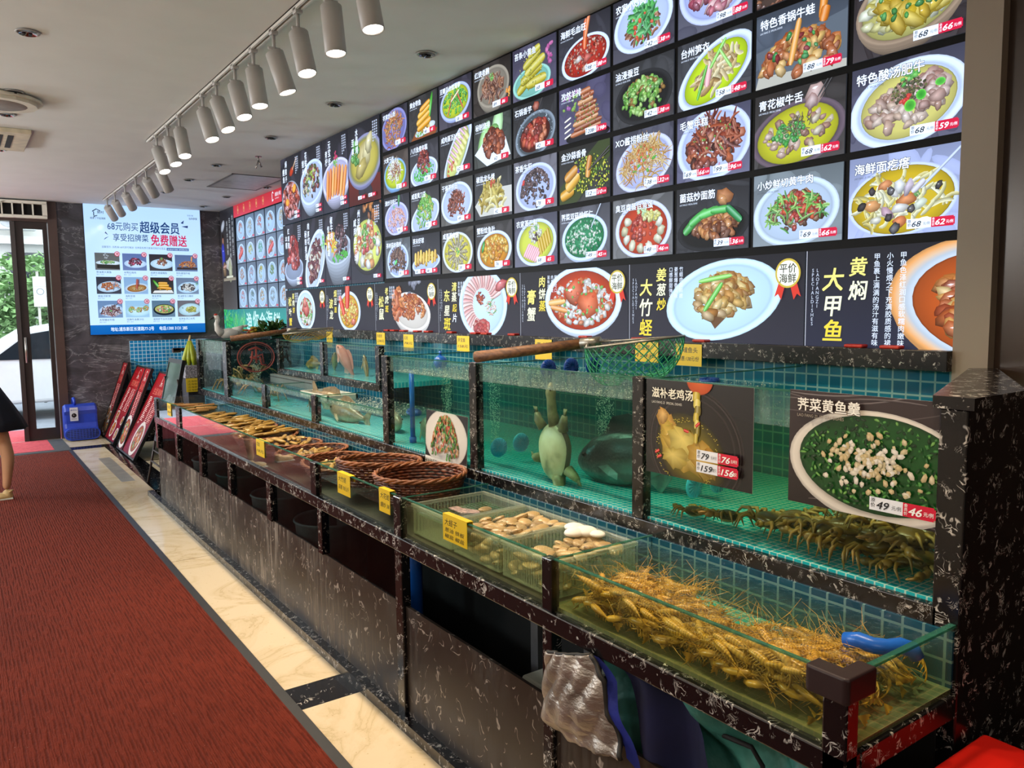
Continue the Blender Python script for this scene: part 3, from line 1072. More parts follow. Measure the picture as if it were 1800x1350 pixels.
# ------------- dish painting; unit = height of the picture
def vessel(p, kind, cx, cy, rx, ry, rot=0, rim='#dfe6f8', inner='#c6d0ee', depth=.0, u=1.0):
    rim, inner = hexs(rim), hexs(inner)
    cx, cy, rx, ry, depth = cx * u, cy * u, rx * u, ry * u, depth * u
    if depth:
        m = 7
        for i in range(m + 1):
            q = 1 - i / m
            k = 1 - .42 * q ** 1.6
            cc = mixc(mixc(rim, BLK, .12), mixc(rim, BLK, .55), q)
            p.ring(cx, cy - depth * q, [(0, 0, cc, 0), (rx * k, ry * k, cc, 0)], rot, 32)
    p.ring(cx, cy, [(0, 0, inner, 0), (rx * .80, ry * .80, mixc(inner, BLK, .10), 0), (rx * .84, ry * .84, mixc(inner, BLK, .16), 0), (rx * .90, ry * .9, mixc(inner, rim, .6), 0), (rx * .955, ry * .96, rim, 0), (rx, ry, mixc(rim, BLK, .18), 0)], rot, 40)


def scatter(p, n, cx, cy, sx, sy, rot=0, rise=0.0):
    pts = []
    while len(pts) < n:
        a, b = p.r.uniform(-1, 1), p.r.uniform(-1, 1)
        if a * a + b * b > 1:
            continue
        x, y = a * sx, b * sy
        hgt = rise * (1 - (a * a + b * b)) ** .8
        ca, sa = cos(rot), sin(rot)
        pts.append((-(x * sa + y * ca), cx + x * ca - y * sa, cy + x * sa + y * ca + hgt))
    pts.sort()
    return [(q[1], q[2]) for q in pts]


def dish(p, V, items, u):
    kind, cx, cy, rx, ry = V[:5]
    rot = V[5] if len(V) > 5 else 0
    if kind != 'none':
        vessel(p, kind, cx, cy, rx, ry, rot, V[6], V[7], V[8] if len(V) > 8 else 0, u)
    r = p.r
    for it in items:
        k = it[0]
        if k == 'S':      # soup
            c = hexs(it[1])
            s = it[2]
            p.ring(cx * u, cy * u, [(0, 0, mixc(c, WHT, .12), 0), (rx * s * .75 * u, ry * s * .75 * u, c, 0), (rx * s * .97 * u, ry * s * .97 * u, mixc(c, BLK, .15), 0), (rx * s * u, ry * s * u, mixc(c, BLK, .35), 0)], rot, 36)
        elif k == 'M':    # mound of chunks
            _, n, size, el, cols, sx, sy, dx, dy, rise = it
            cols = hs(cols)
            for x, y in scatter(p, int(n * 1.5), (cx + dx) * u, (cy + dy) * u, sx * u, sy * u, rot, rise * u):
                s = size * .8 * u * r.uniform(.6, 1.25)
                p.blob(x, y, s * el, s, r.uniform(0, 3.14), r.choice(cols))
        elif k == 'T':    # strands
            _, n, L, wd, cols, sx, sy, dx, dy, rise = it
            cols = hs(cols)
            for x, y in scatter(p, n, (cx + dx) * u, (cy + dy) * u, sx * u, sy * u, rot, rise * u):
                p.strand(x, y, L * u * r.uniform(.6, 1.2), wd * u, r.uniform(0, 3.14), r.choice(cols), 1.2)
        elif k == 'D':    # dots
            _, n, size, cols, sx, sy, dx, dy = it
            cols = hs(cols)
            for x, y in scatter(p, n, (cx + dx) * u, (cy + dy) * u, sx * u, sy * u, rot):
                s = size * u * r.uniform(.6, 1.3)
                p.blob(x, y, s, s * .75, r.uniform(0, 3), r.choice(cols), .3, .3, 6)
        elif k == 'B':    # bars: list of (dx,dy,L,w,ang,color)
            for dx, dy, L, wd, an, c in it[1]:
                p.capsule((cx + dx) * u, (cy + dy) * u, L * u, wd * u, an, hexs(c))
        elif k == 'G':
            p.sprig((cx + it[1]) * u, (cy + it[2]) * u, it[3] * u, hexs(it[4]))
        elif k == 'K':    # single chunk
            for dx, dy, a, b_, an, c in it[1]:
                p.blob((cx + dx) * u, (cy + dy) * u, a * u, b_ * u, an, hexs(c), .45, .5, 11)
        elif k == 'E':    # ellipse
            for dx, dy, a, b_, an, c, c2 in it[1]:
                p.ell((cx + dx) * u, (cy + dy) * u, a * u, b_ * u, hexs(c), hexs(c2), an)
        elif k == 'P':    # polygon in absolute unit coordinates
            p.ngon([(x * u, y * u) for x, y in it[1]], hexs(it[2]))
        elif k == 'F':    # leaf: big gradient leaf
            _, dx, dy, L, wd, an, c = it
            p.ring((cx + dx) * u, (cy + dy) * u, [(0, 0, mixc(hexs(c), WHT, .45), 0), (L * u * .6, wd * u * .6, hexs(c), 0), (L * u, wd * u, mixc(hexs(c), BLK, .35), 0)], an, 16)


def price(p, x, y, s, a, b, rich=True, unit='元/例'):
    """white price label with a red member price beside it; s = height"""
    wht, red, ink = hexs('#eef2fb'), hexs('#d4183c'), hexs('#20242c')
    w1, w2 = s * 2.55, s * 2.35
    p.rect(x, y, x + w1, y + s, wht)
    p.rect(x + w1, y, x + w1 + w2 - .12 * s, y + s, red)
    p.rect(x + w1 + w2 - .13 * s, y + .12 * s, x + w1 + w2, y + s * .88, red)
    if rich:
        p.vtext('原价', x + s * .28, y + s * .94, s * .36, ink, .01)
        p.text(unit, x + s * 1.72, y + s * .3, s * .36, ink, .0, 0, width=s * .7)
        p.vtext('会员价', x + w1 + s * .22, y + s * .97, s * .28, WHT, .01)
        p.text(unit, x + w1 + s * 1.5, y + s * .3, s * .36, WHT, .01, 0, width=s * .7)
    p.text(a, x + s * (.55 if rich else .35), y + s * .18, s * .8, ink, .012, .25, width=s * (.44 * len(a) + .1))
    p.text(b, x + w1 + s * (.42 if rich else .5), y + s * .18, s * .8, WHT, .02, .25, width=s * (.44 * len(b) + .1))
# ================================================================== the lit menu wall
M_print = attr_mat('lit_print', 1.32, .5, .10, .2)
M_print_dim = attr_mat('lit_print_far', 1.0, .3, .12)
M_paper = attr_mat('laminated_print', 0.0, .25, 1.0)
M_lbox = plain('lightbox_black', '#040405', .5, var=.02, spec=.15)
WB = ('#dde6fa', '#c3cff0')
GREENS = '#5ea82e #3f8f2a #8cc63f #2f7d2c'
REDS = '#b3261a #8e1f14 #cf4a24 #6d1a10'
OR = '#d8742a #b9551c #e39a42 #a34416'
BRN = '#6b3420 #8a4a2c #4e2416 #a5623c'
YEL = '#d9b43a #c79a22 #e8d06a #b98a1c'
MEAT = '#c79a80 #b48068 #dcb8a4 #9c6a54'
GRID = {
    (1, 1): ('农家炒山粉', '38', '35', 'orange shredded noodles on a lavender plate', '#2e2a33', ('b', .66, .48, .72, .50, .2, '#8f8cc0', '#7c79b4'),
             [('T', 150, .26, .016, OR + ' #7a5a2a', .5, .34, 0, -.06, .28)]),
    (1, 2): ('黄金带鱼', '48', '45', 'stacked golden fried rolls beside a green leaf', '#33302f', ('none', .7, .4, .5, .4),
             [('P', [(.1, .0), (1.3, .0), (1.4, .12), (.35, .2)], '#8a4a22'), ('E', [(.1, -.22, .5, .12, .15, '#dfe4e8', '#b9c2c6')]), ('F', .36, .2, .4, .07, 1.25, '#4fae3a'), ('M', 30, .06, 1.4, '#f0b030 #e08a1c #f7cf5e', .3, .2, .12, -.08, .1),
              ('B', [(.06, -.1, .34, .09, .25, '#e39a1c'), (.02, .05, .33, .085, .3, '#e8a52a'), (.06, .2, .3, .08, .3, '#efae30'), (.12, .32, .26, .07, .3, '#e79c22')]), ('D', 20, .03, '#7bc043 #4e9a2f', .3, .06, -.1, -.3)]),
    (1, 3): ('豆瓣百合烩海参', '58', '48', 'green beans and red strips in a pale blue bowl', '#3a3440', ('b', .72, .52, .66, .40, .1, '#b9c4f2', '#a3b0ea', .2),
             [('S', '#b5bf2a', .86), ('M', 75, .05, 1.2, '#4fae2e #6cc93c #2f8f2c #8ad84e', .5, .28, 0, -.02, .1), ('B', [(-.2, -.05, .26, .022, 1.1, '#c8442a'), (.22, 0, .26, .025, -1.0, '#c8442a'), (.02, .12, .2, .025, .5, '#e8d8b0')])]),
    (1, 4): ('红烧老鹅', '89', '86', 'brown meat strips in a beige clay pot', '#2e2622', ('b', .76, .5, .6, .42, .05, '#a39684', '#8c8070', .3),
             [('T', 90, .22, .026, BRN, .4, .24, 0, -.05, .14), ('G', -.02, .2, .09, '#5fb64a'), ('D', 12, .05, '#e8862a #f2b04a', .15, .1, .6, -.25)]),
    (1, 5): ('苔条小黄鱼', '68', '58', 'thick mossy green fritters on a celadon dish', '#4a4458', ('b', .62, .28, .62, .3, .05, '#9fd4c4', '#7fbcab', .12),
             [('D', 14, .06, '#b84a8a #d46aa4', .12, .2, .6, .4), ('B', [(-.2, .0, .3, .1, .5, '#b9a82a'), (.16, -.02, .32, .1, .1, '#c2b034'), (.0, .14, .36, .1, .3, '#b5a428'), (.12, .28, .34, .1, .35, '#c4b43a'), (.02, .42, .3, .09, .4, '#b9a930'), (.1, .55, .2, .08, .3, '#c8b83e')]), ('D', 60, .02, '#8a8a1e #d8cc5a', .4, .34, 0, .2)]),
    (1, 6): ('海鲜毛血旺', '98', '88', 'red chilli seafood stew with a prawn lifted out', '#35333a', ('b', .74, .34, .66, .36, .12, *WB, .1),
             [('S', '#a8261a', .88), ('M', 110, .035, 1.3, REDS + ' #e87a5a #d8b8a0', .54, .28, 0, .0, .06), ('B', [(.03, .38, .26, .06, 1.5, '#e0602a'), (.08, .5, .2, .045, 1.3, '#e8804a')]), ('K', [(-.15, -.02, .09, .06, .4, '#e8d8cc'), (.08, -.04, .12, .08, .2, '#d85a4a'), (.02, -.2, .1, .05, .5, '#e8b8a0')])]),
    (1, 7): ('农家小炒肉', '42', '38', 'green peppers stir fried with pork on a white plate', '#3b3842', ('b', .7, .52, .68, .46, .15, *WB),
             [('T', 60, .2, .028, BRN + ' #c27a4a', .36, .24, 0, -.08, .1), ('T', 60, .24, .028, '#2f9a3c #4cba4a #1f7a30', .34, .24, 0, -.02, .18), ('D', 10, .04, '#e0482a', .3, .2, .04, -.08)]),
    (1, 8): ('牛气冲天', '98', '88', 'pink sliced meat heaped under yellow crumbs', '#4c4a58', ('b', .74, .62, .72, .56, .1, '#ccd2f4', '#b4bcea'),
             [('M', 70, .10, 1.5, '#d8687a #b84a5e #eca0a4 #8e3448 #f0b8b4', .48, .34, .04, -.06, .12), ('D', 130, .02, '#e0d040 #c4b424 #f0e47a', .24, .16, .0, .16)]),
    (1, 9): ('招牌烤肉', '88', '79', 'dark picture cut off by the frame top, brown roast edge', '#241f20', ('b', .3, .1, .34, .2, .1, '#6a5448', '#4e3c34'), [('M', 30, .06, 1.2, BRN, .3, .15, 0, 0, .06)]),
    (2, 1): ('大煮干丝', '32', '28', 'white shredded tofu mound in a blue and green bowl', '#51443e', ('b', .66, .45, .62, .40, .05, '#86b2e6', '#8cb45a', .25),
             [('S', '#b5c22a', .86), ('T', 150, .26, .014, '#f0ecd8 #d8d0b0 #ffffff #b08a6a', .34, .2, 0, .0, .3), ('T', 20, .2, .014, '#b85a3a #8a4a2c', .2, .14, .06, .0, .2)]),
    (2, 2): ('八爪鱼煮年糕', '58', '52', 'glossy red octopus pile on a ring of green peas', '#3d3a40', ('b', .7, .28, .68, .34, .1, *WB),
             [('D', 140, .04, '#3fae3c #6cd04e #2f9a3a', .5, .2, 0, .0), ('M', 70, .06, 1.7, '#a8261e #7a1a14 #cf4a34 #5c1410', .3, .16, 0, .1, .4)]),
    (2, 3): ('咸肉蒸百叶包', '62', '58', 'pink ham slices on a long diagonal white plate', '#2f2d30', ('b', .78, .46, .86, .34, .85, *WB),
             [('S', '#c8cc7a', .8), ('B', [(.1 + .1 * i - .3, -.25 + .1 * i, .12, .085, 2.4, '#d8cf7a') for i in range(7)]), ('B', [(-.32 + .078 * i, -.16 + .088 * i, .15, .035, 2.5, '#e0b0bc') for i in range(9)]), ('D', 20, .035, '#c8442a #e06a4a', .2, .08, -.3, -.3)]),
    (2, 4): ('秘制烧排', '62', '58', 'sticky brown chops on a square plate with lettuce', '#3a3c38', ('none', .7, .4, .5, .4),
             [('F', -.3, .2, .4, .16, 1.0, '#9fd084'), ('F', .2, .35, .42, .2, 1.3, '#b8e0a4'), ('F', .0, .2, .3, .2, .6, '#8cc870'), ('P', [(.02, .3), (.5, .0), (1.38, .12), (1.2, .5), (.5, .6)], '#e2e8f0'), ('M', 46, .11, 1.3, '#9a3a1c #7a2a14 #c0562a #5c1e10', .36, .18, .06, -.04, .3)]),
    (2, 5): ('石锅香芋', '42', '38', 'red glazed taro cubes in a rough grey stone bowl', '#2c2a2c', ('b', .72, .36, .66, .42, .2, '#8b95a0', '#4f565c', .1),
             [('D', 120, .018, '#b8c4cc #5a646c', .6, .4, 0, .05), ('E', [(0, -.02, .5, .3, .2, '#5a1a12', '#3c120c')]), ('M', 44, .10, 1.15, REDS + ' #d86a3a', .4, .22, 0, 0, .1), ('K', [(.06, .52, .11, .1, .3, '#a83a1e')]), ('B', [(.28, .66, .22, .015, 1.0, '#241a18')])]),
    (2, 6): ('孜然羊排', '208', '198', 'tower of roast ribs against a purple backdrop', '#4b4560', ('none', .7, .4, .5, .4),
             [('E', [(.1, -.34, .6, .12, 0, '#23222a', '#121118')]), ('D', 20, .05, '#8ab04a #a04a9a', .3, .2, -.3, .3), ('B', [(.05 + (i % 2) * .06, -.24 + .085 * i, .42 - .035 * i, .055, .12, ['#b4653a', '#8a4020', '#c98a58', '#a3502c'][i % 4]) for i in range(9)]), ('D', 90, .02, '#e0b078 #7a3418 #5c8a2a', .34, .34, .08, .08), ('B', [(-.44, -.28 + .1 * i, .1, .018, .3, '#efe3d0') for i in range(4)])]),
    (2, 7): ('油浸蚕豆', '42', '38', 'bright broad beans piled in a black pot', '#3b3a3c', ('b', .72, .42, .66, .42, .08, '#2b2b2d', '#1c1c1e', .12),
             [('M', 95, .062, 1.35, '#8cc44a #6aae34 #b4dc74 #4f9428 #9a6a2a', .48, .28, 0, -.02, .14)]),
    (2, 8): ('台州笋衣', '58', '48', 'pale bamboo shoots in yellow green soup on an oval dish', '#3a3a3e', ('b', .74, .44, .78, .42, .45, *WB),
             [('S', '#b8cf1e', .82), ('T', 80, .3, .034, '#d8b878 #c49a58 #ecd8a4 #b08448', .4, .2, .04, .0, .1), ('B', [(-.12, -.02, .16, .06, 1.4, '#e8a8a8'), (-.24, -.1, .26, .03, 1.2, '#5cb03a'), (.06, .26, .24, .03, .9, '#8cd05a'), (.2, .16, .2, .025, 2.2, '#9cd868')])]),
    (2, 9): ('特色香锅牛蛙', '88', '79', 'golden fried frog pieces with one held above', '#4b525e', ('none', .7, .4, .5, .4),
             [('P', [(.0, .5), (1.4, .72), (1.4, .1), (.1, .1)], '#5d646c'), ('P', [(.0, .0), (1.4, .0), (1.4, .1), (.05, .16)], '#b8b2a4'), ('M', 75, .085, 1.5, OR + ' #f0b860 #c8622a', .6, .16, .02, -.18, .36), ('M', 12, .05, 1.6, '#2f8a3a #4aa84a #8a1a1e', .5, .2, 0, .0, .1), ('B', [(.36, .46, .18, .06, 1.45, '#e0862a'), (.38, .34, .1, .07, 1.3, '#d8761e'), (-.06, .1, .3, .05, 1.35, '#e8a04a')]), ('E', [(.2, -.24, .1, .08, 0, '#e8d0a0', '#b88a50')])]),
    (2, 10): ('鸡汤泡豆皮', '68', '66', 'torn yellow tofu skin in a brown clay pot', '#2c2426', ('b', .72, .56, .70, .46, .22, '#a48a72', '#6c5846', .34),
             [('S', '#b0a860', .88), ('M', 70, .09, 1.7, '#e4dca0 #d8cc74 #f0ecc8 #c8b44a', .58, .33, 0, .02, .05), ('M', 34, .1, 2.0, '#e0b820 #d0a418 #f0d050', .44, .2, .08, -.04, .0), ('M', 16, .045, 1.4, '#3f9a34 #2f7d2c', .45, .26, .05, .08, .0)]),
    (3, 1): ('清炒河虾仁', '88', '79', 'pale pink shrimp on a lavender bowl with a cucumber piece', '#35333c', ('b', .68, .42, .66, .42, .05, '#ccccf4', '#b8b8ee', .1),
             [('F', .16, .5, .22, .06, 1.5, '#2f7d3c'), ('M', 95, .05, 1.6, '#f0b0a0 #e89a8c #f8ccc0 #e0c4e0', .5, .28, 0, -.06, .14), ('G', -.1, .3, .07, '#5cc06a')]),
    (3, 2): ('咸蛋黄刀豆', '45', '42', 'heap of crisp pale green beans on a white plate', '#403d40', ('b', .7, .32, .74, .36, .3, *WB),
             [('M', 110, .052, 2.2, '#7cc84a #5cb03a #a4dc6a #c8c84a #4fa838', .42, .22, .02, -.02, .46)]),
    (3, 3): ('干煸茶树菇', '49', '45', 'dark red mushroom strips on a wide white plate', '#57544f', ('b', .7, .48, .68, .46, .1, *WB, .1),
             [('T', 110, .22, .024, '#8a3420 #6a2416 #a84a2e #4e1a10', .36, .2, 0, -.08, .24)]),
    (3, 4): ('椒盐龙头烤', '42', '38', 'pale yellow fried fish sticks on a grey slab', '#3a3a3c', ('none', .7, .36, .5, .4),
             [('P', [(.0, .3), (.2, .06), (1.4, .06), (1.4, .6), (.4, .62)], '#c8c4bc'), ('T', 70, .36, .045, '#d8c05a #c4a83a #ead88a #b0902c', .42, .14, 0, -.02, .34), ('D', 8, .04, '#c8442a', .1, .1, 0, .34)]),
    (3, 5): ('茶香牛肝', '78', '76', 'dark purple brown heap of tea fried meat', '#6c6870', ('b', .72, .44, .66, .46, .1, '#d4dcf4', '#b8c2e4'),
             [('M', 130, .045, 1.5, '#3c2a2c #2a1c20 #5c4244 #4a2f2e #6a4a4a', .46, .3, 0, -.06, .3), ('D', 4, .04, '#d8302a', .05, .05, -.36, .12)]),
    (3, 6): ('金沙蒜香骨', '12', '10', 'golden garlic ribs with yellow crumbs and chopsticks', '#2b2a28', ('none', .7, .4, .5, .4),
             [('P', [(.0, .0), (.5, .0), (1.4, .7), (1.4, 1.0), (1.1, 1.0), (.0, .3)], '#3a4424'), ('D', 240, .022, '#d8cc2a #a8b41e #6a9a24 #e8e04a', .6, .34, .16, .06), ('B', [(-.46, -.22, .2, .1, .3, '#d89a2a'), (-.3, -.02, .22, .12, .6, '#e0a83a'), (-.34, .12, .2, .1, .5, '#c8842a'), (.14, .12, .12, .07, 1.4, '#d8923a'), (.16, .26, .13, .07, 1.3, '#c47a2e')]), ('B', [(.5, .34, .4, .018, .55, '#1a1412'), (.5, .30, .4, .018, .45, '#1a1412')]), ('D', 5, .03, '#4a2a8a', .03, .03, -.12, .14)]),
    (3, 7): ('XO酱捞粉丝', '38', '32', 'golden glass noodles in a deep white oval dish', '#4c4a58', ('b', .74, .44, .68, .44, .25, '#d4d6f2', '#b8bce2', .1),
             [('T', 210, .34, .010, '#d8a44a #c48830 #e8c47a #b87430', .5, .28, 0, -.04, .26), ('D', 40, .035, '#c8562a #d8803a #5cae3a', .3, .22, 0, .06)]),
    (3, 8): ('毛蟹年糕', '99', '96', 'dark glossy crab pieces heaped on a white plate', '#5a5870', ('b', .72, .5, .72, .54, .15, '#d4dcf6', '#c2ccf0'),
             [('M', 100, .085, 1.5, '#7a2416 #5a180e #a03a20 #3c100a #c05a30', .52, .3, .02, -.06, .2), ('T', 50, .34, .02, '#6a1c10 #a8421e', .46, .26, .04, .06, .2), ('D', 40, .02, '#5ca83a #e0c8a0', .4, .26, 0, .06), ('G', .12, -.38, .09, '#c83a9a')]),
    (3, 9): ('青花椒牛舌', '68', '62', 'yellow green soup with beef tongue in a purple bowl', '#35302f', ('b', .68, .38, .74, .44, .12, '#6c5a64', '#4a3c46', .06),
             [('S', '#b8b424', .86), ('M', 34, .06, 1.6, MEAT + ' #d8c09a', .52, .26, .02, .0, .0), ('M', 44, .04, 1.2, '#3fa83a #6cc84e #2f8a32', .26, .14, -.12, .02, .04), ('T', 40, .1, .008, '#4a3a20 #6a5a2a', .2, .12, .04, .1, .04), ('K', [(.28, .46, .17, .15, .4, '#cfa79c'), (.24, .38, .12, .1, 1, '#b88a80')]), ('B', [(.5, .66, .3, .012, .95, '#1c1818'), (.54, .64, .3, .012, .95, '#1c1818')])]),
    (3, 10): ('特色酸汤肥牛', '68', '59', 'sour soup beef with peppercorns and herb on white oval', '#4d4b5e', ('b', .72, .46, .74, .50, .18, '#dfe8fb', '#d0dcf6'),
             [('S', '#ccc06a', .80), ('M', 80, .07, 1.5, '#cfa58e #b98a74 #e4c8b4 #d8b49a', .5, .24, .0, -.04, .1), ('M', 26, .09, 1.4, '#c89a8a #e0bcae #b48070', .2, .2, .26, .06, .06), ('D', 110, .022, '#4c4a2a #6a6a34 #383820', .22, .13, .02, .14), ('D', 10, .04, '#d8342a', .1, .06, .02, .04), ('G', .04, .3, .13, '#4cae3e'), ('E', [(.18, .06, .06, .06, 0, '#2f8a2c', '#6cd84a'), (.05, -.04, .07, .07, 0, '#3a8a2e', '#7ce04e'), (.4, .16, .06, .045, 0, '#3f9a34', '#7cd85a')])]),
    (4, 1): ('茶树菇炒腊肉', '58', '55', 'dark strands with one green leaf and a spoon', '#6a6f74', ('b', .7, .44, .6, .44, .05, '#d4e0f8', '#b4c4e8'),
             [('T', 130, .3, .02, '#4a2a22 #6a3c2c #2e1a16 #8a5a40', .42, .28, 0, -.06, .2), ('F', -.1, -.04, .1, .05, .6, '#5ccc6a'), ('B', [(.2, .36, .34, .015, .8, '#3a2e2a')])]),
    (4, 2): ('茶末虾球', '88', '79', 'row of upright golden prawn balls on a white plate', '#34333a', ('b', .7, .3, .7, .22, .1, '#d0dcf6', '#b8c8ee', .06),
             [('M', 60, .09, .8, '#e0b030 #c8922a #f0d46a #b8762a', .56, .1, 0, .06, .1), ('B', [(-.5 + .14 * i, .12 + .03 * (i % 3), .15, .06, 1.5, ['#e8c04a', '#d8a83a'][i % 2]) for i in range(8)])]),
    (4, 3): ('咸蛋蒸肉饼', '58', '48', 'round plate tiled with grey yellow slices in a star', '#4a443e', ('b', .7, .46, .66, .46, .0, '#d8dff4', '#d8cc5a'),
             [('S', '#d4c64a', .86), ('B', [(.34 * cos(i * .449) * .8, .30 * sin(i * .449) * .9, .16, .045, i * .449, ['#a89a78', '#8e8468'][i % 2]) for i in range(14)]), ('M', 50, .035, 1.5, '#b0a070 #d8cc8a #8a7e58', .5, .33, 0, 0, .0), ('G', .03, .04, .1, '#5cae4a')]),
    (4, 4): ('蟹粉烩鱼肚', '76', '66', 'orange yellow crab roe pieces in a white bowl', '#403c3c', ('b', .72, .4, .66, .42, .1, '#dbe4f8', '#c4d0ee', .12),
             [('S', '#c8821e', .84), ('M', 75, .075, 1.2, '#f0b028 #e0901c #f8cc58 #d87a18', .5, .26, 0, .0, .12), ('F', -.4, .1, .14, .05, 1.2, '#3f9a44')]),
    (4, 5): ('农家蒸三鲜', '68', '65', 'ham, egg rolls and fish arranged in yellow soup', '#5c5a6a', ('b', .72, .46, .66, .46, .1, '#d8e2f6', '#c0cde8'),
             [('S', '#c8cc4a', .86), ('B', [(-.3 + .06 * i, -.14 - .02 * i, .16, .04, .9, '#e8aab0') for i in range(7)]), ('B', [(.14 + .07 * i, -.1 + .05 * i, .16, .05, 1.9, '#c8a024') for i in range(5)]), ('M', 26, .05, 1.6, '#f4f0e4 #e0d8c0', .2, .14, .0, .16, .1), ('G', .02, .3, .07, '#4fae4a'), ('D', 16, .03, '#4a3030', .1, .08, .02, .1)]),
    (4, 6): ('荠菜双菇烩虾仁', '49', '45', 'green herb soup flecked with white in a white tureen', '#57565e', ('b', .70, .44, .64, .42, .08, '#d4e2fb', '#c0d2f4', .2),
             [('S', '#1f7a4a', .86), ('M', 150, .035, 1.4, '#2f9a5c #16683c #8cd0a0 #e8f0dc #c8dcc0', .5, .3, 0, .0, .03), ('B', [(.38, .4, .3, .014, 1.0, '#c0c8d8')])]),
    (4, 7): ('臭豆腐蒸目鱼蛋', '48', '46', 'red chilli broth ringed with tofu cubes', '#6a6868', ('b', .72, .46, .66, .48, .05, '#d8dcf0', '#c4c8e4', .1),
             [('S', '#b83a1c', .86), ('K', [(.42 * cos(a_), .3 * sin(a_) - .02, .1, .085, a_ + .5, ['#ece4c0', '#d8cfa0', '#f4eed4'][i % 3]) for i, a_ in enumerate([2.6, 3.1, 3.6, 4.1, 4.6, 5.1, 5.7, 6.2, .4, .8])]), ('M', 44, .06, 1.4, '#c8301e #a01e14 #e0583a', .24, .17, 0, -.02, .2), ('M', 22, .05, 1.4, '#e8dc6a #f0e890', .2, .08, .2, .2, .0), ('G', .0, .3, .12, '#c8e8b8')]),
    (4, 8): ('菌菇炒面筋', '39', '36', 'bok choy and brown gluten in a black pot', '#2f2e32', ('b', .72, .34, .70, .32, .1, '#232428', '#141416', .12),
             [('M', 66, .07, 1.7, '#b8622a #8e4218 #d8863c #6e3012', .44, .18, .06, -.02, .14), ('B', [(-.4, .08, .2, .07, .7, '#3f9a44'), (-.26, .18, .2, .07, .5, '#4cae4e'), (-.05, .24, .2, .065, .2, '#5cc05a'), (.16, .26, .18, .06, .0, '#4fb04e'), (.42, .18, .18, .06, -.7, '#2f8a4a')]), ('K', [(.24, .46, .12, .16, 1.3, '#b86a34'), (.2, .4, .08, .1, 1, '#d08a50')])]),
    (4, 9): ('小炒鲜切黄牛肉', '69', '66', 'chopped beef with red chillies and green stems', '#7c8488', ('b', .68, .44, .68, .46, .1, '#d4e0ee', '#c0cfe2', .16),
             [('M', 70, .06, 1.3, '#6a3c24 #8a5636 #4c2816 #a8764e', .44, .2, .02, -.04, .24), ('M', 50, .05, 1.4, '#c8301c #e0522a #a81e14', .42, .2, .02, -.04, .2), ('T', 50, .22, .014, '#6cae3a #9cd05c #3f8a2c', .44, .22, .02, -.04, .22)]),
    (4, 10): ('海鲜面疙瘩', '68', '62', 'yellow seafood noodle soup with clams and shrimp', '#a9b0d4', ('b', .68, .42, .70, .44, .08, '#ccd4f6', '#bcc6f2'),
             [('S', '#c8a61e', .92), ('T', 70, .26, .024, '#e8dc9a #d8c46a #f4ecc0', .56, .32, 0, .0, .0), ('K', [(-.2, .2, .1, .06, .2, '#e88a4a'), (-.36, -.04, .12, .07, .1, '#eca05c'), (.08, .0, .13, .08, .3, '#e8803c'), (.0, -.26, .09, .07, .3, '#e87a3a')]), ('K', [(-.02, .16, .1, .07, 1.3, '#f0ece4'), (-.1, .1, .1, .05, 2.4, '#e4dcd4'), (.1, .14, .11, .06, 1.2, '#d8c4d0'), (.0, -.1, .12, .06, .2, '#efe6da'), (.24, -.08, .1, .06, .6, '#dfe4c8'), (-.3, -.22, .08, .05, .1, '#ece4cc'), (-.16, -.14, .1, .06, 2.5, '#c89aa8')]), ('K', [(-.5, -.04, .07, .05, .5, '#241c1c'), (-.36, .14, .06, .045, 2, '#2a2022'), (-.12, .12, .06, .05, 1, '#2c2222'), (-.14, -.2, .06, .05, 1, '#2a2020'), (-.06, -.34, .08, .06, 1, '#221a1a'), (.14, -.12, .06, .045, 1, '#2a2020'), (.46, .12, .06, .04, 1, '#2c2424')]), ('G', .2, .08, .06, '#4c8a3a'), ('B', [(.5, .34, .34, .018, .75, '#c0c8dc'), (.22, .14, .1, .04, .75, '#d0c8cc')])]),
}
TW, TH, TP, TPZ = .381, .272, .404, .299
back = MB().box((2.596, 1.226, 1.80), (XW, 5.285, 3.012)).build('menu_lightbox', M_lbox)
tag(back, 'large black lightbox grid carrying the dish pictures above the tanks', 'lightbox')


def hang(o, M, loc):
    o.matrix_world = Matrix.Translation(loc) @ M
    return o


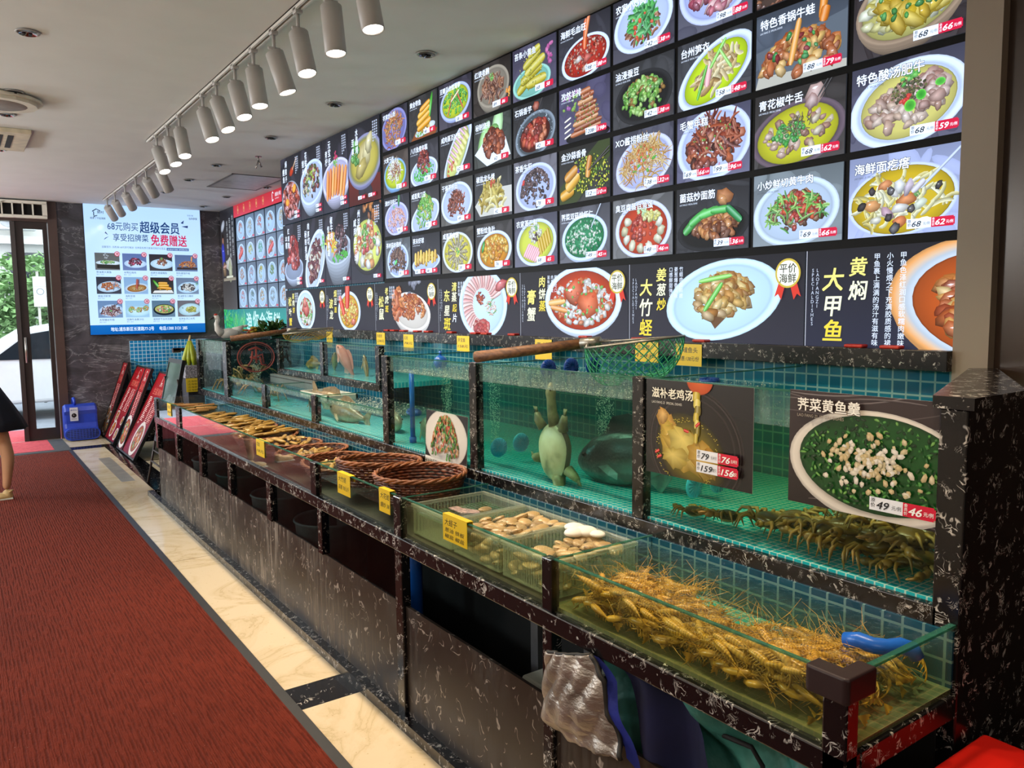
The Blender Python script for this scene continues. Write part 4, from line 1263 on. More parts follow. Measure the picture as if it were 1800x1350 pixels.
for (r_, c_), (nm, pa, pb, lab, bgc, V, items) in GRID.items():
    near = c_ >= 6
    p = Pic(TW, TH, r_ * 31 + c_)
    u = TH
    b0 = hexs(bgc)
    p.rect(0, 0, TW, TH, mixc(b0, WHT, .10), mixc(b0, BLK, .22))
    for _ in range(14):   # backdrop texture of the print
        x, y = p.r.uniform(0, TW), p.r.uniform(0, TH)
        p.ell(x, y, p.r.uniform(.03, .09), p.r.uniform(.01, .05), mixc(b0, WHT, .05), mixc(b0, BLK, .05), p.r.uniform(0, 3), 12)
    dish(p, V, items, u)
    nl = len(nm)
    sz = .115 * u * (1 if nl <= 6 else 6.3 / nl)
    pale = c_ in (1, 5) or (r_, c_) in ((3, 7), (3, 8), (4, 1), (3, 10), (4, 10), (4, 9), (4, 5), (3, 3), (4, 7))
    p.text(nm, .075 * u, .80 * u, sz * 1.25, hexs('#f6f8ff'), .022, 0, outline=hexs('#2a2c34') if pale else None)
    p.text('LAO FANG ZI  SPECIAL DISHES', .075 * u, .735 * u, .036 * u, hexs('#e8ecf6') if not pale else hexs('#50545e'), .0, 0, width=.36 * u)
    T = p.build('dish_poster', M_print)
    hang(T, WALL_R, (2.590, 1.222 + (10 - c_) * TP + TW, 1.832 + (4 - r_) * TPZ))
    tag(T, 'lit menu tile: ' + lab, 'menu picture', 'lit dish pictures in the black grid')
    q = Pic(.42 * TH * 1.62, .42 * TH, 5)
    q = Pic(TW, TH, 5)
    q.z = 0.0
    s = .115 * u
    if (r_, c_) == (3, 8):
        price(q, .16 * u, .05 * u, s * .95, '69', '66', near)
        price(q, .76 * u, .05 * u, s * .95, pa, pb, near)
    elif (r_, c_) == (4, 2):
        price(q, .20 * u, .05 * u, s * .95, '58', '52', False)
        price(q, .78 * u, .05 * u, s * .95, pa, pb, False)
    else:
        price(q, TW - s * 4.9 - .05 * u, .055 * u, s, pa, pb, near)
    o = q.build('price_label', M_print, T, thick=0)
    o.location = (0, 0, .009)

# ---- tall posters
TALL = [
    ('鲍鱼焖猪手', '红烧大块肉', 'braised abalone and trotters in a dark iron pan, spoon above', ('b', .5, .42, .48, .36, 0, '#9aa4b0', '#3c2a2c'), [('M', 80, .075, 1.3, REDS + ' #d86a5a #e8a0a0', .42, .3, 0, 0, .06), ('E', [(-.18, -.02, .09, .07, 0, '#f0b04a', '#c87a1e'), (.2, .2, .1, .07, .4, '#f0b04a', '#d0861e')]), ('E', [(.1, .52, .12, .07, .5, '#c8401e', '#7a2414')]), ('B', [(.26, .64, .16, .02, .7, '#c89a70')])]),
    ('镜头花蛤肉', '红烧', 'diced chilli meat in a tall white footed bowl', ('b', .52, .58, .56, .36, .2, '#d4e0f4', '#bccbe8', .34), [('M', 90, .05, 1.3, '#3a2426 #6a2a24 #a03a2a #d8c8a0 #4c6a2a', .38, .22, 0, -.02, .2), ('D', 14, .03, '#a8c84a', .2, .1, 0, .1)]),
    ('青柠元宝虾', '元宝虾', 'orange prawns standing in a white bowl', ('b', .54, .5, .56, .30, .1, '#d8d4ee', '#bcb8d8', .3), [('B', [(-.34 + .11 * i, -.02 - .02 * abs(i - 3), .24, .055, 1.45 - .03 * i, ['#e8862a', '#d86a1e', '#f0a04a'][i % 3]) for i in range(7)]), ('G', .0, .26, .1, '#6cae4a'), ('D', 6, .04, '#c82a5a', .06, .06, 0, .34)]),
    ('至尊水晶鸡', '水晶鸡', 'whole pale chicken in a lavender bowl on red wood', ('b', .52, .56, .54, .34, .15, '#8c8ab0', '#9a9870', .16), [('S', '#b8a84a', .8), ('K', [(.0, .04, .34, .2, .8, '#d8c070'), (.1, .12, .2, .14, 1.2, '#e4d08a'), (-.1, -.1, .2, .12, .5, '#c8b05c'), (.16, .2, .16, .1, 1, '#ead898')]), ('M', 14, .06, 1.3, '#5cae3a #3f8a2c', .12, .14, -.26, .12, .0)]),
    ('本帮红烧肉', '红烧肉', 'red braised pork tower in a small grey bowl', ('b', .52, .36, .5, .22, .05, '#b8c2d8', '#8c96ac', .2), [('M', 50, .10, 1.1, '#a81e1c #7a1414 #d03a34 #5a0e0e #e8807a', .3, .12, 0, .06, .52)]),
    ('秘制猪颈肉厚切', '厚切', 'sliced pork neck on a long white plate with greens', ('b', .56, .42, .62, .36, .9, '#dfe8f6', '#ccd8ec'), [('M', 60, .08, 1.6, '#6a2a34 #8a4a4c #e8dcc8 #a86a5c #4c1a22', .36, .2, -.02, -.02, .14), ('G', .4, .3, .13, '#5cc060')]),
    ('怪味黑胡椒牛肉', '牛肉粒', 'black pepper beef with carrot in a tall grey pot', ('b', .52, .56, .52, .24, .05, '#c4ccda', '#a8b0c0', .44), [('M', 70, .06, 1.1, '#3a2026 #5a343a #2a161c #7a4c50', .26, .16, .1, .02, .3), ('T', 40, .2, .02, '#f0c82a #e8602a #f4e04a', .2, .14, -.26, .04, .16), ('D', 26, .04, '#4cae3a', .3, .08, .1, -.14)]),
    ('咸肉虾干台州豆腐', '台州豆腐', 'tofu and prawns in yellow broth, black pan on a flame', ('b', .54, .50, .52, .40, .0, '#2c2a2e', '#3c3a3c'), [('D', 20, .06, '#c87a3a #8a4a24', .3, .14, .2, .5), ('S', '#d4d86a', .86), ('M', 40, .09, 1.3, '#f0ecd8 #e8d88a #e89a5c #d87a4a #f8f4e8', .4, .28, 0, 0, .05), ('M', 14, .05, 1.3, '#d84a4a #6cae4a', .3, .2, .06, .08, .0)]),
]
ys = [7.39, 6.895, 6.376, 5.853, 5.285]
PR8 = [[('78', '68'), ('138', '128')], [('68', '58'), ('98', '88')], [('78', '68'), ('98', '88')], [('128', '118'), ('68', '58')], [('58', '48'), ('88', '78')], [('68', '65')], [('128', '118')], [('68', '58')]]
for i, (nm, sub, lab, V, items) in enumerate(TALL):
    c_, r_ = i % 4, i // 4
    w_ = ys[c_] - ys[c_ + 1] - .008
    z0, z1 = ((2.412, 3.012) if r_ == 0 else (1.815, 2.404))
    h_ = z1 - z0
    p = Pic(w_, h_, 70 + i)
    p.rect(0, 0, w_, h_, hexs('#34333d'), hexs('#211f24'))
    if i == 3:
        p.rect(0, 0, w_, h_ * .36, hexs('#4c1a18'), hexs('#6a2620'))
    for _ in range(8):
        p.ell(p.r.uniform(0, w_), p.r.uniform(0, h_), .12, .05, hexs('#3a3640'), hexs('#2b2930'), p.r.uniform(0, 3), 12)
    dish(p, V, items, w_)
    half = max(2, len(nm) - 3)
    p.vtext(nm[half:], w_ * .30, h_ * .95, .052, hexs('#f4f6fc'), .02, 1.04, .12, shear=.1, sy=1.2)
    p.vtext(nm[:half], w_ * .17, h_ * .84, .052, hexs('#f4f6fc'), .02, 1.04, .12, shear=.1, sy=1.2)
    for k in range(3):
        for m in range(8 - k):
            p.rect(w_ * (.80 + .055 * k), h_ * (.93 - .032 * m), w_ * (.835 + .055 * k), h_ * (.95 - .032 * m), hexs('#b8bac4'))
    T = p.build('tall_dish_poster', M_print)
    hang(T, WALL_R, (2.590, ys[c_] - .004, z0))
    tag(T, 'lit tall poster: ' + lab, 'menu poster', 'tall lit posters at the far end of the menu wall')
    q = Pic(w_, h_, 1)
    q.z = 0.0
    for k, (a, b_) in enumerate(PR8[i]):
        if i == 3:
            price(q, w_ * (.33 + .33 * k), h_ * .055, .026, a, b_, False)
        else:
            price(q, w_ - .142, h_ * (.055 + .065 * (len(PR8[i]) - 1 - k)), .026, a, b_, False)
    o = q.build('price_label', M_print, T, thick=0)
    o.location = (0, 0, .009)

# ---- wide strip panels with calligraphy
GOLD = hs('#f6e27a #fbf3c8 #f0cf3e #ffffff')
CRAB = [('M', 90, .05, 1.5, '#f4ece0 #e8dcc8 #d8b8a0 #e88a5c', .34, .34, 0, 0, .0)]
STRIP = [
    ('松叶蟹', '蒸肉饼', 'crab shell on minced meat patty in a white plate', ('b', 1.30, .46, .52, .52, 0, '#dfeefa', '#d4e6f4'), [('E', [(.02, -.04, .36, .36, 0, '#c8602a', '#8a2a14')]), ('M', 60, .07, 1.6, '#e8e0c8 #c8d8a0 #f4ecd8 #6cae4a', .33, .32, .02, -.05, .0), ('K', [(.02, .04, .2, .22, .6, '#e0402a'), (-.02, .2, .09, .16, .2, '#e85a3c')])]),
    ('波龙', '焗豆面', 'red lobster over yellow noodles in a white bowl', ('b', 1.28, .42, .50, .46, 0, '#dbe6f6', '#d0dcf0', .1), [('S', '#e0a82a', .84), ('M', 90, .06, 1.5, '#f0c84a #e8a02a #f8e07a #e0702a', .36, .3, 0, 0, .04), ('B', [(-.04, .36, .3, .1, 1.5, '#d8321c'), (-.3, .14, .24, .08, 2.0, '#e03a20'), (-.12, .66, .22, .012, 1.7, '#e0502a'), (.06, .66, .22, .012, 1.3, '#e0502a')]), ('K', [(.2, -.24, .12, .09, .3, '#e04a20')])]),
    ('松鼠', '老虎斑', 'crisp fried fish curls in a tilted white oval bowl', ('b', 1.56, .40, .64, .38, -.18, '#efe6dc', '#dcd2c6', .3), [('D', 16, .08, '#6a6a7a #8a8a98', .2, .3, .1, .5), ('M', 120, .06, 1.4, '#d86a24 #c04c18 #e88a40 #a83a14', .42, .2, .04, .06, .18), ('T', 40, .26, .05, '#c8501c #e8803a', .12, .2, -.42, .1, .26)]),
    ('东星斑', '清蒸起片', 'ring of pink sliced fish on a pale blue plate', ('b', 1.52, .52, .60, .60, 0, '#d8ecf8', '#cde6f6'), [('B', [(.36 * cos(a_), .40 * sin(a_), .13, .06, a_, ['#f4ccc4', '#f0b8b0', '#e8a8a4'][i % 3]) for i, a_ in enumerate([.4 + .155 * k for k in range(28)])]), ('M', 24, .08, 1.5, '#d8504a #b83a3a #e89a8c', .16, .12, .0, -.42, .0), ('K', [(.46, .3, .16, .09, .5, '#d84a4a')]), ('M', 20, .03, 2, '#c8421e #8a2a14', .1, .1, -.02, .1, .0), ('T', 30, .14, .01, '#e8a088 #6cae5a #f4e8d8', .12, .12, .24, -.06, .0)]),
    ('膏蟹', '肉饼蒸', 'two orange crab shells on minced meat in a white tureen', ('b', 1.62, .54, .68, .50, .0, '#dfeaf8', '#d4e2f4', .22), [('S', '#b83a1a', .86), ('M', 130, .05, 1.5, '#f4f0e8 #e8dcd0 #f0e8dc #e0703a', .52, .32, 0, -.02, .0), ('K', [(-.12, .12, .19, .19, .3, '#e8501c'), (.14, -.06, .2, .19, 1.3, '#f0602a')]), ('B', [(-.44, -.02, .16, .05, .1, '#f0b060'), (-.40, -.12, .16, .04, -.2, '#e89a50')]), ('D', 40, .03, '#6cae4a #e0502a', .46, .3, 0, 0)]),
    ('大竹蛏', '姜葱炒', 'razor clams with ginger and scallion on a pale oval plate', ('b', 1.50, .50, .70, .46, .28, '#d6eef8', '#cbe8f4'), [('P', [(1.22, .34), (1.36, .16), (1.84, .56), (1.7, .66)], '#6a4a30'), ('M', 95, .07, 1.6, '#e0a84a #d08a34 #f0cc80 #b87228 #c89a5c', .34, .16, .02, -.02, .26), ('B', [(-.06, .26, .2, .03, .15, '#8cd05a'), (-.08, .04, .2, .03, 1.0, '#6cc04a')])]),
    ('大甲鱼', '黄焖', 'braised turtle in a big orange clay bowl', ('b', 1.72, .40, .86, .62, -.28, '#e8a05c', '#d8e0e8', .3), [('S', '#b8501a', .78), ('M', 110, .09, 1.4, '#d8782a #c0541c #e8a04a #a83c14 #f0c070', .52, .38, .04, 0, .0), ('F', -.06, .14, .16, .05, .7, '#8cc84a'), ('G', .3, -.36, .12, '#3f9a34')]),
]
sy_ = [7.39, 6.40, 5.446, 4.498, 3.583, 2.71, 1.77, .93]
BADGE = ['平价', '海鲜']
for i, (n1_, n2_, lab, V, items) in enumerate(STRIP):
    full = sy_[i] - sy_[i + 1] - .006
    w_ = full if i < 6 else sy_[i] - 1.226
    h_ = .348
    u = h_
    SX = 1.26
    p = Pic(w_ / SX, h_, 90 + i)
    p.rect(0, 0, w_, h_, hexs('#2b2b3a') if i > 5 else hexs('#322f38'), hexs('#1d1c22'))
    p.rect(0, 0, .0026, h_, hexs('#b8b4b8'))
    V = list(V)
    V[1] = (V[1] + (full / h_ - 2.72) * .8) / SX + (.06 if i < 6 else .41)
    dish(p, V, [(it[0], [((a - 1.5) / SX + 1.28, b_) for a, b_ in it[1]], it[2]) if it[0] == 'P' else it for it in items], u)
    p.v = [(x * SX, y, z) for x, y, z in p.v]
    p.w = w_
    p.clip = (0, 0, w_, h_)
    big = h_ * .235
    p.vtext(n1_, u * .33, h_ * (.80 if len(n1_) > 2 else .72), big, WHT, .02, 1.12, .10, GOLD, .12)
    p.vtext(n2_, u * .60, h_ * .92, big * (.92 if len(n2_) < 3 else .72), WHT, .02, 1.1, .10, GOLD, .12)
    p.vtext('LAOFANGZI', u * .145, h_ * .82, .018, hexs('#d0d2dc'), 0, .9)
    p.vtext('SPECIALDISHES', u * .09, h_ * .82, .018, hexs('#d0d2dc'), 0, .9)
    txt = {5: ('竹蛏肉质鲜嫩', '姜葱爆香入味', '口感鲜甜弹牙'), 6: ('甲鱼色泽红润口感软糯肉嫩味香', '小火慢煨之下充满胶质感的裙边', '甲鱼裹上满满的汤汁有滋有味')}.get(i, ('鲜美可口', '肉质细嫩', '滋味浓郁'))
    for k, s_ in enumerate(txt):
        p.vtext(s_, u * (.94 - .085 * k if i != 6 else 1.06 - .13 * k), h_ * .93, .0225 if i != 6 else .024, hexs('#e4e6ee'), .008, 1.02)
    if i < 6:
        bx, by, br = w_ - u * .2, h_ * .78, u * .16
        p.ngon([(bx - br * .7, by - br * .6), (bx - br * .2, by - br * .8), (bx - br * .5, by - br * 1.8), (bx - br * .75, by - br * 1.4), (bx - br * 1.05, by - br * 1.6)], hexs('#d83a2a'))
        p.ngon([(bx + br * .2, by - br * .8), (bx + br * .7, by - br * .6), (bx + br * 1.05, by - br * 1.6), (bx + br * .75, by - br * 1.4), (bx + br * .5, by - br * 1.8)], hexs('#d83a2a'))
        p.ell(bx, by, br, br, hexs('#e8d468'), hexs('#c8a83a'))
        p.ell(bx, by, br * .86, br * .86, hexs('#f4f0dc'), hexs('#f0ead0'))
        for k, s_ in enumerate(BADGE):
            p.text(s_, bx, by + br * (.08 - .68 * k), br * .68, hexs('#3a3428'), .012, anchor='c')
    T = p.build('strip_poster', M_print)
    hang(T, WALL_R, (2.592, sy_[i] - .003, 1.452))
    tag(T, 'wide lit panel: ' + lab, 'menu panel', 'wide calligraphy panels above the marble ledge')
# ================================================================== lit board on the end wall
BW, BH = 1.44, 1.69
M_board = attr_mat('lit_board_print', 1.05, .15, .1)
p = Pic(BW, BH, 300)
p.rect(0, 0, BW, BH, hexs('#d6eefc'), hexs('#c2defa'))
p.rect(0, 0, BW, .125, hexs('#0a5fa8'), hexs('#0d6ab4'))
p.text('地址:浦东新区长清路77-2号     电话:1300 3131 285', BW / 2, .045, .058, hexs('#f0f8ff'), .022, anchor='c', width=.96)
ink = hexs('#1f3f6e')
p.text('68元购买', .27, 1.375, .118, ink, .004, width=.37)
p.text('超级会员', .66, 1.36, .165, ink, .022, width=.50)
p.text('享受招牌菜', .33, 1.235, .105, ink, .008, width=.43)
p.text('免费赠送', .79, 1.195, .16, hexs('#d4204e'), .022, width=.46)
for pts in ([(1.18, 1.50), (1.225, 1.54), (1.215, 1.49)], [(1.19, 1.455), (1.275, 1.47), (1.27, 1.435)], [(.235, 1.325), (.275, 1.30), (.245, 1.345)], [(.22, 1.235), (.285, 1.285), (.235, 1.26)]):
    p.ngon(pts, ink)
p.text('温馨提示: 消费满168元即可赠送  招牌菜免费可更换同等价位菜品', .19, 1.135, .03, hexs('#4a6484'), .0, width=.78)
p.rect(.985, 1.122, 1.27, 1.158, hexs('#2a5a94'))
p.text('每天限领不可叠加  最终解释归本店', .995, 1.131, .02, WHT, 0, width=.265)
# small house emblem and lettering
for pts in ([(.10, 1.60), (.15, 1.635), (.155, 1.625), (.105, 1.59)], [(.15, 1.635), (.20, 1.61), (.198, 1.60), (.15, 1.625)], [(.115, 1.595), (.125, 1.595), (.125, 1.54), (.115, 1.54)], [(.12, 1.54), (.16, 1.55), (.16, 1.54), (.125, 1.53)], [(.115, 1.535), (.13, 1.53), (.12, 1.515)]):
    p.ngon(pts, hexs('#26323c'))
p.text('姚村', .16, 1.575, .04, hexs('#26323c'), .01)
p.text('姚家了不起海鲜', .075, 1.50, .03, hexs('#3a464c'), .008, width=.18)
p.text('在线点餐', 1.27, 1.60, .024, hexs('#4a5a6a'), 0, width=.08)
p.text('当场享受', 1.29, 1.555, .034, hexs('#2a3a4a'), .01, width=.11)
BD = [
    ('葱油蒸大黄鱼', '168', '#5a5a58', [('E', [(.7, .42, .66, .14, 0, '#dfe8ee', '#b8c8cc')]), ('M', 40, .05, 1.8, '#3f9a3a #d8d8a0 #8cc06a', .4, .07, .7, .46, 0), ('P', [(.1, .1), (1.4, .06), (1.4, .3), (.1, .34)], '#2a2826'), ('D', 14, .05, '#a8b0b4', .12, .16, .6, .82)]),
    ('本帮红烧肉', '128', '#5a6c9a', [('b', .7, .42, .64, .26)] and [('E', [(.7, .4, .62, .25, 0, '#cfe0f4', '#a8c0dc')]), ('M', 46, .08, 1.2, '#8a1c3a #5c1028 #c84a6c #3a0a18', .38, .15, .7, .42, .26)]),
    ('招牌东坡酱鳗鱼', '89', '#302c30', [('E', [(.72, .42, .66, .3, 0, '#d0e4f0', '#a8c4d4')]), ('T', 60, .2, .025, BRN + ' #b05a34', .24, .14, .74, .44, .26), ('G', .72, .74, .09, '#4cae4a')]),
    ('特色香锅牛蛙', '88', '#56688c', [('P', [(.1, .1), (1.35, .1), (1.3, .24), (.12, .24)], '#3a2c28'), ('M', 70, .06, 1.4, OR, .5, .14, .74, .34, .22), ('B', [(.98, .76, .16, .05, 1.5, '#d8863a')])]),
    ('椒盐河虾饼', '98', '#2a2c38', [('E', [(.7, .42, .66, .32, .1, '#cfe2f0', '#a4bccc')]), ('M', 50, .07, 1.5, '#c8622a #a84a1c #e08a4a', .3, .18, .6, .42, .14), ('T', 16, .3, .02, '#6a86a0 #d8702a', .16, .1, 1.0, .44, .1)]),
    ('海鲜豆面', '78', '#86a8c8', [('E', [(.7, .36, .66, .28, .1, '#d8e4ee', '#b0c4d4'), (.7, .34, .54, .22, .1, '#b8864a', '#8a5a30')]), ('M', 30, .05, 1.3, '#e0c070 #c88a4a', .34, .1, .76, .32, 0), ('B', [(.72, .6, .3, .06, 1.5, '#a8321c'), (.82, .66, .24, .03, 1.5, '#6a2418')])]),
    ('黄金带鱼', '48', '#2e2a28', [('F', .36, .56, .36, .08, 2.2, '#5cae3a'), ('P', [(.1, .06), (1.3, .06), (1.2, .24), (.2, .2)], '#e8e4dc'), ('M', 20, .06, 1.5, '#e89a1c #f0b43a', .36, .1, .74, .34, 0), ('B', [(.84, .36, .34, .09, -.1, '#e8981c'), (.74, .52, .3, .08, .0, '#f0ac30'), (.7, .66, .26, .07, .0, '#e8a028')])]),
    ('葱油野生口蘑虾', '58', '#6a7a90', [('E', [(.72, .4, .64, .34, .1, '#cfe6f4', '#a8c8dc')]), ('M', 50, .08, 1.6, '#3a3030 #5a4a44 #e8e4d8 #241e1e', .44, .18, .7, .38, .12), ('G', 1.2, .6, .08, '#4cae4a')]),
    ('本帮鳝丝年糕', '98', '#6a86a8', [('E', [(.7, .42, .64, .36, .1, '#d4e4f4', '#a8c0d8')]), ('T', 110, .26, .028, '#5a2a30 #3a1820 #8a4a4a #d0b0a8', .48, .26, .7, .38, .06), ('G', .68, .4, .08, '#6cc06a'), ('B', [(.92, .72, .26, .02, .6, '#4a2a20')])]),
    ('招牌牛油果沙拉', '48', '#9ac0d8', [('E', [(.72, .36, .7, .32, .05, '#d0ecf4', '#a4ccd8')]), ('M', 24, .07, 1.2, '#8ccc6a #e0e0a0 #e8a04a', .16, .14, .36, .46, .1), ('M', 24, .07, 1.2, '#a0d070 #ece0b0 #d88a3a', .16, .14, .76, .42, .1), ('M', 24, .07, 1.2, '#8cc06a #f0e8c0 #e09a4a', .16, .14, 1.14, .5, .1)]),
    ('咸肉虾干台州豆腐', '58', '#5a7486', [('E', [(.7, .44, .62, .34, 0, '#2c3440', '#181c22'), (.7, .48, .54, .26, 0, '#d8d890', '#a8a858')]), ('M', 30, .08, 1.3, '#f0ecdc #e8b070 #d8704a #6cae4a', .4, .18, .7, .48, 0)]),
    ('招牌金汤口水鸡', '48', '#6a6468', [('E', [(.72, .44, .66, .38, .1, '#cfe6ea', '#9fc0c8')]), ('M', 34, .07, 1.5, '#c8c43a #e0d860 #a8a02a', .3, .16, .8, .4, .12), ('G', .3, .54, .06, '#3a6a6a')]),
]
pw, ph = .292, .222
for i, (nm, pr_, bgc, items) in enumerate(BD):
    c_, r_ = i % 4, i // 4
    x = .10 + c_ * .327
    y = .845 - r_ * .312
    p.clip = (x, y, x + pw, y + ph)
    p.rect(x, y, x + pw, y + ph, mixc(hexs(bgc), WHT, .1), hexs(bgc))
    # paint relative to the small frame
    def sub(it):
        k = it[0]
        if k in 'MT':
            return it[:-3] + (it[-3] + x / ph, it[-2] + y / ph, it[-1])
        if k == 'D':
            return it[:-2] + (it[-2] + x / ph, it[-1] + y / ph)
        if k in 'EBK':
            return (k, [(q[0] + x / ph, q[1] + y / ph) + q[2:] for q in it[1]])
        if k in 'GF':
            return (k, it[1] + x / ph, it[2] + y / ph) + it[3:]
        if k == 'P':
            return (k, [(a + x / ph, b_ + y / ph) for a, b_ in it[1]], it[2])
        return it
    dish(p, ('none', 0, 0, .5, .4), [sub(it) for it in items], ph)
    p.clip = (0, 0, BW, BH)
    p.ell(x + pw - .025, y + ph - .01, .034, .034, hexs('#c83a50'), hexs('#b82a44'))
    p.ell(x + pw - .025, y + ph - .01, .026, .026, hexs('#f4e4ea'), hexs('#f0d8e0'))
    p.text('赠', x + pw - .025, y + ph - .027, .042, hexs('#c02c48'), .02, anchor='c')
    p.text(nm, x + .01, y - .04, .03, hexs('#4a6078'), .004)
    p.text('售价: ' + pr_ + '元', x + .01, y - .066, .018, hexs('#6a8098'), 0)
T = empty('promo_lightbox', (1.443, YE - .04, 1.33))
tag(T, 'big pale blue lit promotion board with twelve dish photos on the slate wall', 'lit board')
part(MB().box((1.437, YE - .035, 1.324), (1.443 + BW + .006, YE - .0, 1.33 + BH + .006)), 'box_frame', plain('dark_box_frame', '#262a32', .4), T)
o = p.build('print_panel', M_board, None, .004)
o.matrix_world = Matrix.Translation((1.443, YE - .036, 1.33)) @ WALL_E
o.parent = T
o.matrix_parent_inverse = Matrix.Translation(-Vector(T.location))

# ================================================================== recessed far menu wall
def wall_print(p, name, loc, mat=None, thick=.006):
    o = p.build(name, mat or M_print_dim, None, thick)
    return hang(o, WALL_R, loc)


XF = 3.18
p = Pic(2.0, .165, 5)
p.rect(0, 0, 2.0, .165, hexs('#e02a3a'), hexs('#c8202e'))
for i in range(5):
    p.ell(.2 + i * .26, .085, .028, .05, hexs('#c8303a'), hexs('#f0c060'))
    p.ell(.2 + i * .26, .085, .022, .042, hexs('#d42a38'), hexs('#d42a38'))
    p.text('海鲜大排档'[i], .2 + i * .26, .07, .04, hexs('#f4d080'), .01, anchor='c')
for pts in ([(1.56, .12), (1.60, .15), (1.64, .12), (1.60, .13)], [(1.57, .12), (1.585, .12), (1.585, .04), (1.57, .04)], [(1.57, .05), (1.62, .06), (1.62, .045), (1.58, .03)]):
    p.ngon(pts, WHT)
p.text('姚家小院', 1.68, .085, .05, WHT, .01)
p.text('LAO FANG ZI', 1.68, .05, .022, WHT, 0)
tag(wall_print(p, 'red_header_sign', (XF - .03, 10.89, 2.862)), 'red lit header strip over the far recessed picture grid', 'sign')
cols_ = ['#e0a090 #c8706a', '#b8b0a0 #d8d0b8', '#e0785a #d04a3a', '#c88a5a #a86a4a', '#e8d0a0 #c8a878', '#d83a2a #f06a4a', '#8cae4a #e8d84a', '#3aa88a #5cc8a0', '#e0a878 #b8704a', '#c8a0b0 #a88090', '#d8a080 #b87a5a', '#c8b0c0 #a890a8', '#e0d04a #c8b83a', '#8cae5a #5a8a3a', '#e89a7a #c87a5a', '#e0a0a8 #c8808a', '#7a9a9a #5a7a7a', '#e8c8a0 #b89a70', '#8a9aa8 #a8b8c0', '#e0b88a #d0885a']
for i in range(20):
    c_, r_ = i % 5, i // 5
    y1 = 10.80 - c_ * .40
    w_, h_ = .37, (.285 if r_ else .30)
    p = Pic(w_, h_, 400 + i)
    p.rect(0, 0, w_, h_, hexs('#8fa0b4'), hexs('#5c6a7a'))
    vessel(p, 'b', .62, .45, .52, .42, .1 * (i % 3), '#d0e6f6', '#b8d4ea', 0, h_)
    for x, y in scatter(p, 26, .62 * h_, .44 * h_, .26 * h_, .2 * h_, 0, .24 * h_):
        p.blob(x, y, .07 * h_, .05 * h_, p.r.uniform(0, 3), p.r.choice(hs(cols_[i])))
    if i in (5, 8):
        p.capsule(.6 * h_, .42 * h_, .4 * h_, .14 * h_, .5, hexs('#d8382a'))
    p.rect(w_ * .78, h_ * .04, w_ * .97, h_ * .12, hexs('#d84a5a'))
    o = wall_print(p, 'far_dish_picture', (XF - .03, y1, 2.545 - r_ * .295), M_print_dim)
    tag(o, 'small pale lit picture in the far grid, %s row, %s column from the slate corner' % (['top', 'second', 'third', 'bottom'][r_], ['first', 'second', 'third', 'fourth', 'fifth'][c_]), 'menu picture', 'pale lit pictures in the far grid')
b = MB().box((XF - .02, 8.75, 1.66), (XF - .001, 10.86, 2.86))
tag(b.build('far_lightbox', M_lbox), 'black backing box behind the far grid of pale pictures', 'lightbox')
p = Pic(.66, 1.38, 9)
p.rect(0, 0, .66, 1.38, hexs('#4a4648'), hexs('#221f22'))
p.rect(0, 0, .66, .46, hexs('#5a5452'), hexs('#3a3634'))
p.ell(.12, 1.16, .11, .06, hexs('#c8c8cc'), hexs('#6a6a70'), .6)
for k, s_ in enumerate(('台州的海鲜大王', '古法秘制家乡味', '当天大海捕捞')):
    p.vtext(s_, .58 - .13 * k, 1.28 - .03 * k, .075, hexs('#c8c6c4'), .0, 1.06, .1)
p.capsule(.10, .86, .12, .05, 1.5, hexs('#6a4634'))
p.ell(.10, 1.0, .05, .06, hexs('#1c1416'), hexs('#120c0e'))
p.ell(.10, .96, .035, .045, hexs('#b8806a'), hexs('#8a5a48'))
p.blob(.10, .74, .09, .20, .1, hexs('#1f2fb8'), .2, .4, 14)
p.blob(.13, .56, .08, .12, .0, hexs('#8a6a4a'), .2, .4, 10)
p.capsule(.17, .60, .10, .025, .1, hexs('#b8806a'))
p.blob(.36, .62, .16, .10, .0, hexs('#cfc8bc'), .3, .3, 12)
p.blob(.40, .52, .08, .16, .0, hexs('#b8b890'), .3, .3, 12)
p.rect(.06, .40, .64, .44, hexs('#a89a84'), hexs('#8a7c68'))
p.capsule(.36, .45, .16, .02, 0, hexs('#d8d0b0'))
tag(wall_print(p, 'person_poster', (XF - .03, 11.55, 1.64)), 'dark poster of a cook in blue at a table, beside the slate corner', 'poster')
p = Pic(2.75, .30, 10)
p.rect(0, 0, 2.75, .30, hexs('#2fae8c'), hexs('#1f8a84'))
for i in range(70):
    p.strand(p.r.uniform(.1, 1.0), p.r.uniform(.05, .22), .2, .006, p.r.uniform(.6, 2.4), hexs(p.r.choice(['#3fe05c', '#2fc04a', '#8cf06a'])), .6)
for i in range(16):
    p.ell(p.r.uniform(.0, .4), p.r.uniform(0, .3), .05, .04, hexs('#4adc6a'), hexs('#1f6a5a'))
for k, ch in enumerate('渔你会海鲜'):
    p.text(ch, 1.05 + .27 * k, .04 + .02 * (k % 2), .25, hexs('#d8f8ec'), .015)
p.strand(1.9, .24, .8, .004, .4, hexs('#b8f0d8'), .5)
tag(wall_print(p, 'green_sign', (XF - .03, 11.56, 1.345)), 'green lit strip with white brush lettering below the far grid', 'sign')

# ================================================================== pictures taped to the tanks
def tank_print(p, name, loc, lab, labels=()):
    o = p.build(name, M_paper, None, .0015, back=(.6, .6, .58))
    hang(o, WALL_R, loc)
    tag(o, lab, 'menu picture')
    for q in labels:
        c = q.build('price_label', M_paper, o, thick=0)
        c.location = (0, 0, .012)
    return o


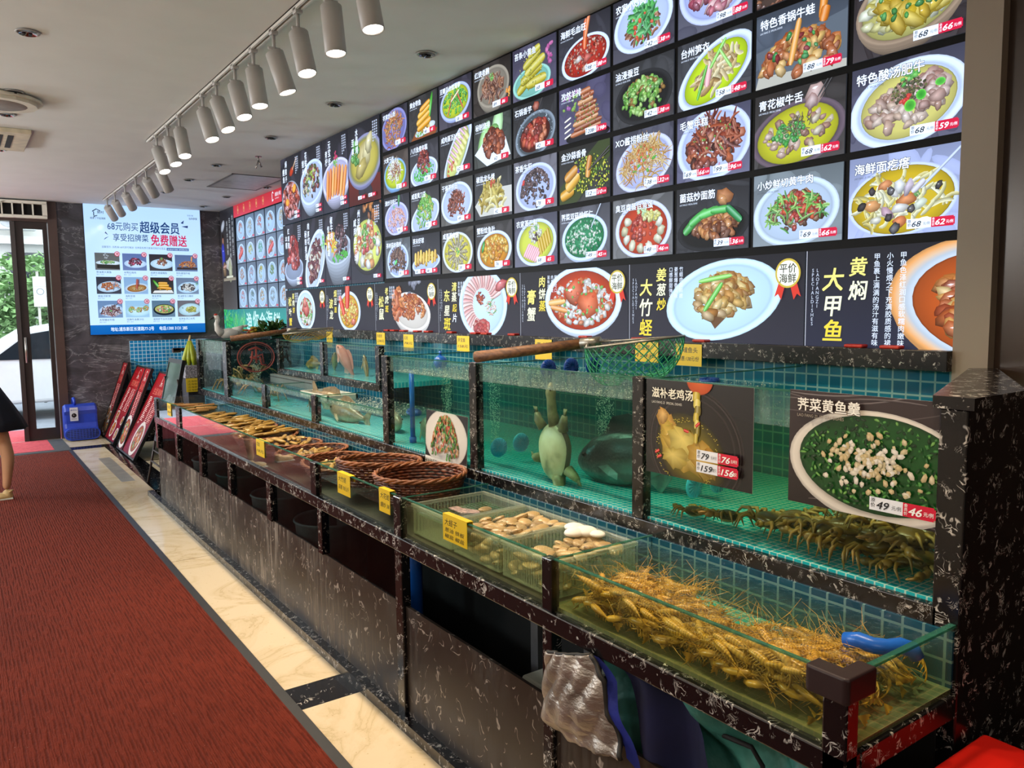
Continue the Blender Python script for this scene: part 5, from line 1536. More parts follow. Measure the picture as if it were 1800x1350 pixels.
w_, h_ = .405, .292
p = Pic(w_, h_, 21)
p.rect(0, 0, w_, h_, hexs('#1c1b1d'), hexs('#242326'))
u = h_
for k, (rr, cc) in enumerate(((.62, '#2b2526'), (.60, '#1c1718'), (.585, '#3a3233'), (.57, '#1d1819'), (.52, '#2f2829'), (.50, '#1f1a1b'))):
    p.ring(.66 * u, .34 * u, [(0, 0, hexs(cc), 0), (rr * u * 1.04, rr * u * .96, hexs(cc), 0)], -.5, 44)
p.ring(.62 * u, .28 * u, [(0, 0, hexs('#8a7c1c'), 0), (.3 * u, .22 * u, hexs('#6a5f18'), 0), (.5 * u, .38 * u, hexs('#1d1a10'), 0)], -.5, 36)
for x, y, a, b_, an, c in ((.30, .54, .12, .2, .5, '#d8a23c'), (.36, .36, .16, .24, .5, '#e0b83a'), (.62, .28, .40, .21, -.5, '#dcb438'), (.52, .36, .22, .16, -.4, '#e8d060'), (.80, .24, .24, .16, -.6, '#cfa02c'), (.42, .20, .18, .12, .0, '#d8bc48'), (.24, .62, .08, .09, .4, '#e0a84a'), (.9, .3, .1, .05, -.5, '#c08a2a')):
    p.blob(x * u, y * u, a * u, b_ * u, an, hexs(c), .3, .42, 22)
for i in range(120):
    a = p.r.uniform(0, 6.28)
    p.ell((.58 + cos(a) * .44 * p.r.uniform(.85, 1)) * u, (.28 + sin(a) * .36 * p.r.uniform(.85, 1)) * u, .008 * u, .006 * u, hexs('#d8c850'), hexs('#8a7a20'), 0, 6)
p.ring(.74 * u, 1.02 * u, [(0, 0, hexs('#d8642a'), 0), (.16 * u, .13 * u, hexs('#b84a1c'), 0), (.17 * u, .14 * u, hexs('#5a2412'), 0)], 0, 26)
for k in range(7):
    p.capsule((.70 + .01 * (k % 3)) * u, (.86 - .07 * k) * u, .05 * u, (.05 - .004 * k) * u, 1.5, hexs(['#c8b030', '#e0d060', '#8a7a20'][k % 3]))
for x, y, an in ((.17, .24, .5), (.20, .19, .4), (.57, .50, -.2), (.72, .58, .7)):
    p.capsule(x * u, y * u, .035 * u, .016 * u, an, hexs('#d8281c'))
p.text('滋补老鸡汤', .09 * u, .82 * u, .115 * u, hexs('#f4f0dc'), .02)
p.text('LAO FANG ZI  SPECIAL DISHES', .09 * u, .75 * u, .036 * u, hexs('#d8d4c8'), 0, width=.42 * u)
q = Pic(w_, h_, 1)
q.z = 0
price(q, .74 * u, .235 * u, .105 * u, '79', '76', True, '元/半只')
price(q, .74 * u, .115 * u, .105 * u, '159', '156', True, '元/整只')
tank_print(p, 'soup_picture', (1.752, 1.751, 1.088), 'whole chicken soup picture taped on the crab tank glass', [q])
w_, h_ = .398, .292
p = Pic(w_, h_, 22)
u = h_
p.rect(0, 0, w_, h_, hexs('#241f20'), hexs('#3a3032'))
for i in range(26):
    p.strand(p.r.uniform(0, w_), p.r.uniform(0, h_), .2, .002, p.r.uniform(-.15, .15), hexs('#4c4042'), .2)
vessel(p, 'b', .80, .42, .79, .46, -.03, '#e6e0d6', '#cfc8bc', .17, u)
p.ring(.82 * u, .44 * u, [(0, 0, hexs('#1f5a24'), 0), (.66 * u, .36 * u, hexs('#174a1e'), 0), (.71 * u, .40 * u, hexs('#12381a'), 0)], -.03, 40)
for x, y in scatter(p, 420, .82 * u, .44 * u, .68 * u, .37 * u):
    p.blob(x, y, .022 * u * p.r.uniform(.5, 1.6), .012 * u, p.r.uniform(0, 3), hexs(p.r.choice(['#1c5a20', '#2f7a2c', '#123c16', '#4a9a3a', '#0f3014', '#6cae4a'])), .2, .3, 6)
for x, y in scatter(p, 70, .80 * u, .44 * u, .5 * u, .27 * u) + scatter(p, 80, .74 * u, .47 * u, .28 * u, .13 * u):
    p.blob(x, y, .032 * u * p.r.uniform(.5, 1.3), .024 * u, p.r.uniform(0, 3), hexs(p.r.choice(['#efe6d0', '#e0cfa0', '#f8f2e4', '#d8c088'])), .3, .3, 6)
p.text('荠菜黄鱼羹', .10 * u, .84 * u, .118 * u, hexs('#f8f6ee'), .016, outline=hexs('#3a2c26'))
p.text('LAO FANG ZI  SPECIAL DISHES', .10 * u, .775 * u, .038 * u, hexs('#a89c8c'), 0, width=.44 * u)
q = Pic(w_, h_, 1)
q.z = 0
price(q, .79 * u, .085 * u, .108 * u, '49', '46')
tank_print(p, 'fish_soup_picture', (1.752, 1.233, 1.094), 'green fish soup picture taped beside the end column', [q])
w_, h_ = .36, .258
p = Pic(w_, h_, 23)
u = h_
p.rect(0, 0, w_, h_, hexs('#ece8e0'), hexs('#f0ece4'))
p.rect(0, h_ * .18, w_, h_, hexs('#2a2628'), hexs('#1c1a1c'))
p.ring(.68 * u, .55 * u, [(0, 0, hexs('#e0dcd4'), 0), (.68 * u, .48 * u, hexs('#d4d0c8'), 0), (.72 * u, .5 * u, hexs('#b0aca4'), 0)], 0, 36)
p.rect(0, 0, w_, h_ * .17, hexs('#ece8e0'))
for x, y in scatter(p, 330, .68 * u, .34 * u, .46 * u, .16 * u, 0, .58 * u):
    p.blob(x, y, .05 * u, .026 * u, p.r.uniform(.8, 2.4), hexs(p.r.choice(['#3f8a2c', '#5cae3a', '#c8743a', '#a85a2a', '#d88a4a', '#2f6a22', '#e0b07a', '#c83a24'])), .3, .4, 7)
p.text('葱油海瓜子', .05 * u, .06 * u, .10 * u, hexs('#2a2420'), .012, width=.42 * u)
q = Pic(w_, h_, 1)
q.z = 0
price(q, .84 * u, .05 * u, .10 * u, '132', '128')
o = tank_print(p, 'clam_picture', (1.742, 3.172, .887), 'curling clam picture taped over the corner of the turtle tank', [q])
o.rotation_euler.rotate_axis('X', R(-3))

# yellow price cards
M_card = attr_mat('yellow_card_print', 0.0, .4, 1.0)
YCARD = [
    # ledge cards
    ((2.547, 6.30, 1.345), .125, .085, ('象拔', '蚌198'), 'near the golden net on the marble ledge'),
    ((2.547, 5.34, 1.35), .14, .09, ('东星斑', '238元'), 'hung on the ledge below the red lobster panel'),
    ((2.547, 4.91, 1.345), .145, .09, ('石斑', '78元'), 'hung on the ledge below the fried fish panel'),
    ((2.547, 4.195, 1.345), .145, .095, ('多宝鱼', '158元'), 'hung on the ledge below the ring of sliced fish'),
    ((2.547, 3.385, 1.33), .145, .108, ('青 蚧', ''), 'hung on the ledge above the wooden net handle'),
    ((2.547, 2.62, 1.355), .145, .09, ('珍宝蟹', '128元'), 'half hidden behind the green net'),
    ((2.547, 2.37, 1.35), .145, .093, ('勺魂鱼头', '特惠:138元/份'), 'for fish head at 138, right of the green net'),
    # cards over the front glass
    ((1.327, 6.60, .80), .13, .095, ('小花螺', '68'), 'on the far end pane of the counter'),
    ((1.327, 4.355, .81), .14, .088, ('花蛤', '18元'), 'on the long middle pane by the flat baskets'),
    ((1.327, 3.215, .808), .135, .092, ('大竹蛏', '蒜蓉 78元/斤'), 'for razor clams, beside the second nearest basket'),
    ((1.327, 2.80, .812), .095, .092, ('大花蛤', '爆炒 38'), 'on the pane in front of the nearest basket'),
    ((1.327, 2.30, .815), .155, .09, ('大蛏子', '葱油 铁板|椒盐 椒盐'), 'with five brush words on the clam tray pane'),
]
for i, (loc, w_, h_, ls, lab) in enumerate(YCARD):
    p = Pic(w_, h_, 500 + i)
    p.rect(0, 0, w_, h_, hexs('#f0c814'), hexs('#f6d028'))
    blk = hexs('#1c1a10')
    p.text(ls[0], .012, h_ * .62, h_ * .28, blk, .01, .1, width=min(w_ * .84, .3 * h_ * len(ls[0])))
    for k, s_ in enumerate(ls[1].split('|')):
        if s_:
            p.text(s_, .012, h_ * (.24 if k == 0 and '|' not in ls[1] else .36 - .24 * k), h_ * (.24 if '|' not in ls[1] else .18), blk, .012, .15, width=w_ * .82)
    o = p.build('price_card', M_card, None, .0015, back=(.75, .55, .01))
    hang(o, WALL_R, loc)
    if i >= 7:
        MB().box((0, h_ - .001, -.024), (w_, h_ + .0015, 0)).box((0, h_ * .72, -.0245), (w_, h_, -.023)).build('card_fold', plain('yellow_card', '#f0c414', .4), o)
    tag(o, 'yellow handwritten price card ' + lab, 'price card', 'yellow price cards on the tanks')
# small red clips along the ledge
clip = MB().bevbox((-.02, -.035, 0), (.02, .035, .012), .005).mesh('red_clip', plain('red_clip', '#c83020', .35))
for i, y in enumerate((1.42, 1.55, 2.25, 2.62, 3.0, 3.62, 3.9, 4.02, 4.3, 4.6, 4.75, 4.95, 5.1, 5.2)):
    o = put('red_clip', clip, None, (2.572, y, 1.452))
    tag(o, 'small red plastic clip lying on the marble ledge under the panels', 'clip', 'red clips along the ledge')
# ================================================================== hall: carpet, mats, fan, boards, person, street
t = NT('ribbed_carpet')
co = t.coord()
sx = t.n('SeparateXYZ', {0: co})
wv = t.n('TexWave', {'Vector': t.mapping(co, (1, 1, 1)), 'Scale': 20.0, 'Distortion': 1.6, 'Detail': 2, 'Detail Scale': 3.0}, wave_type='BANDS', bands_direction='X').outputs['Fac']
n1 = t.noise(co, 45, 4)
n2 = t.noise(co, 1.2, 4)
n3 = t.ramp(t.noise(t.mapping(co, (60, 9, 1)), 1.0, 2), [(.38, (0, 0, 0)), (.62, (1, 1, 1))])
wv = t.math('MAXIMUM', wv, n3)
base = t.mix(t.math('MULTIPLY', n1, .6), hexc('#5f2216'), hexc('#843420'))
base = t.mix(t.ramp(wv, [(.2, (.6, .6, .6)), (.7, (0, 0, 0))]), base, hexc('#4a190f'))
base = t.mix(t.ramp(n2, [(.3, (.4, .4, .4)), (.6, (0, 0, 0))]), base, hexc('#501b10'))
dot = t.ramp(t.noise(co, 130, 1), [(.78, (0, 0, 0)), (.80, (1, 1, 1))])
base = t.mix(t.math('MULTIPLY', dot, .35), base, (.55, .45, .38))
M_carpet = t.surf(t.pbsdf(base=base, rough=.95, spec=.15, normal=t.bump(t.math('ADD', wv, t.math('MULTIPLY', n1, .7)), .8, .006)))
M_edge = plain('black_rubber_edge', '#22252a', .4)
K = thing('carpet_runner', (-.2, 4.2, 0), 'long red ribbed carpet runner with black rubber border', 'carpet')
part(MB().box((-1.45, -2.0, .001), (.995, 10.43, .010)), 'pile', M_carpet, K)
part(MB().prism([(-1.49, -2.04), (1.04, -2.04), (1.04, 10.47), (-1.49, 10.47)], .0006, .006), 'border', M_edge, K)
t = NT('entrance_red')
co = t.coord()
M_mat = t.surf(t.pbsdf(base=t.ramp(t.noise(co, 30, 4), [(.3, hexc('#a8303a')), (.7, hexc('#cc4a50'))]), rough=.9))
K = thing('entrance_mat', (.3, 11.4, 0), 'red entrance mat with wide dark grey border at the door', 'mat')
part(MB().box((-1.4, 10.5, .001), (1.034, 11.53, .008)), 'border', plain('grey_mat', '#3f4042', .8, var=.12), K)
part(MB().box((-1.4, 10.62, .008), (.868, 11.52, .011)), 'centre', M_mat, K)
p = Pic(.5, .08, 3)
# ---- blue blower
M_blue = plain('blue_plastic', '#1f3fae', .35, var=.04)
M_blued = plain('dark_blue_grille', '#16265c', .45)
F = thing('floor_blower', (1.24, 11.36, 0), 'blue plastic floor drying blower with grey control plate by the wall', 'blower')
b = MB()
prof = [(.0, .02), (.0, .13), (.03, .16), (.05, .22), (.05, .33), (.03, .38), (.06, .43), (.14, .46), (.24, .44), (.30, .36), (.30, .1), (.26, .02)]
vs, fs = [], []
n = len(prof)
for xx, kk in ((-.185, .94), (-.165, 1.0), (.165, 1.0), (.185, .94)):
    for yy, zz in prof:
        vs.append((xx, .16 + (yy - .16) * kk, .22 + (zz - .22) * kk))
for i in range(3):
    for j in range(n):
        j2 = (j + 1) % n
        fs.append((i * n + j, (i + 1) * n + j, (i + 1) * n + j2, i * n + j2))
fs.append(tuple(range(n)))
fs.append(tuple(range(3 * n, 4 * n))[::-1])
b.add(vs, fs, 0, False)
b.build('housing', M_blue, F, (0, -.12, 0))
b = MB()
op = [(-.19, .075)] + [(-.125 - .065 * sin(a), .075 + .065 * cos(a)) for a in [pi * q / 8 for q in range(7, 0, -1)]]
rim = [(.125 + .075 * cos(a), .09 + .075 * sin(a)) for a in [-pi / 2 + pi * q / 10 for q in range(11)]] + [(-.125 + .075 * cos(a), .09 + .075 * sin(a)) for a in [pi / 2 + pi * q / 10 for q in range(11)]]
b.M = Matrix.Rotation(R(90), 4, 'X')
b.prism(rim, .10, .16)
b.build('outlet_rim', M_blue, F)
b = MB()
rim2 = [(x * .93, .09 + (z - .09) * .82) for x, z in rim]
b.M = Matrix.Rotation(R(90), 4, 'X')
b.prism(rim2, .159, .1615, 1)
b.M = Matrix.Identity(4)
for i in range(5):
    b.tube([(-.175, -.163, .045 + i * .0225), (.175, -.163, .045 + i * .0225)], .003, 5)
for i in range(9):
    b.tube([(-.14 + i * .035, -.163, .032), (-.14 + i * .035, -.163, .148)], .003, 5)
b.build('grille', [M_blue, M_blued], F)
MB().tube([(-.06, .0, .44), (-.06, -.02, .50), (-.06, .04, .53), (-.06, .12, .52), (-.06, .16, .45)], .018, 10).build('handle', M_blue, F)
p = Pic(.09, .17, 8)
p.rect(0, 0, .09, .17, hexs('#b8bcc4'), hexs('#c8ccd2'))
p.text('BHOLI', .045, .13, .026, hexs('#2a3c7a'), .02, anchor='c')
p.ell(.045, .07, .028, .028, hexs('#1c1c20'), hexs('#0c0c10'))
p.ell(.04, .075, .010, .010, hexs('#7a7a80'), hexs('#3a3a40'))
p.rect(.015, .02, .075, .03, hexs('#8a8e98'))
o = p.build('control_plate', M_paper, F, .012, back=(.3, .3, .32))
o.matrix_world = Matrix.Translation((1.24 - .125, 11.36 - .100, .255)) @ WALL_E
o.parent = F
o.matrix_parent_inverse = Matrix.Translation(-Vector(F.location))
# ---- leaning red menu boards
M_frame = plain('black_frame', '#141214', .35)
MENU = [
    (11.58, .30, .0, 19.5, 'furthest of the red leaning menu boards, beside the blue blower'),
    (11.25, .66, .0, 26, 'second red leaning menu board from the slate wall'),
    (10.27, .29, .0, 21.5, 'third red leaning menu board with a tall oval dish at its foot'),
    (9.95, .70, .0, 27, 'nearest of the red leaning menu boards, hot pot picture at its foot'),
]
for i, (yl, w_, dx, tdeg, lab) in enumerate(MENU):
    L = .98
    p = Pic(w_, L, 600 + i)
    p.rect(0, 0, w_, L, hexs('#7c1622'), hexs('#b01c24'))
    cx = w_ * .5
    for pts in ([(cx - .06, .92), (cx, .96), (cx + .06, .93), (cx, .945)], [(cx - .04, .92), (cx - .025, .92), (cx - .025, .86), (cx - .04, .86)], [(cx - .035, .87), (cx + .03, .875), (cx + .03, .86), (cx - .02, .85)]):
        p.ngon(pts, hexs('#f0d8d0'))
    p.text('姚家小院', cx, .83, .03, hexs('#f0d8d0'), .01, anchor='c')
    p.text(('小海鲜', '招牌菜', '点心类', '生猛海鲜')[i], cx, .73, .085, hexs('#d86a5a'), .02, anchor='c', width=w_ * .62)
    for k in range(16):
        y = .68 - k * .019
        p.rect(w_ * .16, y, w_ * (.16 + .22 * p.r.uniform(.6, 1)), y + .009, hexs('#eccfc8'))
        p.rect(w_ * .52, y, w_ * .60, y + .009, hexs('#eccfc8'))
        p.rect(w_ * .66, y, w_ * (.66 + .2 * p.r.uniform(.5, 1)), y + .009, hexs('#e0b8b0'))
    for k in range(3):
        p.text('招牌', w_ * .1, .33 - .05 * k if i < 0 else .35, .03, hexs('#f0d8d0'), .01) if k == 0 else None
    circ = [[(.25, .30, .09), (.3, .14, .12), (.78, .10, .10), (.8, .26, .07)], [(.28, .30, .08), (.4, .14, .11), (.85, .1, .08), (.9, .28, .06)], [(.42, .2, .2)], [(.6, .2, .2)]][i]
    for fx, y, rr in circ:
        X_ = fx * w_
        p.ell(X_, y, rr * 1.05, rr, hexs('#f0e8e0'), hexs('#d8d0c8'))
        p.ell(X_, y, rr * .82, rr * .78, hexs('#c8702a'), hexs('#8a3a18'))
        for x, y2 in scatter(p, 26, X_, y, rr * .6, rr * .55):
            p.blob(x, y2, rr * .18, rr * .12, p.r.uniform(0, 3), hexs(p.r.choice(['#e0a040', '#d0582a', '#a83a1c', '#e8d8c0', '#6cae4a'])))
    B_ = empty('menu_board', (1.49 + dx, yl, .008))
    tag(B_, lab, 'menu board', 'red leaning menu boards')
    tilt = Matrix.Rotation(R(tdeg), 4, 'Y')
    o = p.build('print', M_paper, B_, .003, back=(.02, .02, .02))
    o.matrix_parent_inverse = Matrix.Identity(4)
    o.matrix_basis = tilt @ Matrix.Translation((-.006, 0, .02)) @ WALL_R
    b = MB()
    fw = .026
    for a in (((-.012, -w_ - fw, 0), (.02, -w_, L + .04)), ((-.012, 0, 0), (.02, fw, L + .04)), ((-.012, -w_, 0), (.02, 0, .02)), ((-.012, -w_, L + .02), (.02, 0, L + .04)), ((.0, -w_, .02), (.015, 0, L + .02))):
        b.box(*a)
    o = b.build('frame', M_frame, B_)
    o.matrix_basis = tilt
    b = MB().tube([(1.0 * sin(R(tdeg)), -.05, .9), (1.0 * sin(R(tdeg)) + .16, -.05, .004)], .009, 6).tube([(1.0 * sin(R(tdeg)), -w_ + .05, .9), (1.0 * sin(R(tdeg)) + .16, -w_ + .05, .004)], .009, 6).tube([(.46, -.05, .3), (.46, -w_ + .05, .3)], .007, 6)
    b.build('back_leg', M_frame, B_)
# grey easel board near the tank end
E_ = empty('easel_board', (1.405, 8.03, .004))
tag(E_, 'grey green easel board with thin black frame at the end of the counter', 'easel board')
tilt = Matrix.Rotation(R(12.5), 4, 'Y')
p = Pic(.50, .72, 33)
p.rect(0, 0, .5, .72, hexs('#7f9a96'), hexs('#4f6a62'))
for k in range(9):
    p.ell(p.r.uniform(.1, .4), p.r.uniform(.1, .45), .16, .07, hexs('#b8cccc'), hexs('#7f9896'), p.r.uniform(0, .6))  # pale soft patches: reflections painted into the board face
o = p.build('board_face', attr_mat('board_reflection_paint', 0, .08, .8), E_, .004, back=(.1, .1, .1))
o.matrix_basis = tilt @ Matrix.Translation((-.006, -.03, .44)) @ WALL_R
b = MB()
for a in (((-.012, -.55, .40), (.02, -.53, 1.20)), ((-.012, -.03, .40), (.02, -.005, 1.20)), ((-.012, -.53, .40), (.02, -.03, .44)), ((-.012, -.53, 1.16), (.02, -.03, 1.20))):
    b.box(*a)
b.box((.002, -.53, .44), (.012, -.03, 1.16))
o = b.build('frame', M_frame, E_)
o.matrix_basis = tilt
b = MB()
for y in (-.02, -.54):
    b.tube([(0, y, .0), (.09, y, .42)], .011, 6)
    b.tube([(.20, y, 1.0), (.36, y, .0)], .009, 6)
b.tube([(.04, -.02, .2), (.04, -.54, .2)], .008, 6).tube([(.065, -.02, .3), (.065, -.54, .3)], .008, 6)
b.build('leg', plain('brown_steel', '#3a2c28', .4, .3), E_)
# ================================================================== baskets, trays, shells
t = NT('wicker')
co = t.coord()
n1 = t.noise(co, 38, 3)
base = t.ramp(n1, [(.25, hexc('#2e1208')), (.5, hexc('#5c2a12')), (.78, hexc('#8a4a22'))])
M_wick = t.surf(t.pbsdf(base=base, rough=.45))
M_wick2 = plain('pale_cane', '#8a5028', .45, var=.2, scale=30)
b = MB()
Rb, Hb = .188, .10
NS = 56
for k in range(9):
    z = .006 + Hb * k / 8
    rr = Rb * (.80 + .20 * k / 8)
    pts = []
    for j in range(NS + 1):
        a = 2 * pi * j / NS
        o_ = .005 * (1 if (j + k) % 2 else -1)
        pts.append(((rr + o_) * cos(a), (rr + o_) * sin(a), z))
    b.tube(pts, .0062, 5, 0, False)
side = b.mesh('basket_side', M_wick)
b = MB()
for k in range(13):
    rr = Rb * .80 * (k + .6) / 13
    nn = max(12, int(NS * rr / Rb))
    b.tube([((rr) * cos(2 * pi * j / nn), rr * sin(2 * pi * j / nn), .008 + .002 * ((j + k) % 2)) for j in range(nn + 1)], .0062, 5, 0, False)
for j in range(12):
    a = 2 * pi * j / 12
    b.tube([(.01 * cos(a), .01 * sin(a), .012), (Rb * .8 * cos(a), Rb * .8 * sin(a), .012)], .003, 4, 0, False)
b.lathe([(.0, .003), (Rb * .8, .003)], n=24)
base_ = b.mesh('basket_base', M_wick)
b = MB()
for ph in (0, 1, 2):
    b.tube([((Rb + .006 * cos(9 * a + ph * 2.1)) * cos(a), (Rb + .006 * cos(9 * a + ph * 2.1)) * sin(a), Hb + .008 + .006 * sin(9 * a + ph * 2.1)) for a in [2 * pi * j / 72 for j in range(73)]], .006, 5, 0, False)
rim_ = b.mesh('basket_rim', M_wick2)
BASK = [(2.855, .818, 0, 'nearest wicker basket, empty, with coiled cane bottom'), (3.25, .812, 4, 'second wicker basket from the trays, a few pale razor clams inside'),
        (3.69, .782, -4, 'third wicker basket from the trays, wet brown shells inside'), (4.07, .785, 3, 'fourth wicker basket from the trays, half under water'),
        (4.46, .778, -3, 'fifth wicker basket from the trays, heaped with razor clams'), (4.85, .776, 2, 'sixth wicker basket from the trays, golden razor clams on top'), (5.24, .776, 0, 'furthest wicker basket, razor clams over its rim')]
for i, (y, z, tl, lb) in enumerate(BASK):
    K = thing('wicker_basket', (1.542, y, z), lb, 'basket', 'wicker baskets in the low tanks')
    K.rotation_euler = (R(tl * .3), R(tl), i * .9)
    if i >= 2:
        K.scale = (1, 1, .62)
    put('basket_side', side, K)
    put('basket_base', base_, K)
    put('basket_rim', rim_, K)


def shellmat(name, a, b_, scale=60, axis='X'):
    t = NT(name)
    co = t.coord()
    w = t.n('TexWave', {'Vector': co, 'Scale': scale, 'Distortion': 2.0, 'Detail': 2}, bands_direction=axis).outputs['Fac']
    oi = t.n('ObjectInfo').outputs['Random']
    c = t.mix(w, hexc(a), hexc(b_))
    c = t.mix(t.math('MULTIPLY', oi, .45), c, hexc('#6a4a22'))
    return t.surf(t.pbsdf(base=c, rough=.28))


M_razor = shellmat('razor_shell', '#8a6a2c', '#d0a850', 35)
M_clam = shellmat('clam_shell', '#b08a50', '#e2c894', 70)
rz = MB()
vs, fs = [], []
for i in range(9):
    s = -1 + i / 4
    wv = .0135 * (1 - abs(s) ** 5) ** .5 if abs(s) < 1 else .003
    for j in range(8):
        a = 2 * pi * j / 8
        vs.append((s * .062, cos(a) * max(wv, .003) + .003 * s * s, sin(a) * max(wv, .003) * .62))
for i in range(8):
    for j in range(8):
        fs.append((i * 8 + j, i * 8 + (j + 1) % 8, (i + 1) * 8 + (j + 1) % 8, (i + 1) * 8 + j))
fs += [tuple(range(8))[::-1], tuple(range(64, 72))]
rz.add(vs, fs, 0, True)
razor = rz.mesh('razor_shell', M_razor)
M_flesh = plain('pale_flesh', '#e8d8a8', .35, var=.1)
foot = MB().ball((.066, .002, 0), .010, 8, 6, s=(1.5, .8, .6)).mesh('clam_foot', M_flesh)
cl = MB()
vs, fs = [], []
NU, NV = 12, 7
for sgn in (1, -1):
    b0 = len(vs)
    for i in range(NV + 1):
        q = i / NV
        for j in range(NU):
            a = 2 * pi * j / NU
            rr = sin(q * pi / 2)
            x = .030 * rr * cos(a) - .006 * (1 - q)
            y = .022 * rr * sin(a) * (1 - .12 * cos(a))
            vs.append((x, y, sgn * (.011 * cos(q * pi / 2) + (.0006 if q == 1 else 0))))
    for i in range(NV):
        for j in range(NU):
            f = (b0 + i * NU + j, b0 + i * NU + (j + 1) % NU, b0 + (i + 1) * NU + (j + 1) % NU, b0 + (i + 1) * NU + j)
            fs.append(f if sgn < 0 else f[::-1])
cl.add(vs, fs, 0, True)
clam = cl.mesh('clam_shell', M_clam)


def put_shell(me, name, x, y, z, rot, label, cat, group, s=1.0, extra=None):
    o = put(name, me, None, (x, y, z), rot, (s, s, s))
    tag(o, label, cat, group)
    if extra is not None:
        put('clam_foot', extra, o)
    return o


rs = random.Random(11)


def razors(n, cx, cy, rx, ry, z, lab, grp, hgt=.03, ang=None):
    for i in range(n):
        while True:
            a, c = rs.uniform(-1, 1), rs.uniform(-1, 1)
            if a * a + c * c <= 1:
                break
        an = (ang if ang is not None else 0) + rs.gauss(0, .35)
        put_shell(razor, 'razor_clam', cx + a * rx, cy + c * ry, z + (1 - a * a - c * c) * hgt * rs.uniform(.2, 1), (rs.uniform(-.2, .2), rs.uniform(-.12, .12), an), lab, 'clam', grp, rs.uniform(.85, 1.15), foot if n < 17 else None)


razors(9, 1.55, 3.27, .10, .09, .838, 'pale razor clam lying in the second wicker basket', 'razor clams in the second basket', .01, 1.2)
razors(16, 1.54, 3.70, .12, .12, .826, 'brown razor clam lying in the third wicker basket', 'razor clams in the third basket', .012, 1.0)
razors(15, 1.55, 4.08, .12, .12, .826, 'razor clam under water in the fourth wicker basket', 'razor clams in the fourth basket', .012, .9)
razors(30, 1.54, 4.47, .15, .14, .842, 'golden razor clam heaped in the fifth wicker basket', 'razor clams in the fifth basket', .03, 1.3)
razors(36, 1.54, 4.87, .16, .16, .85, 'golden razor clam on top of the sixth wicker basket', 'razor clams in the sixth basket', .035, .3)
razors(36, 1.54, 5.27, .16, .17, .85, 'golden razor clam heaped over the furthest basket', 'razor clams in the furthest basket', .035, .2)
razors(46, 1.54, 5.80, .15, .30, .84, 'bundled razor clam beyond the furthest wicker basket', 'razor clams beyond the baskets', .03, .15)
M_tube = shellmat('bamboo_clam', '#a8642a', '#d8a860', 30)
tubem = MB().tube([(-.075, 0, 0), (-.07, 0, 0), (.07, 0, 0), (.075, 0, 0)], [.006, .010, .010, .007], 8).mesh('bamboo_clam_shell', M_tube)
for i in range(26):
    put_shell(tubem, 'bamboo_clam', 1.52 + rs.uniform(-.12, .14), 6.34 + i * .0235, .842 + rs.uniform(-.008, .012), (0, rs.uniform(-.06, .06), rs.uniform(-.2, .2)), 'orange brown bamboo clam laid in the last low tank', 'clam', 'bamboo clams in the last low tank', rs.uniform(.9, 1.1))
# clear plastic trays
t = NT('clear_plastic')
M_clear = t.surf(t.n('MixShader', {0: .30, 1: t.n('BsdfTransparent', {0: (.93, .96, .92, 1)}).outputs[0], 2: t.pbsdf(base=hexc('#c8d0bc'), rough=.15)}).outputs[0])
M_mesh = plain('green_mesh_mat', '#4c7a5a', .6, var=.15, scale=40)


def tray(y0, y1, lab, mat_floor=None):
    T = thing('plastic_tray', (1.53, (y0 + y1) / 2, .76), lab, 'tray', 'clear plastic trays in the counter tank')
    x0, x1, z0, z1 = 1.372, 1.690, .76, .874
    b = MB()
    for ax, c0 in (('x', x0), ('x', x1), ('y', y0), ('y', y1)):
        n = 22
        for i in range(n):
            if ax == 'x':
                yy = y0 + (y1 - y0) * (i + .2) / n
                b.box((c0 - .0015, yy, z0), (c0 + .0015, yy + (y1 - y0) / n * .55, z1 - .012))
            else:
                xx = x0 + (x1 - x0) * (i + .2) / n
                b.box((xx, c0 - .0015, z0), (xx + (x1 - x0) / n * .55, c0 + .0015, z1 - .012))
    part(b, 'slotted_wall', M_clear, T)
    b = MB().bevbox((x0 - .008, y0 - .006, z1 - .014), (x0 + .004, y1 + .006, z1), .003).bevbox((x1 - .004, y0 - .006, z1 - .014), (x1 + .008, y1 + .006, z1), .003)
    b.bevbox((x0, y0 - .006, z1 - .014), (x1, y0 + .004, z1), .003).bevbox((x0, y1 - .004, z1 - .014), (x1, y1 + .006, z1), .003)
    part(b, 'rim', M_clear, T)
    part(MB().box((x0, y0, z0), (x1, y1, z0 + .003)), 'tray_base', mat_floor or M_clear, T)
    return T


tray(2.325, 2.60, 'clear plastic tray holding one shell, next to the empty basket')
b = MB()
for i in range(17):
    b.tube([(1.385 + i * .0185, 2.335, .835), (1.385 + i * .0185, 2.59, .835)], .0016, 4, 0, False)
for i in range(15):
    b.tube([(1.378, 2.34 + i * .0175, .835), (1.686, 2.34 + i * .0175, .835)], .0016, 4, 0, False)
tag(b.build('tray_grid', M_mesh), 'green mesh grid lying in the tray with one shell', 'grid')
tray(2.025, 2.305, 'clear plastic tray full of clams, middle of the three trays')
tray(1.735, 2.005, 'clear plastic tray of clams with white foam, nearest the prawns')
put_shell(clam, 'clam', 1.60, 2.45, .842, (0, 0, .4), 'single yellowish clam on the green mesh grid', 'clam', None, 1.1)
o = MB().bevbox((1.49, 2.44, .845), (1.53, 2.54, .851), .002).prism([(1.53, 2.50), (1.56, 2.44), (1.545, 2.40), (1.50, 2.44)], .846, .850).build('paper_label', plain('pink_speckled_card', '#c8a8a4', .4, var=.3, scale=60))
tag(o, 'wet pink speckled label floating in the shell tray', 'label')


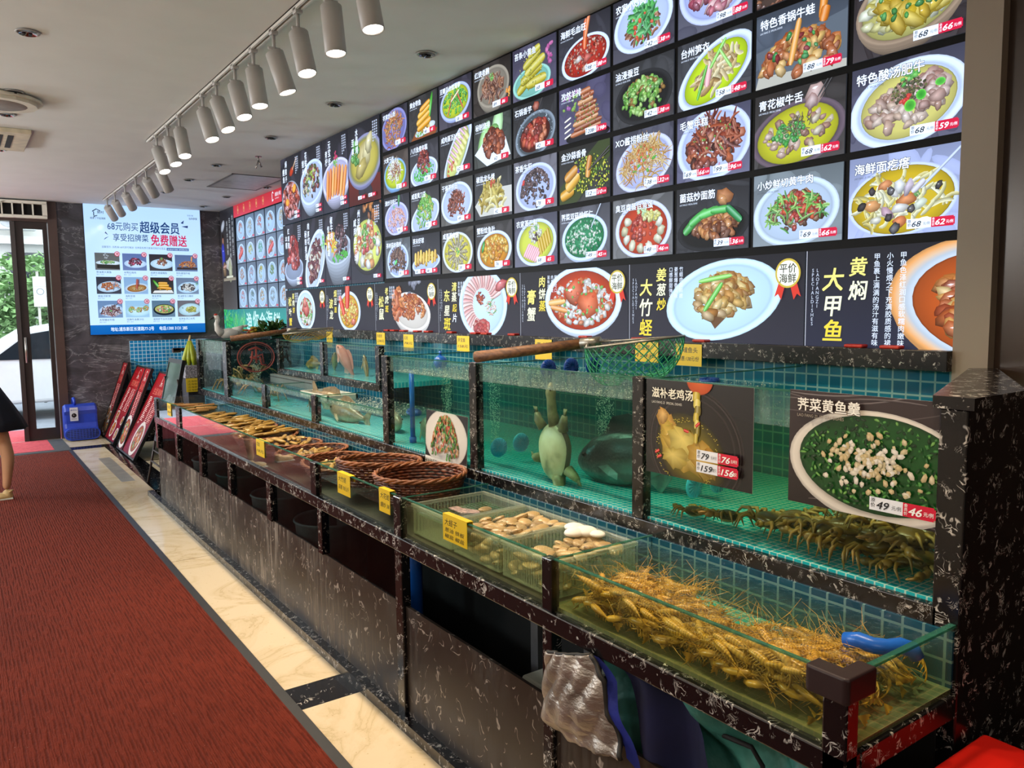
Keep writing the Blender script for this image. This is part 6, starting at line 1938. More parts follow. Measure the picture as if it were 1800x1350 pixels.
def clams(n, x0, x1, y0, y1, z0, z1, lab, grp):
    nx = max(1, int((x1 - x0) / .047))
    for i in range(n):
        x = x0 + (x1 - x0) * ((i % nx) + .5 + rs.uniform(-.3, .3)) / nx
        y = y0 + (y1 - y0) * ((i // nx) + .5 + rs.uniform(-.3, .3)) / max(1, math.ceil(n / nx))
        put_shell(clam, 'clam', x, y, rs.uniform(z0, z1), (rs.uniform(-.4, .4), rs.uniform(-.4, .4), rs.uniform(0, 6.28)), lab, 'clam', grp, rs.uniform(.85, 1.15))


clams(48, 1.40, 1.68, 2.04, 2.29, .845, .858, 'brown clam on top in the middle tray', 'clams on top of the middle tray')
clams(40, 1.385, 1.50, 2.04, 2.29, .772, .835, 'clam deep in the middle tray behind the front glass', 'clams low in the middle tray')
clams(40, 1.40, 1.66, 1.75, 1.92, .838, .855, 'brown clam on top in the tray beside the foam', 'clams on top of the foam tray')
clams(44, 1.385, 1.50, 1.75, 1.99, .772, .83, 'clam deep in the tray nearest the prawns', 'clams low in the foam tray')
M_foam = plain('white_foam', '#efece2', .75, var=.04)
b = MB().ball((0, 0, 0), .04, 14, 8, s=(1, 1, .42)).ball((-.035, .012, 0), .036, 14, 8, s=(1.1, .9, .4)).ball((-.005, .05, .003), .034, 14, 8, s=(1, 1.1, .4)).ball((.01, -.045, 0), .026, 12, 8, s=(1, 1.2, .4))
tag(b.build('foam_clump', M_foam, None, (1.645, 1.92, .872)), 'lump of white foam floating on the tray nearest the prawns', 'foam')

# ================================================================== prawns
t = NT('prawn_shell')
co = t.coord('Generated')
w = t.n('TexWave', {'Vector': co, 'Scale': 7.0, 'Distortion': 1.0}, bands_direction='X').outputs['Fac']
oi = t.n('ObjectInfo').outputs['Random']
c = t.mix(w, hexc('#9a6e18'), hexc('#dca834'))
c = t.mix(t.math('MULTIPLY', oi, .5), c, hexc('#d8b060'))
M_prawn = t.surf(t.pbsdf(base=c, rough=.22, sub=.0))


def prawn_mesh(seed):
    r = random.Random(seed)
    b = MB()
    k = r.uniform(.5, 1.5)
    pts, rad = [], []
    x = z = 0
    a = .25
    for i in range(13):
        pts.append((x, 0, z))
        q = i / 12
        rad.append(.0105 * (.35 + 1.0 * sin(pi * min(1, q * 1.15 + .12)) ** .8) * (1.06 if i % 2 else .95) * (1 - .45 * q) * .82)
        x -= .0098 * cos(a)
        z += .0098 * sin(a)
        a -= k * (.08 if i < 4 else .17)
    b.tube(pts, rad, 8)
    tx, _, tz = pts[-1]
    for s in (-1, -.4, .4, 1):
        b.add([(tx, 0, tz), (tx - .02 * cos(a), s * .010 + .004, tz + .02 * sin(a)), (tx - .024 * cos(a), s * .012, tz + .024 * sin(a)), (tx - .02 * cos(a), s * .010 - .004, tz + .02 * sin(a))], [(0, 1, 2, 3)])
    b.tube([(.0, 0, .004), (.028, 0, .010)], [.003, .0005], 5)
    for s in (-1, 1):
        b.ball((.006, s * .007, .005), .003, 6, 5)
        b.tube([(.008, s * .003, .002), (.05, s * .02, .02), (.09, s * .05, .012)], [.0009, .0006, .0003], 4, 0, False)
        for i in range(5):
            xx = -.006 - i * .009
            b.tube([(xx, s * .006, -.004), (xx + .008, s * .014, -.012), (xx + .012, s * .016, -.022)], [.0016, .0012, .0006], 4, 0, False)
        for i in range(4):
            p_ = pts[6 + i]
            b.tube([(p_[0], s * .004, p_[2] - .006), (p_[0] + .004, s * .007, p_[2] - .016)], [.0018, .0008], 4, 0, False)
    cx_ = pts[6][0]
    b.v = [(p[0] - cx_, p[1], p[2] - pts[6][2]) for p in b.v]
    return b.mesh('prawn_body', M_prawn)


PR = [prawn_mesh(i) for i in range(4)]


def inside(me, lo, ro, s, bx):
    M_ = Matrix.Translation(lo) @ ro.to_matrix().to_4x4() @ Matrix.Scale(s, 4)
    for v in list(me.vertices)[::3]:
        p_ = M_ @ v.co
        if not (bx[0] < p_.x < bx[3] and bx[1] < p_.y < bx[4] and bx[2] < p_.z < bx[5]):
            return False
    return True



n = tries = 0
while n < 290 and tries < 9000:
    tries += 1
    x, y = 1.352 + .365 * rs.random() ** 1.6, rs.uniform(.85, 1.675)
    lim = 1.72 if y < 1.08 else (1.60 - .10 * max(0, min(1, (1.45 - y) / .3)) if y < 1.55 else 1.62)
    if x > lim:
        continue
    top = .80 + .05 * (1 - (x - 1.36) / .36) + .015 * sin(y * 9)
    if y > 1.6:
        top = .80
    lo_, ro_, so_ = Vector((x, y, top - .045 * rs.random() ** 2)), Euler((rs.uniform(-1.2, 1.2), rs.uniform(-.3, .3), rs.choice((1.57, 4.71)) + rs.uniform(-1.0, 1.0) * (.3 if x < 1.39 else 1))), rs.uniform(.75, 1.05)
    if not inside(PR[n % 4], lo_, ro_, so_, (1.345, .815, .757, 1.735, 1.705, .90)):
        continue
    o = put('prawn', PR[n % 4], None, lo_, ro_, (so_,) * 3)
    tag(o, 'grey gold live prawn heaped in the tank at the counter end', 'prawn', 'prawns in the end tank')
    n += 1

# the rest of the heap below
b = MB()
k = 0
tries = 0
while k < 820 and tries < 14000:
    tries += 1
    x, y = (1.350 + .35 * rs.random() ** 1.9 if k < 400 else rs.uniform(1.360, 1.43)), rs.uniform(.84, 1.68)
    if x > (1.70 if y < 1.08 else 1.57):
        continue
    lo_, ro_ = Vector((x, y, rs.uniform(.766, .80) if k < 400 else .766 + .062 * rs.random())), Euler((rs.uniform(-1.4, 1.4) * (1 if k < 400 else .25), rs.uniform(-.3, .3) * (1 if k < 400 else .2), rs.choice((1.57, 4.71)) + rs.uniform(-1.1, 1.1) * (.2 if k >= 400 else (.25 if x < 1.39 else 1))))
    if not inside(PR[k % 4], lo_, ro_, .95 if k < 400 else .8, (1.345, .815, .757, 1.735, 1.705, .90)):
        continue
    me = PR[k % 4]
    b.M = Matrix.Translation(lo_) @ ro_.to_matrix().to_4x4() @ Matrix.Scale(.95 if k < 400 else .8, 4)
    b.add([v.co[:] for v in me.vertices], [tuple(f.vertices) for f in me.polygons], 0, True)
    k += 1
stuff(b.build('prawn_heap', M_prawn), 'bottom layer of the prawn heap in the end tank', 'prawns')

# blue pipe fitting in the prawn tank
M_pipe = plain('blue_pvc', '#1f66c8', .3, var=.03)
b = MB().tube([(1.545, .935, .872), (1.548, .905, .880), (1.556, .878, .876), (1.58, .86, .872), (1.605, .845, .874), (1.622, .828, .868), (1.628, .82, .850)], [.0165, .018, .0175, .0175, .0178, .0175, .016], 14)
tag(b.build('pipe_fitting', M_pipe), 'bent blue plastic water pipe lying at the prawn tank end', 'pipe')

# ================================================================== crabs
M_crab = plain('mitten_crab_shell', '#6a5020', .3, var=.25, scale=26)
M_crab2 = plain('crab_leg', '#94702e', .35, var=.2, scale=30)
car = MB().ball((0, 0, 0), .030, 16, 10, s=(1.0, 1.08, .52))
for s in (-1, 1):
    car.ball((.026, s * .012, .006), .004, 6, 5)
    for k in range(3):
        car.tube([(.022 - k * .012, s * (.022 + k * .004), .002), (.030 - k * .012, s * (.031 + k * .003), .002)], [.004, .0008], 5)
car.ball((0, 0, -.006), .024, 12, 6, 1, s=(1, 1.05, .5))
car_m = car.mesh('carapace', [M_crab, plain('crab_belly', '#c8a860', .35, var=.1)])


def legm(L, w_):
    return MB().tube([(0, 0, 0), (.010, L * .34, L * .22), (.012, L * .66, L * .12), (.008, L * .90, -L * .34)], [w_, w_ * 1.05, w_ * .8, w_ * .18], 6).mesh('crab_leg_mesh', M_crab2)


leg_m = legm(.052, .0044)
claw_m = MB().tube([(0, 0, 0), (.018, .016, .004), (.034, .016, .004)], [.005, .006, .0075], 7).ball((.046, .012, .004), .0115, 10, 7, s=(1.25, .8, .85)).tube([(.054, .014, .006), (.066, .008, .006), (.072, .000, .005)], [.005, .0035, .0008], 6).tube([(.054, .006, .002), (.064, -.001, .003), (.070, -.003, .004)], [.004, .003, .0008], 6).mesh('crab_claw_mesh', M_crab2)
claw_r = claw_m.copy()
claw_r.transform(Matrix.Diagonal((1, -1, 1, 1)))
claw_r.flip_normals()
leg_r = leg_m.copy()
leg_r.transform(Matrix.Diagonal((1, -1, 1, 1)))
leg_r.flip_normals()


def crab(x, y, z, rot, label, s=1.0, grp='crabs in the murky tank', nm='crab'):
    C_ = thing(nm, (x, y, z), label, 'crab', grp)
    C_.rotation_euler = rot
    C_.scale = (s, s, s)
    put('carapace', car_m, C_)
    for sg, lm, cm in ((1, leg_m, claw_m), (-1, leg_r, claw_r)):
        for k in range(4):
            o = put('leg', lm, C_, (.012 - k * .012, sg * .024, -.002), (0, 0, sg * (-.45 + k * .35)))
        put('claw', cm, C_, (.02, sg * .016, -.004), (0, 0, sg * .15))
    return C_


crab(1.86, 1.515, .975, (.2, -.15, 2.6), 'dark crab standing on tiptoe at the glass, apart from the crab heap', 1.15, None)
crab(1.85, 1.64, .965, (.1, 0, 1.2), 'dark crab half hidden by the post beside the turtle tank', .95, None)
cr = random.Random(5)
front = [(1.865, 1.37), (1.87, 1.28), (1.86, 1.20), (1.87, 1.12), (1.865, 1.045), (1.87, .985), (1.95, .975), (1.90, 1.24), (1.88, 1.13), (1.88, 1.03), (1.88, .94), (1.95, 1.30), (1.96, 1.18), (1.96, 1.07), (1.97, .97), (1.90, 1.40), (2.04, 1.24), (2.05, 1.10), (2.05, .98), (2.15, 1.2), (2.15, 1.02), (2.26, 1.1), (1.92, 1.18), (1.93, 1.08), (1.94, 1.0), (2.0, 1.14), (2.0, 1.02), (1.91, 1.33), (1.98, 1.24), (2.1, 1.04), (1.89, 1.07), (1.9, .98)]
for i, (x, y) in enumerate(front):
    crab(x, y, .953 + (.02 if x > 1.85 else 0) + cr.uniform(0, .03) + (.05 if x > 1.95 and y < 1.2 else 0) + (.035 if 1.885 < x < 2.01 and y < 1.2 else 0), (cr.uniform(-.25, .25), cr.uniform(-.25, .25), cr.uniform(0, 6.28)), 'brown crab in the heap along the bottom of the murky tank', cr.uniform(1.15, 1.45), 'crabs heaped in the murky tank')
# spider crabs in the tall far tank
M_tan = plain('spider_crab_shell', '#b07a3a', .4, var=.22, scale=20)
sb = MB().ball((0, 0, 0), .07, 14, 9, s=(1.05, .9, .6)).mesh('spider_crab_body', M_tan)
sl = MB().tube([(0, 0, 0), (.02, .12, .10), (.03, .22, .03), (.02, .30, -.10)], [.012, .011, .009, .002], 6).mesh('spider_crab_leg', M_tan)
sr = sl.copy()
sr.transform(Matrix.Diagonal((1, -1, 1, 1)))
sr.flip_normals()
for i, (x, y, z, rz_, s, lb) in enumerate(((1.97, 6.98, 1.02, .6, .7, 'tan long legged crab piled behind the far tall pane'), (2.15, 7.08, 1.02, 2.0, .7, 'tan long legged crab at the back of the far tall tank'), (1.95, 6.74, 1.0, 3.6, .6, 'tan long legged crab low by the post of the far tank'), (1.95, 6.22, .985, 1.4, .5, 'tan long legged crab in the low tank beside the red seal pane'), (1.95, 5.88, .985, 2.8, .5, 'tan long legged crab under the raised tank end'))):
    C_ = thing('spider_crab', (x, y, z), lb, 'crab', 'long legged crabs in the far tanks')
    C_.rotation_euler = (cr.uniform(-.5, .5), cr.uniform(-.6, .2), rz_)
    C_.scale = (s, s, s)
    put('carapace', sb, C_)
    for k in range(4):
        put('leg', sl, C_, (.04 - k * .03, .05, 0), (0, 0, -.5 + k * .38))
        put('leg', sr, C_, (.04 - k * .03, -.05, 0), (0, 0, .5 - k * .38))

# ================================================================== fish
def fishmat(name, top, belly, spots=None, sscale=18):
    t = NT(name)
    co = t.coord()
    z = t.n('SeparateXYZ', {0: co}).outputs[2]
    g = t.ramp(t.math('ADD', t.math('MULTIPLY', z, 6.0), .5), [(.2, hexc(belly)), (.55, hexc(top))])
    n = t.noise(co, sscale, 4)
    g = t.mix(t.math('MULTIPLY', t.ramp(n, [(.45, (0, 0, 0)), (.62, (1, 1, 1))]), .55), g, hexc(spots or top))
    v = t.n('TexVoronoi', {'Vector': co, 'Scale': 90.0}).outputs['Distance']
    return t.surf(t.pbsdf(base=g, rough=.3, normal=t.bump(v, .25, .004)))


M_eye = plain('fish_eye', '#0c0c0c', .1)


def fish(name, loc, rot, L, mat, label, cat='fish', hgt=.30, wid=.15, finmat=None, group=None):
    """body along +x (head), z up"""
    b = MB()
    prof = [(.50, .02), (.47, .09), (.42, .16), (.34, .24), (.22, .30), (.08, .31), (-.08, .27), (-.22, .19), (-.34, .10), (-.42, .065), (-.46, .06)]
    vs, fs = [], []
    n = 12
    for x, h in prof:
        k = h / .31
        for j in range(n):
            a = 2 * pi * j / n
            vs.append((x * L, cos(a) * wid * L * .5 * k ** .8, sin(a) * hgt * L * .5 * k + (.02 * L * (1 - abs(x) * 2) if sin(a) < 0 else 0)))
    m = len(prof)
    for i in range(m - 1):
        for j in range(n):
            fs.append((i * n + j, (i + 1) * n + j, (i + 1) * n + (j + 1) % n, i * n + (j + 1) % n))
    fs.append(tuple(range(n)))
    fs.append(tuple(range((m - 1) * n, m * n))[::-1])
    b.add(vs, fs, 0, True)
    o = b.build(name, mat, None, loc, rot)
    tag(o, label, cat, group)
    fm = finmat or mat

    def fin(nm, pts, th=.004):
        k = len(pts)
        vv = [(x * L, y * L - th * L, z * L) for x, y, z in pts] + [(x * L, y * L + th * L, z * L) for x, y, z in pts]
        MB().add(vv, [tuple(range(k)), tuple(range(k, 2 * k))[::-1]] + [(i, (i + 1) % k, k + (i + 1) % k, k + i) for i in range(k)]).build(nm, fm, o)
    H2 = hgt * .5
    fin('tail_fin', [(-.43, 0, .05), (-.58, 0, .17), (-.62, 0, .13), (-.57, 0, 0), (-.62, 0, -.13), (-.58, 0, -.16), (-.43, 0, -.05)])
    fin('dorsal_fin', [(.24, 0, H2 * .85), (.14, 0, H2 + .09), (.0, 0, H2 + .10), (-.15, 0, H2 * .9 + .06), (-.30, 0, H2 * .55 + .03), (-.30, 0, H2 * .3), (.0, 0, H2 * .8)])
    fin('anal_fin', [(-.08, 0, -H2 * .7), (-.18, 0, -H2 * .7 - .10), (-.28, 0, -H2 * .4 - .06), (-.28, 0, -H2 * .25)])
    for s in (-1, 1):
        fin('pectoral_fin', [(.24, s * wid * .46, -.03), (.13, s * (wid * .5 + .03), -.09), (.05, s * (wid * .5 + .04), -.12), (.04, s * (wid * .5 + .04), -.08), (.16, s * wid * .48, -.02)])
    eb = MB()
    for s in (-1, 1):
        eb.ball((.38 * L, s * wid * L * .33, hgt * L * .14), .018 * L, 8, 6)
    eb.build('eye', M_eye, o)
    return o


M_dark_fish = fishmat('dark_carp_skin', '#23272a', '#8a9a94', '#121416')
fish('large_fish', (2.02, 2.08, 1.045), (0, R(10), R(98)), .56, M_dark_fish, 'large dark grey fish swimming behind the turtle, head towards it', hgt=.40, wid=.20)
M_pink = fishmat('pink_fish_skin', '#d88a78', '#e8b8a8', '#c87060')
fish('pink_fish', (2.26, 5.25, 1.245), (R(0), R(-52), R(105)), .30, M_pink, 'pink fish hanging nose up in the raised tank', hgt=.36, wid=.2)
M_spot = fishmat('spotted_gold_skin', '#8a6a24', '#c8a85a', '#3a2c10', 30)
fish('spotted_fish', (2.30, 5.00, 1.20), (0, R(-62), R(80)), .22, M_spot, 'golden spotted fish upright right of the pink fish', hgt=.3, wid=.16)
fish('spotted_fish', (2.33, 5.62, 1.215), (0, R(-35), R(250)), .26, M_spot, 'golden spotted fish left of the pink fish, rising', hgt=.34, wid=.2)
fish('spotted_fish', (2.28, 5.92, 1.19), (0, R(5), R(95)), .26, M_spot, 'golden spotted fish lying at the bottom left of the raised tank', hgt=.32, wid=.2)
M_grp = fishmat('grouper_skin', '#8a7a5c', '#c8b898', '#5c4c34', 24)
fish('grouper', (1.93, 4.72, 1.03), (0, R(18), R(-75)), .36, M_grp, 'mottled grouper slanting down in the low foaming tank', hgt=.36, wid=.22)
fish('grouper', (1.90, 4.40, .985), (0, R(-6), R(100)), .38, M_grp, 'mottled grouper resting on the bottom of the low foaming tank', hgt=.36, wid=.24)
fish('grouper', (1.92, 3.42, .985), (0, R(-8), R(75)), .34, M_grp, 'mottled grouper resting beside the blue standpipe', hgt=.4, wid=.24)
fish('grouper', (1.95, 3.92, .985), (0, R(-4), R(-100)), .30, M_grp, 'small mottled grouper by the post of the low foaming tank', hgt=.4, wid=.24)
fish('grouper', (1.93, 5.05, .99), (0, 0, R(60)), .26, M_grp, 'small pale grouper in the middle low tank', hgt=.36, wid=.24)
# ---- soft shelled turtle, belly to the glass
M_belly = None
t = NT('turtle_belly')
co = t.coord()
n = t.noise(co, 9, 3)
c = t.ramp(n, [(.40, hexc('#e2d8ae')), (.58, hexc('#cfc294')), (.72, hexc('#8e8a66'))])
M_belly = t.surf(t.pbsdf(base=c, rough=.4))
M_tskin = plain('turtle_skin', '#8a8458', .45, var=.25, scale=24)
M_tback = plain('turtle_back', '#5a5a34', .45, var=.15, scale=10)
Tt = thing('turtle', (1.84, 2.325, 1.062), 'softshell turtle upright against the glass showing its pale belly', 'turtle')
b = MB()
vs, fs = [], []
Tt.scale = (.94, .94, .94)
NU = 28
rings = [(0, -.034), (.4, -.033), (.75, -.027), (.92, -.014), (1.0, 0), (.97, .008), (.7, .03), (.35, .04), (0, .042)]
for k, (q, xx) in enumerate(rings):
    for j in range(NU):
        a = 2 * pi * j / NU
        ry = .098 * (1 + .03 * sin(5 * a))
        rz_ = .124 * (1 - .06 * sin(a))
        vs.append((xx, max(q, .001) * ry * cos(a), max(q, .001) * rz_ * sin(a)))
for k in range(len(rings) - 1):
    for j in range(NU):
        fs.append((k * NU + j, (k + 1) * NU + j, (k + 1) * NU + (j + 1) % NU, k * NU + (j + 1) % NU))
nb = len(fs)
b.add(vs, fs, 0, True)
for i in range(nb):
    b.m[i] = 0 if i < NU * 3 else 1
b.build('shell', [M_belly, M_tback], Tt)
b = MB().tube([(0, .0, .10), (-.004, .012, .16), (-.006, .016, .21), (-.006, .018, .235), (-.006, .018, .255), (-.006, .017, .275)], [.026, .021, .0185, .022, .017, .005], 12)
b.build('neck_and_head', M_tskin, Tt)
eb = MB()
for s in (-1, 1):
    eb.ball((-.018, .018 + s * .013, .245), .004, 7, 5)
eb.build('eye', M_eye, Tt)


def limb(pts, rad, web):
    b = MB().tube(pts, rad, 9)
    p0 = Vector(pts[-1])
    for k in (-1, -.5, 0, .5, 1):
        d = Vector(web[0]) + Vector(web[1]) * k
        b.tube([p0, p0 + d * .6, p0 + d], [.006, .004, .001], 5)
    b.build('flipper', M_tskin, Tt)


limb([(-.005, .07, .085), (-.015, .092, .12), (-.012, .102, .145)], [.022, .018, .012], ((-.002, .012, .026), (0, .012, .0)))
limb([(-.005, -.06, .09), (-.015, -.074, .125), (-.012, -.078, .15)], [.022, .018, .012], ((-.002, -.008, .028), (0, .010, .0)))
limb([(-.005, .085, -.04), (-.012, .112, -.045), (-.012, .125, -.04)], [.024, .02, .014], ((-.004, .012, .006), (0, .004, .012)))
limb([(-.005, -.03, -.10), (-.012, -.045, -.16), (-.012, -.055, -.195)], [.03, .022, .012], ((-.002, -.010, -.024), (0, .010, 0)))
limb([(.0, -.085, -.07), (.0, -.125, -.09), (.0, -.145, -.10)], [.024, .018, .012], ((.0, -.012, -.022), (0, .010, 0)))

# ================================================================== tank fittings
M_disc = plain('aqua_plastic', '#3cc0ea', .35, var=.04)
dm = MB().lathe([(0, .010), (.012, .012), (.038, .008), (.042, .002), (.042, -.002), (.0, -.004)], n=24)
for k in range(18):
    a = 2 * pi * k / 18
    dm.tube([(.010 * cos(a), .010 * sin(a), .0125), (.039 * cos(a + .3), .039 * sin(a + .3), .0095)], .0022, 5)
disc = dm.mesh('ribbed_disc', M_disc)
M_disc2 = plain('deep_blue_plastic', '#1448a0', .3, var=.04)
disc2 = disc.copy()
disc2.materials[0] = M_disc2
for i, (x, y, z, rot, me, lb) in enumerate(((1.868, 2.748, 1.011, (R(90), 0, 0), disc, 'aqua ribbed disc stuck low on the turtle tank divider, nearer the glass'), (1.985, 2.748, 1.02, (R(90), 0, 0), disc, 'aqua ribbed disc stuck low on the turtle tank divider, further in'),
                                            (2.0, 1.775, 1.0, (R(90), 0, R(6)), disc, 'aqua ribbed disc behind the chicken soup picture, nearer one'), (2.12, 1.775, 1.0, (R(90), 0, R(4)), disc, 'aqua ribbed disc behind the chicken soup picture, further one'),
                                            (2.14, 2.748, 1.335, (R(90), 0, 0), disc2, 'dark ribbed disc at the water surface, first beyond the wooden handle'), (2.27, 2.748, 1.335, (R(90), 0, 0), disc2, 'dark ribbed disc at the water surface, second beyond the wooden handle'), (2.40, 2.748, 1.335, (R(90), 0, 0), disc2, 'dark ribbed disc at the water surface, beside the green net'),
                                            (2.45, 2.10, 1.305, (0, 0, 0), disc2, 'blue striped float behind the top edge of the chicken soup picture'), (1.95, 3.66, 1.062, (.3, 0, 0), disc2, 'blue ribbed float in the foaming low tank'))):
    o = put('ribbed_disc', me, None, (x, y, z), rot)
    tag(o, lb, 'disc', 'round ribbed aerator discs in the tanks')
tag(MB().ball((0, 0, 0), .038, 16, 10).tube([(0, 0, .03), (0, 0, .06)], .008, 8).build('float_ball', M_pipe, None, (2.14, 3.70, 1.318)), 'blue float ball in the tank with the standpipe', 'float')
b = MB().tube([(1.85, 3.49, .937), (1.85, 3.49, 1.30)], .0125, 12).tube([(1.85, 3.49, .937), (1.85, 3.49, .965)], .018, 12)
tag(b.build('standpipe', M_pipe), 'upright blue standpipe left of the clam picture', 'pipe')
b = MB().tube([(1.56, 2.95, .02), (1.56, 2.95, .58), (1.58, 2.97, .62), (1.62, 2.97, .63)], .03, 12)
tag(b.build('drain_pipe', M_pipe), 'blue drain pipe inside the dark bay under the nearest basket', 'pipe')
# bubble columns
M_bub = NT('air_bubble')
M_bub = M_bub.surf(M_bub.n('MixShader', {0: .75, 1: M_bub.n('BsdfTransparent').outputs[0], 2: M_bub.pbsdf(base=(.85, .9, .75), rough=.25)}).outputs[0])
OCT = ([(1, 0, 0), (-1, 0, 0), (0, 1, 0), (0, -1, 0), (0, 0, 1), (0, 0, -1)], [(0, 2, 4), (2, 1, 4), (1, 3, 4), (3, 0, 4), (2, 0, 5), (1, 2, 5), (3, 1, 5), (0, 3, 5)])


def bubbles(x, y, z0, z1, rad, n, lab, size=.0022):
    b = MB()
    for i in range(n):
        q = rs.random()
        a, d = rs.uniform(0, 6.28), rad * (.4 + .6 * q) * sqrt(rs.random())
        r_ = size * rs.uniform(.5, 1.3)
        c = (x + d * cos(a), y + d * sin(a), z0 + (z1 - z0) * q)
        b.add([(c[0] + p[0] * r_, c[1] + p[1] * r_, c[2] + p[2] * r_) for p in OCT[0]], OCT[1], 0, True)
    stuff(b.build('bubble_column', M_bub), lab, 'bubbles')


bubbles(2.0, 2.22, .95, 1.295, .040, 1100, 'rising air bubbles right of the turtle')
bubbles(2.05, 4.0 - .5, .95, 1.29, .03, 500, 'rising air bubbles left of the blue standpipe')
bubbles(1.95, 3.30, .95, 1.29, .022, 450, 'rising air bubbles beside the blue standpipe')
bubbles(2.0, 2.97, .95, 1.29, .035, 600, 'rising air bubbles above the clam picture')
bubbles(1.98, 1.245, .98, 1.28, .03, 500, 'rising air bubbles over the crab heap')
bubbles(2.05, 6.62, .95, 1.25, .05, 800, 'pale air bubbles in the far tall tank')
for y0, y1, zz, lab in ((1.82, 2.73, 1.306, 'foam bubbles on the turtle tank water'), (2.79, 3.55, 1.301, 'foam bubbles on the standpipe tank water'), (3.63, 4.54, 1.062, 'foam bubbles on the low tank water')):
    b = MB()
    for i in range(900):
        r_ = .0035 * rs.uniform(.3, 1.2)
        c = (1.79 + (.75 if zz > 1.2 else .33) * rs.random() ** 1.6, rs.uniform(y0, y1), zz)
        b.add([(c[0] + p[0] * r_, c[1] + p[1] * r_, c[2] + p[2] * r_ * .6) for p in OCT[0]], OCT[1], 0, True)
    stuff(b.build('surface_foam', M_bub), lab, 'foam')

# ================================================================== nets
t = NT('net_wood')
co = t.coord()
M_wood = t.surf(t.pbsdf(base=t.ramp(t.noise(t.mapping(co, (30, 4, 30)), 3, 4), [(.3, hexc('#4a2c18')), (.7, hexc('#8a5c34'))]), rough=.6))
M_steel = plain('dull_steel', '#9a968c', .35, .8)


def net(h0, h1, c, rx, ry, dep, mat, label, hr=.021, rot=0.0, n=26, m=9, th=.0016):
    N_ = thing('scoop_net', h0, label, 'net')
    h0, h1, c = Vector(h0), Vector(h1), Vector(c)
    o = part(MB().tube([h0, h0.lerp(h1, .5), h1], [hr * 1.08, hr, hr * .92], 12), 'wooden_handle', M_wood, N_)
    d = (h1 - h0).normalized()
    sd = d.cross(Vector((0, 0, 1))).normalized()
    up = sd.cross(d)
    part(MB().tube([h1 - d * .03, h1 + d * .05], hr * .98, 12).tube([h1, c - d * rx], .006, 6).tube([h1 + d * .02, c + d * rx], .004, 6), 'ferrule', M_steel, N_)
    ringp = [c + d * (rx * cos(2 * pi * k / 32)) + sd * (ry * sin(2 * pi * k / 32)) for k in range(33)]
    part(MB().tube(ringp, .0045, 6, 0, False), 'hoop', M_steel, N_)
    vs, fs = [], []
    for i in range(m + 1):
        q = i / m
        k = cos(q * pi * .46) ** .55
        for j in range(n):
            a = 2 * pi * (j + (.5 if i % 2 else 0)) / n
            p_ = c + d * (rx * k * cos(a)) + sd * (ry * k * sin(a)) + Vector((0, 0, -dep * sin(q * pi * .5) * (1 + .1 * sin(3 * a))))
            vs.append(tuple(p_))
    for i in range(m - 1):
        for j in range(n):
            if i % 2 == 0:
                fs.append((i * n + j, (i + 1) * n + (j - 1) % n, (i + 2) * n + j, (i + 1) * n + j))
            else:
                fs.append((i * n + j, (i + 1) * n + j, (i + 2) * n + j, (i + 1) * n + (j + 1) % n))
    b = MB().add(vs, fs)
    o = part(b, 'mesh_bag', mat, N_)
    md = o.modifiers.new('strands', 'WIREFRAME')
    md.thickness = th * 2
    md.use_replace = True
    md.use_boundary = True
    return N_


net((1.75, 2.735, 1.405), (2.0, 2.315, 1.466), (2.04, 2.105, 1.474), .185, .15, .14, plain('green_netting', '#1f9a6a', .5, var=.1), 'green scoop net with long brown wooden handle across the turtle tank', .0215, n=30, m=12)
net((1.80, 6.46, 1.39), (2.26, 6.36, 1.445), (2.32, 6.12, 1.447), .20, .13, .075, plain('golden_netting', '#a88a1c', .5, var=.1), 'golden scoop net with wooden handle lying over the raised tank', .022, n=30, m=10, th=.0011)
# ================================================================== far corner
S_ = struct(MB().box((1.98, 7.45, 0), (3.14, 8.1, 1.325)).box((1.93, 7.44, 1.325), (3.14, 8.12, 1.345)).build('counter', [M_bm]))
S_['label'] = 'black marble side counter behind the far tall tank'
del S_['kind']
tag(S_, 'black marble side counter behind the far tall tank', 'counter')
# goose ornament
M_goose = plain('white_ceramic', '#e6e2d6', .3, var=.04)
G_ = thing('goose_ornament', (2.06, 7.65, 1.345), 'white goose ornament with red forehead on the far counter corner', 'ornament')
b = MB().ball((.06, 0, .055), .062, 16, 10, s=(1.5, .9, .85)).tube([(.12, 0, .07), (.17, 0, .10), (.20, 0, .13)], [.05, .03, .006], 10)
b.build('body', M_goose, G_)
MB().tube([(.0, 0, .06), (-.045, 0, .10), (-.05, 0, .15), (-.035, 0, .19), (-.045, 0, .215), (-.07, 0, .215)], [.045, .027, .021, .021, .025, .014], 12).build('neck', M_goose, G_)
MB().ball((-.052, 0, .236), .014, 10, 7, s=(1.3, .9, .8)).build('crest', plain('red_crest', '#c83a24', .4), G_)
MB().tube([(-.07, 0, .212), (-.10, 0, .200), (-.115, 0, .19)], [.012, .009, .003], 8).build('beak', plain('dark_beak', '#3c3a3e', .4), G_)
for s in (-1, 1):
    MB().ball((.08, s * .045, .065), .04, 12, 8, s=(1.5, .35, .8)).build('wing', M_goose, G_)
b = MB()
for i in range(30):
    a, d = rs.uniform(0, 6.28), .07 * sqrt(rs.random())
    b.ball((2.30 + d * cos(a) * 1.3, 7.66 + d * sin(a), 1.38 + rs.uniform(0, .09)), .02, 7, 5, rs.randrange(3), s=(1.2, 1, .6))
b.lathe([(.0, 0), (.05, 0), (.065, .05), (.06, .05)], (2.30, 7.66, 1.345), 16, 0)
tag(b.build('flower_bowl', [M_goose, plain('yellow_petal', '#d8b83a', .5), plain('orange_petal', '#c86a3a', .5)]), 'small white bowl of mixed flowers beside the goose ornament', 'flowers')
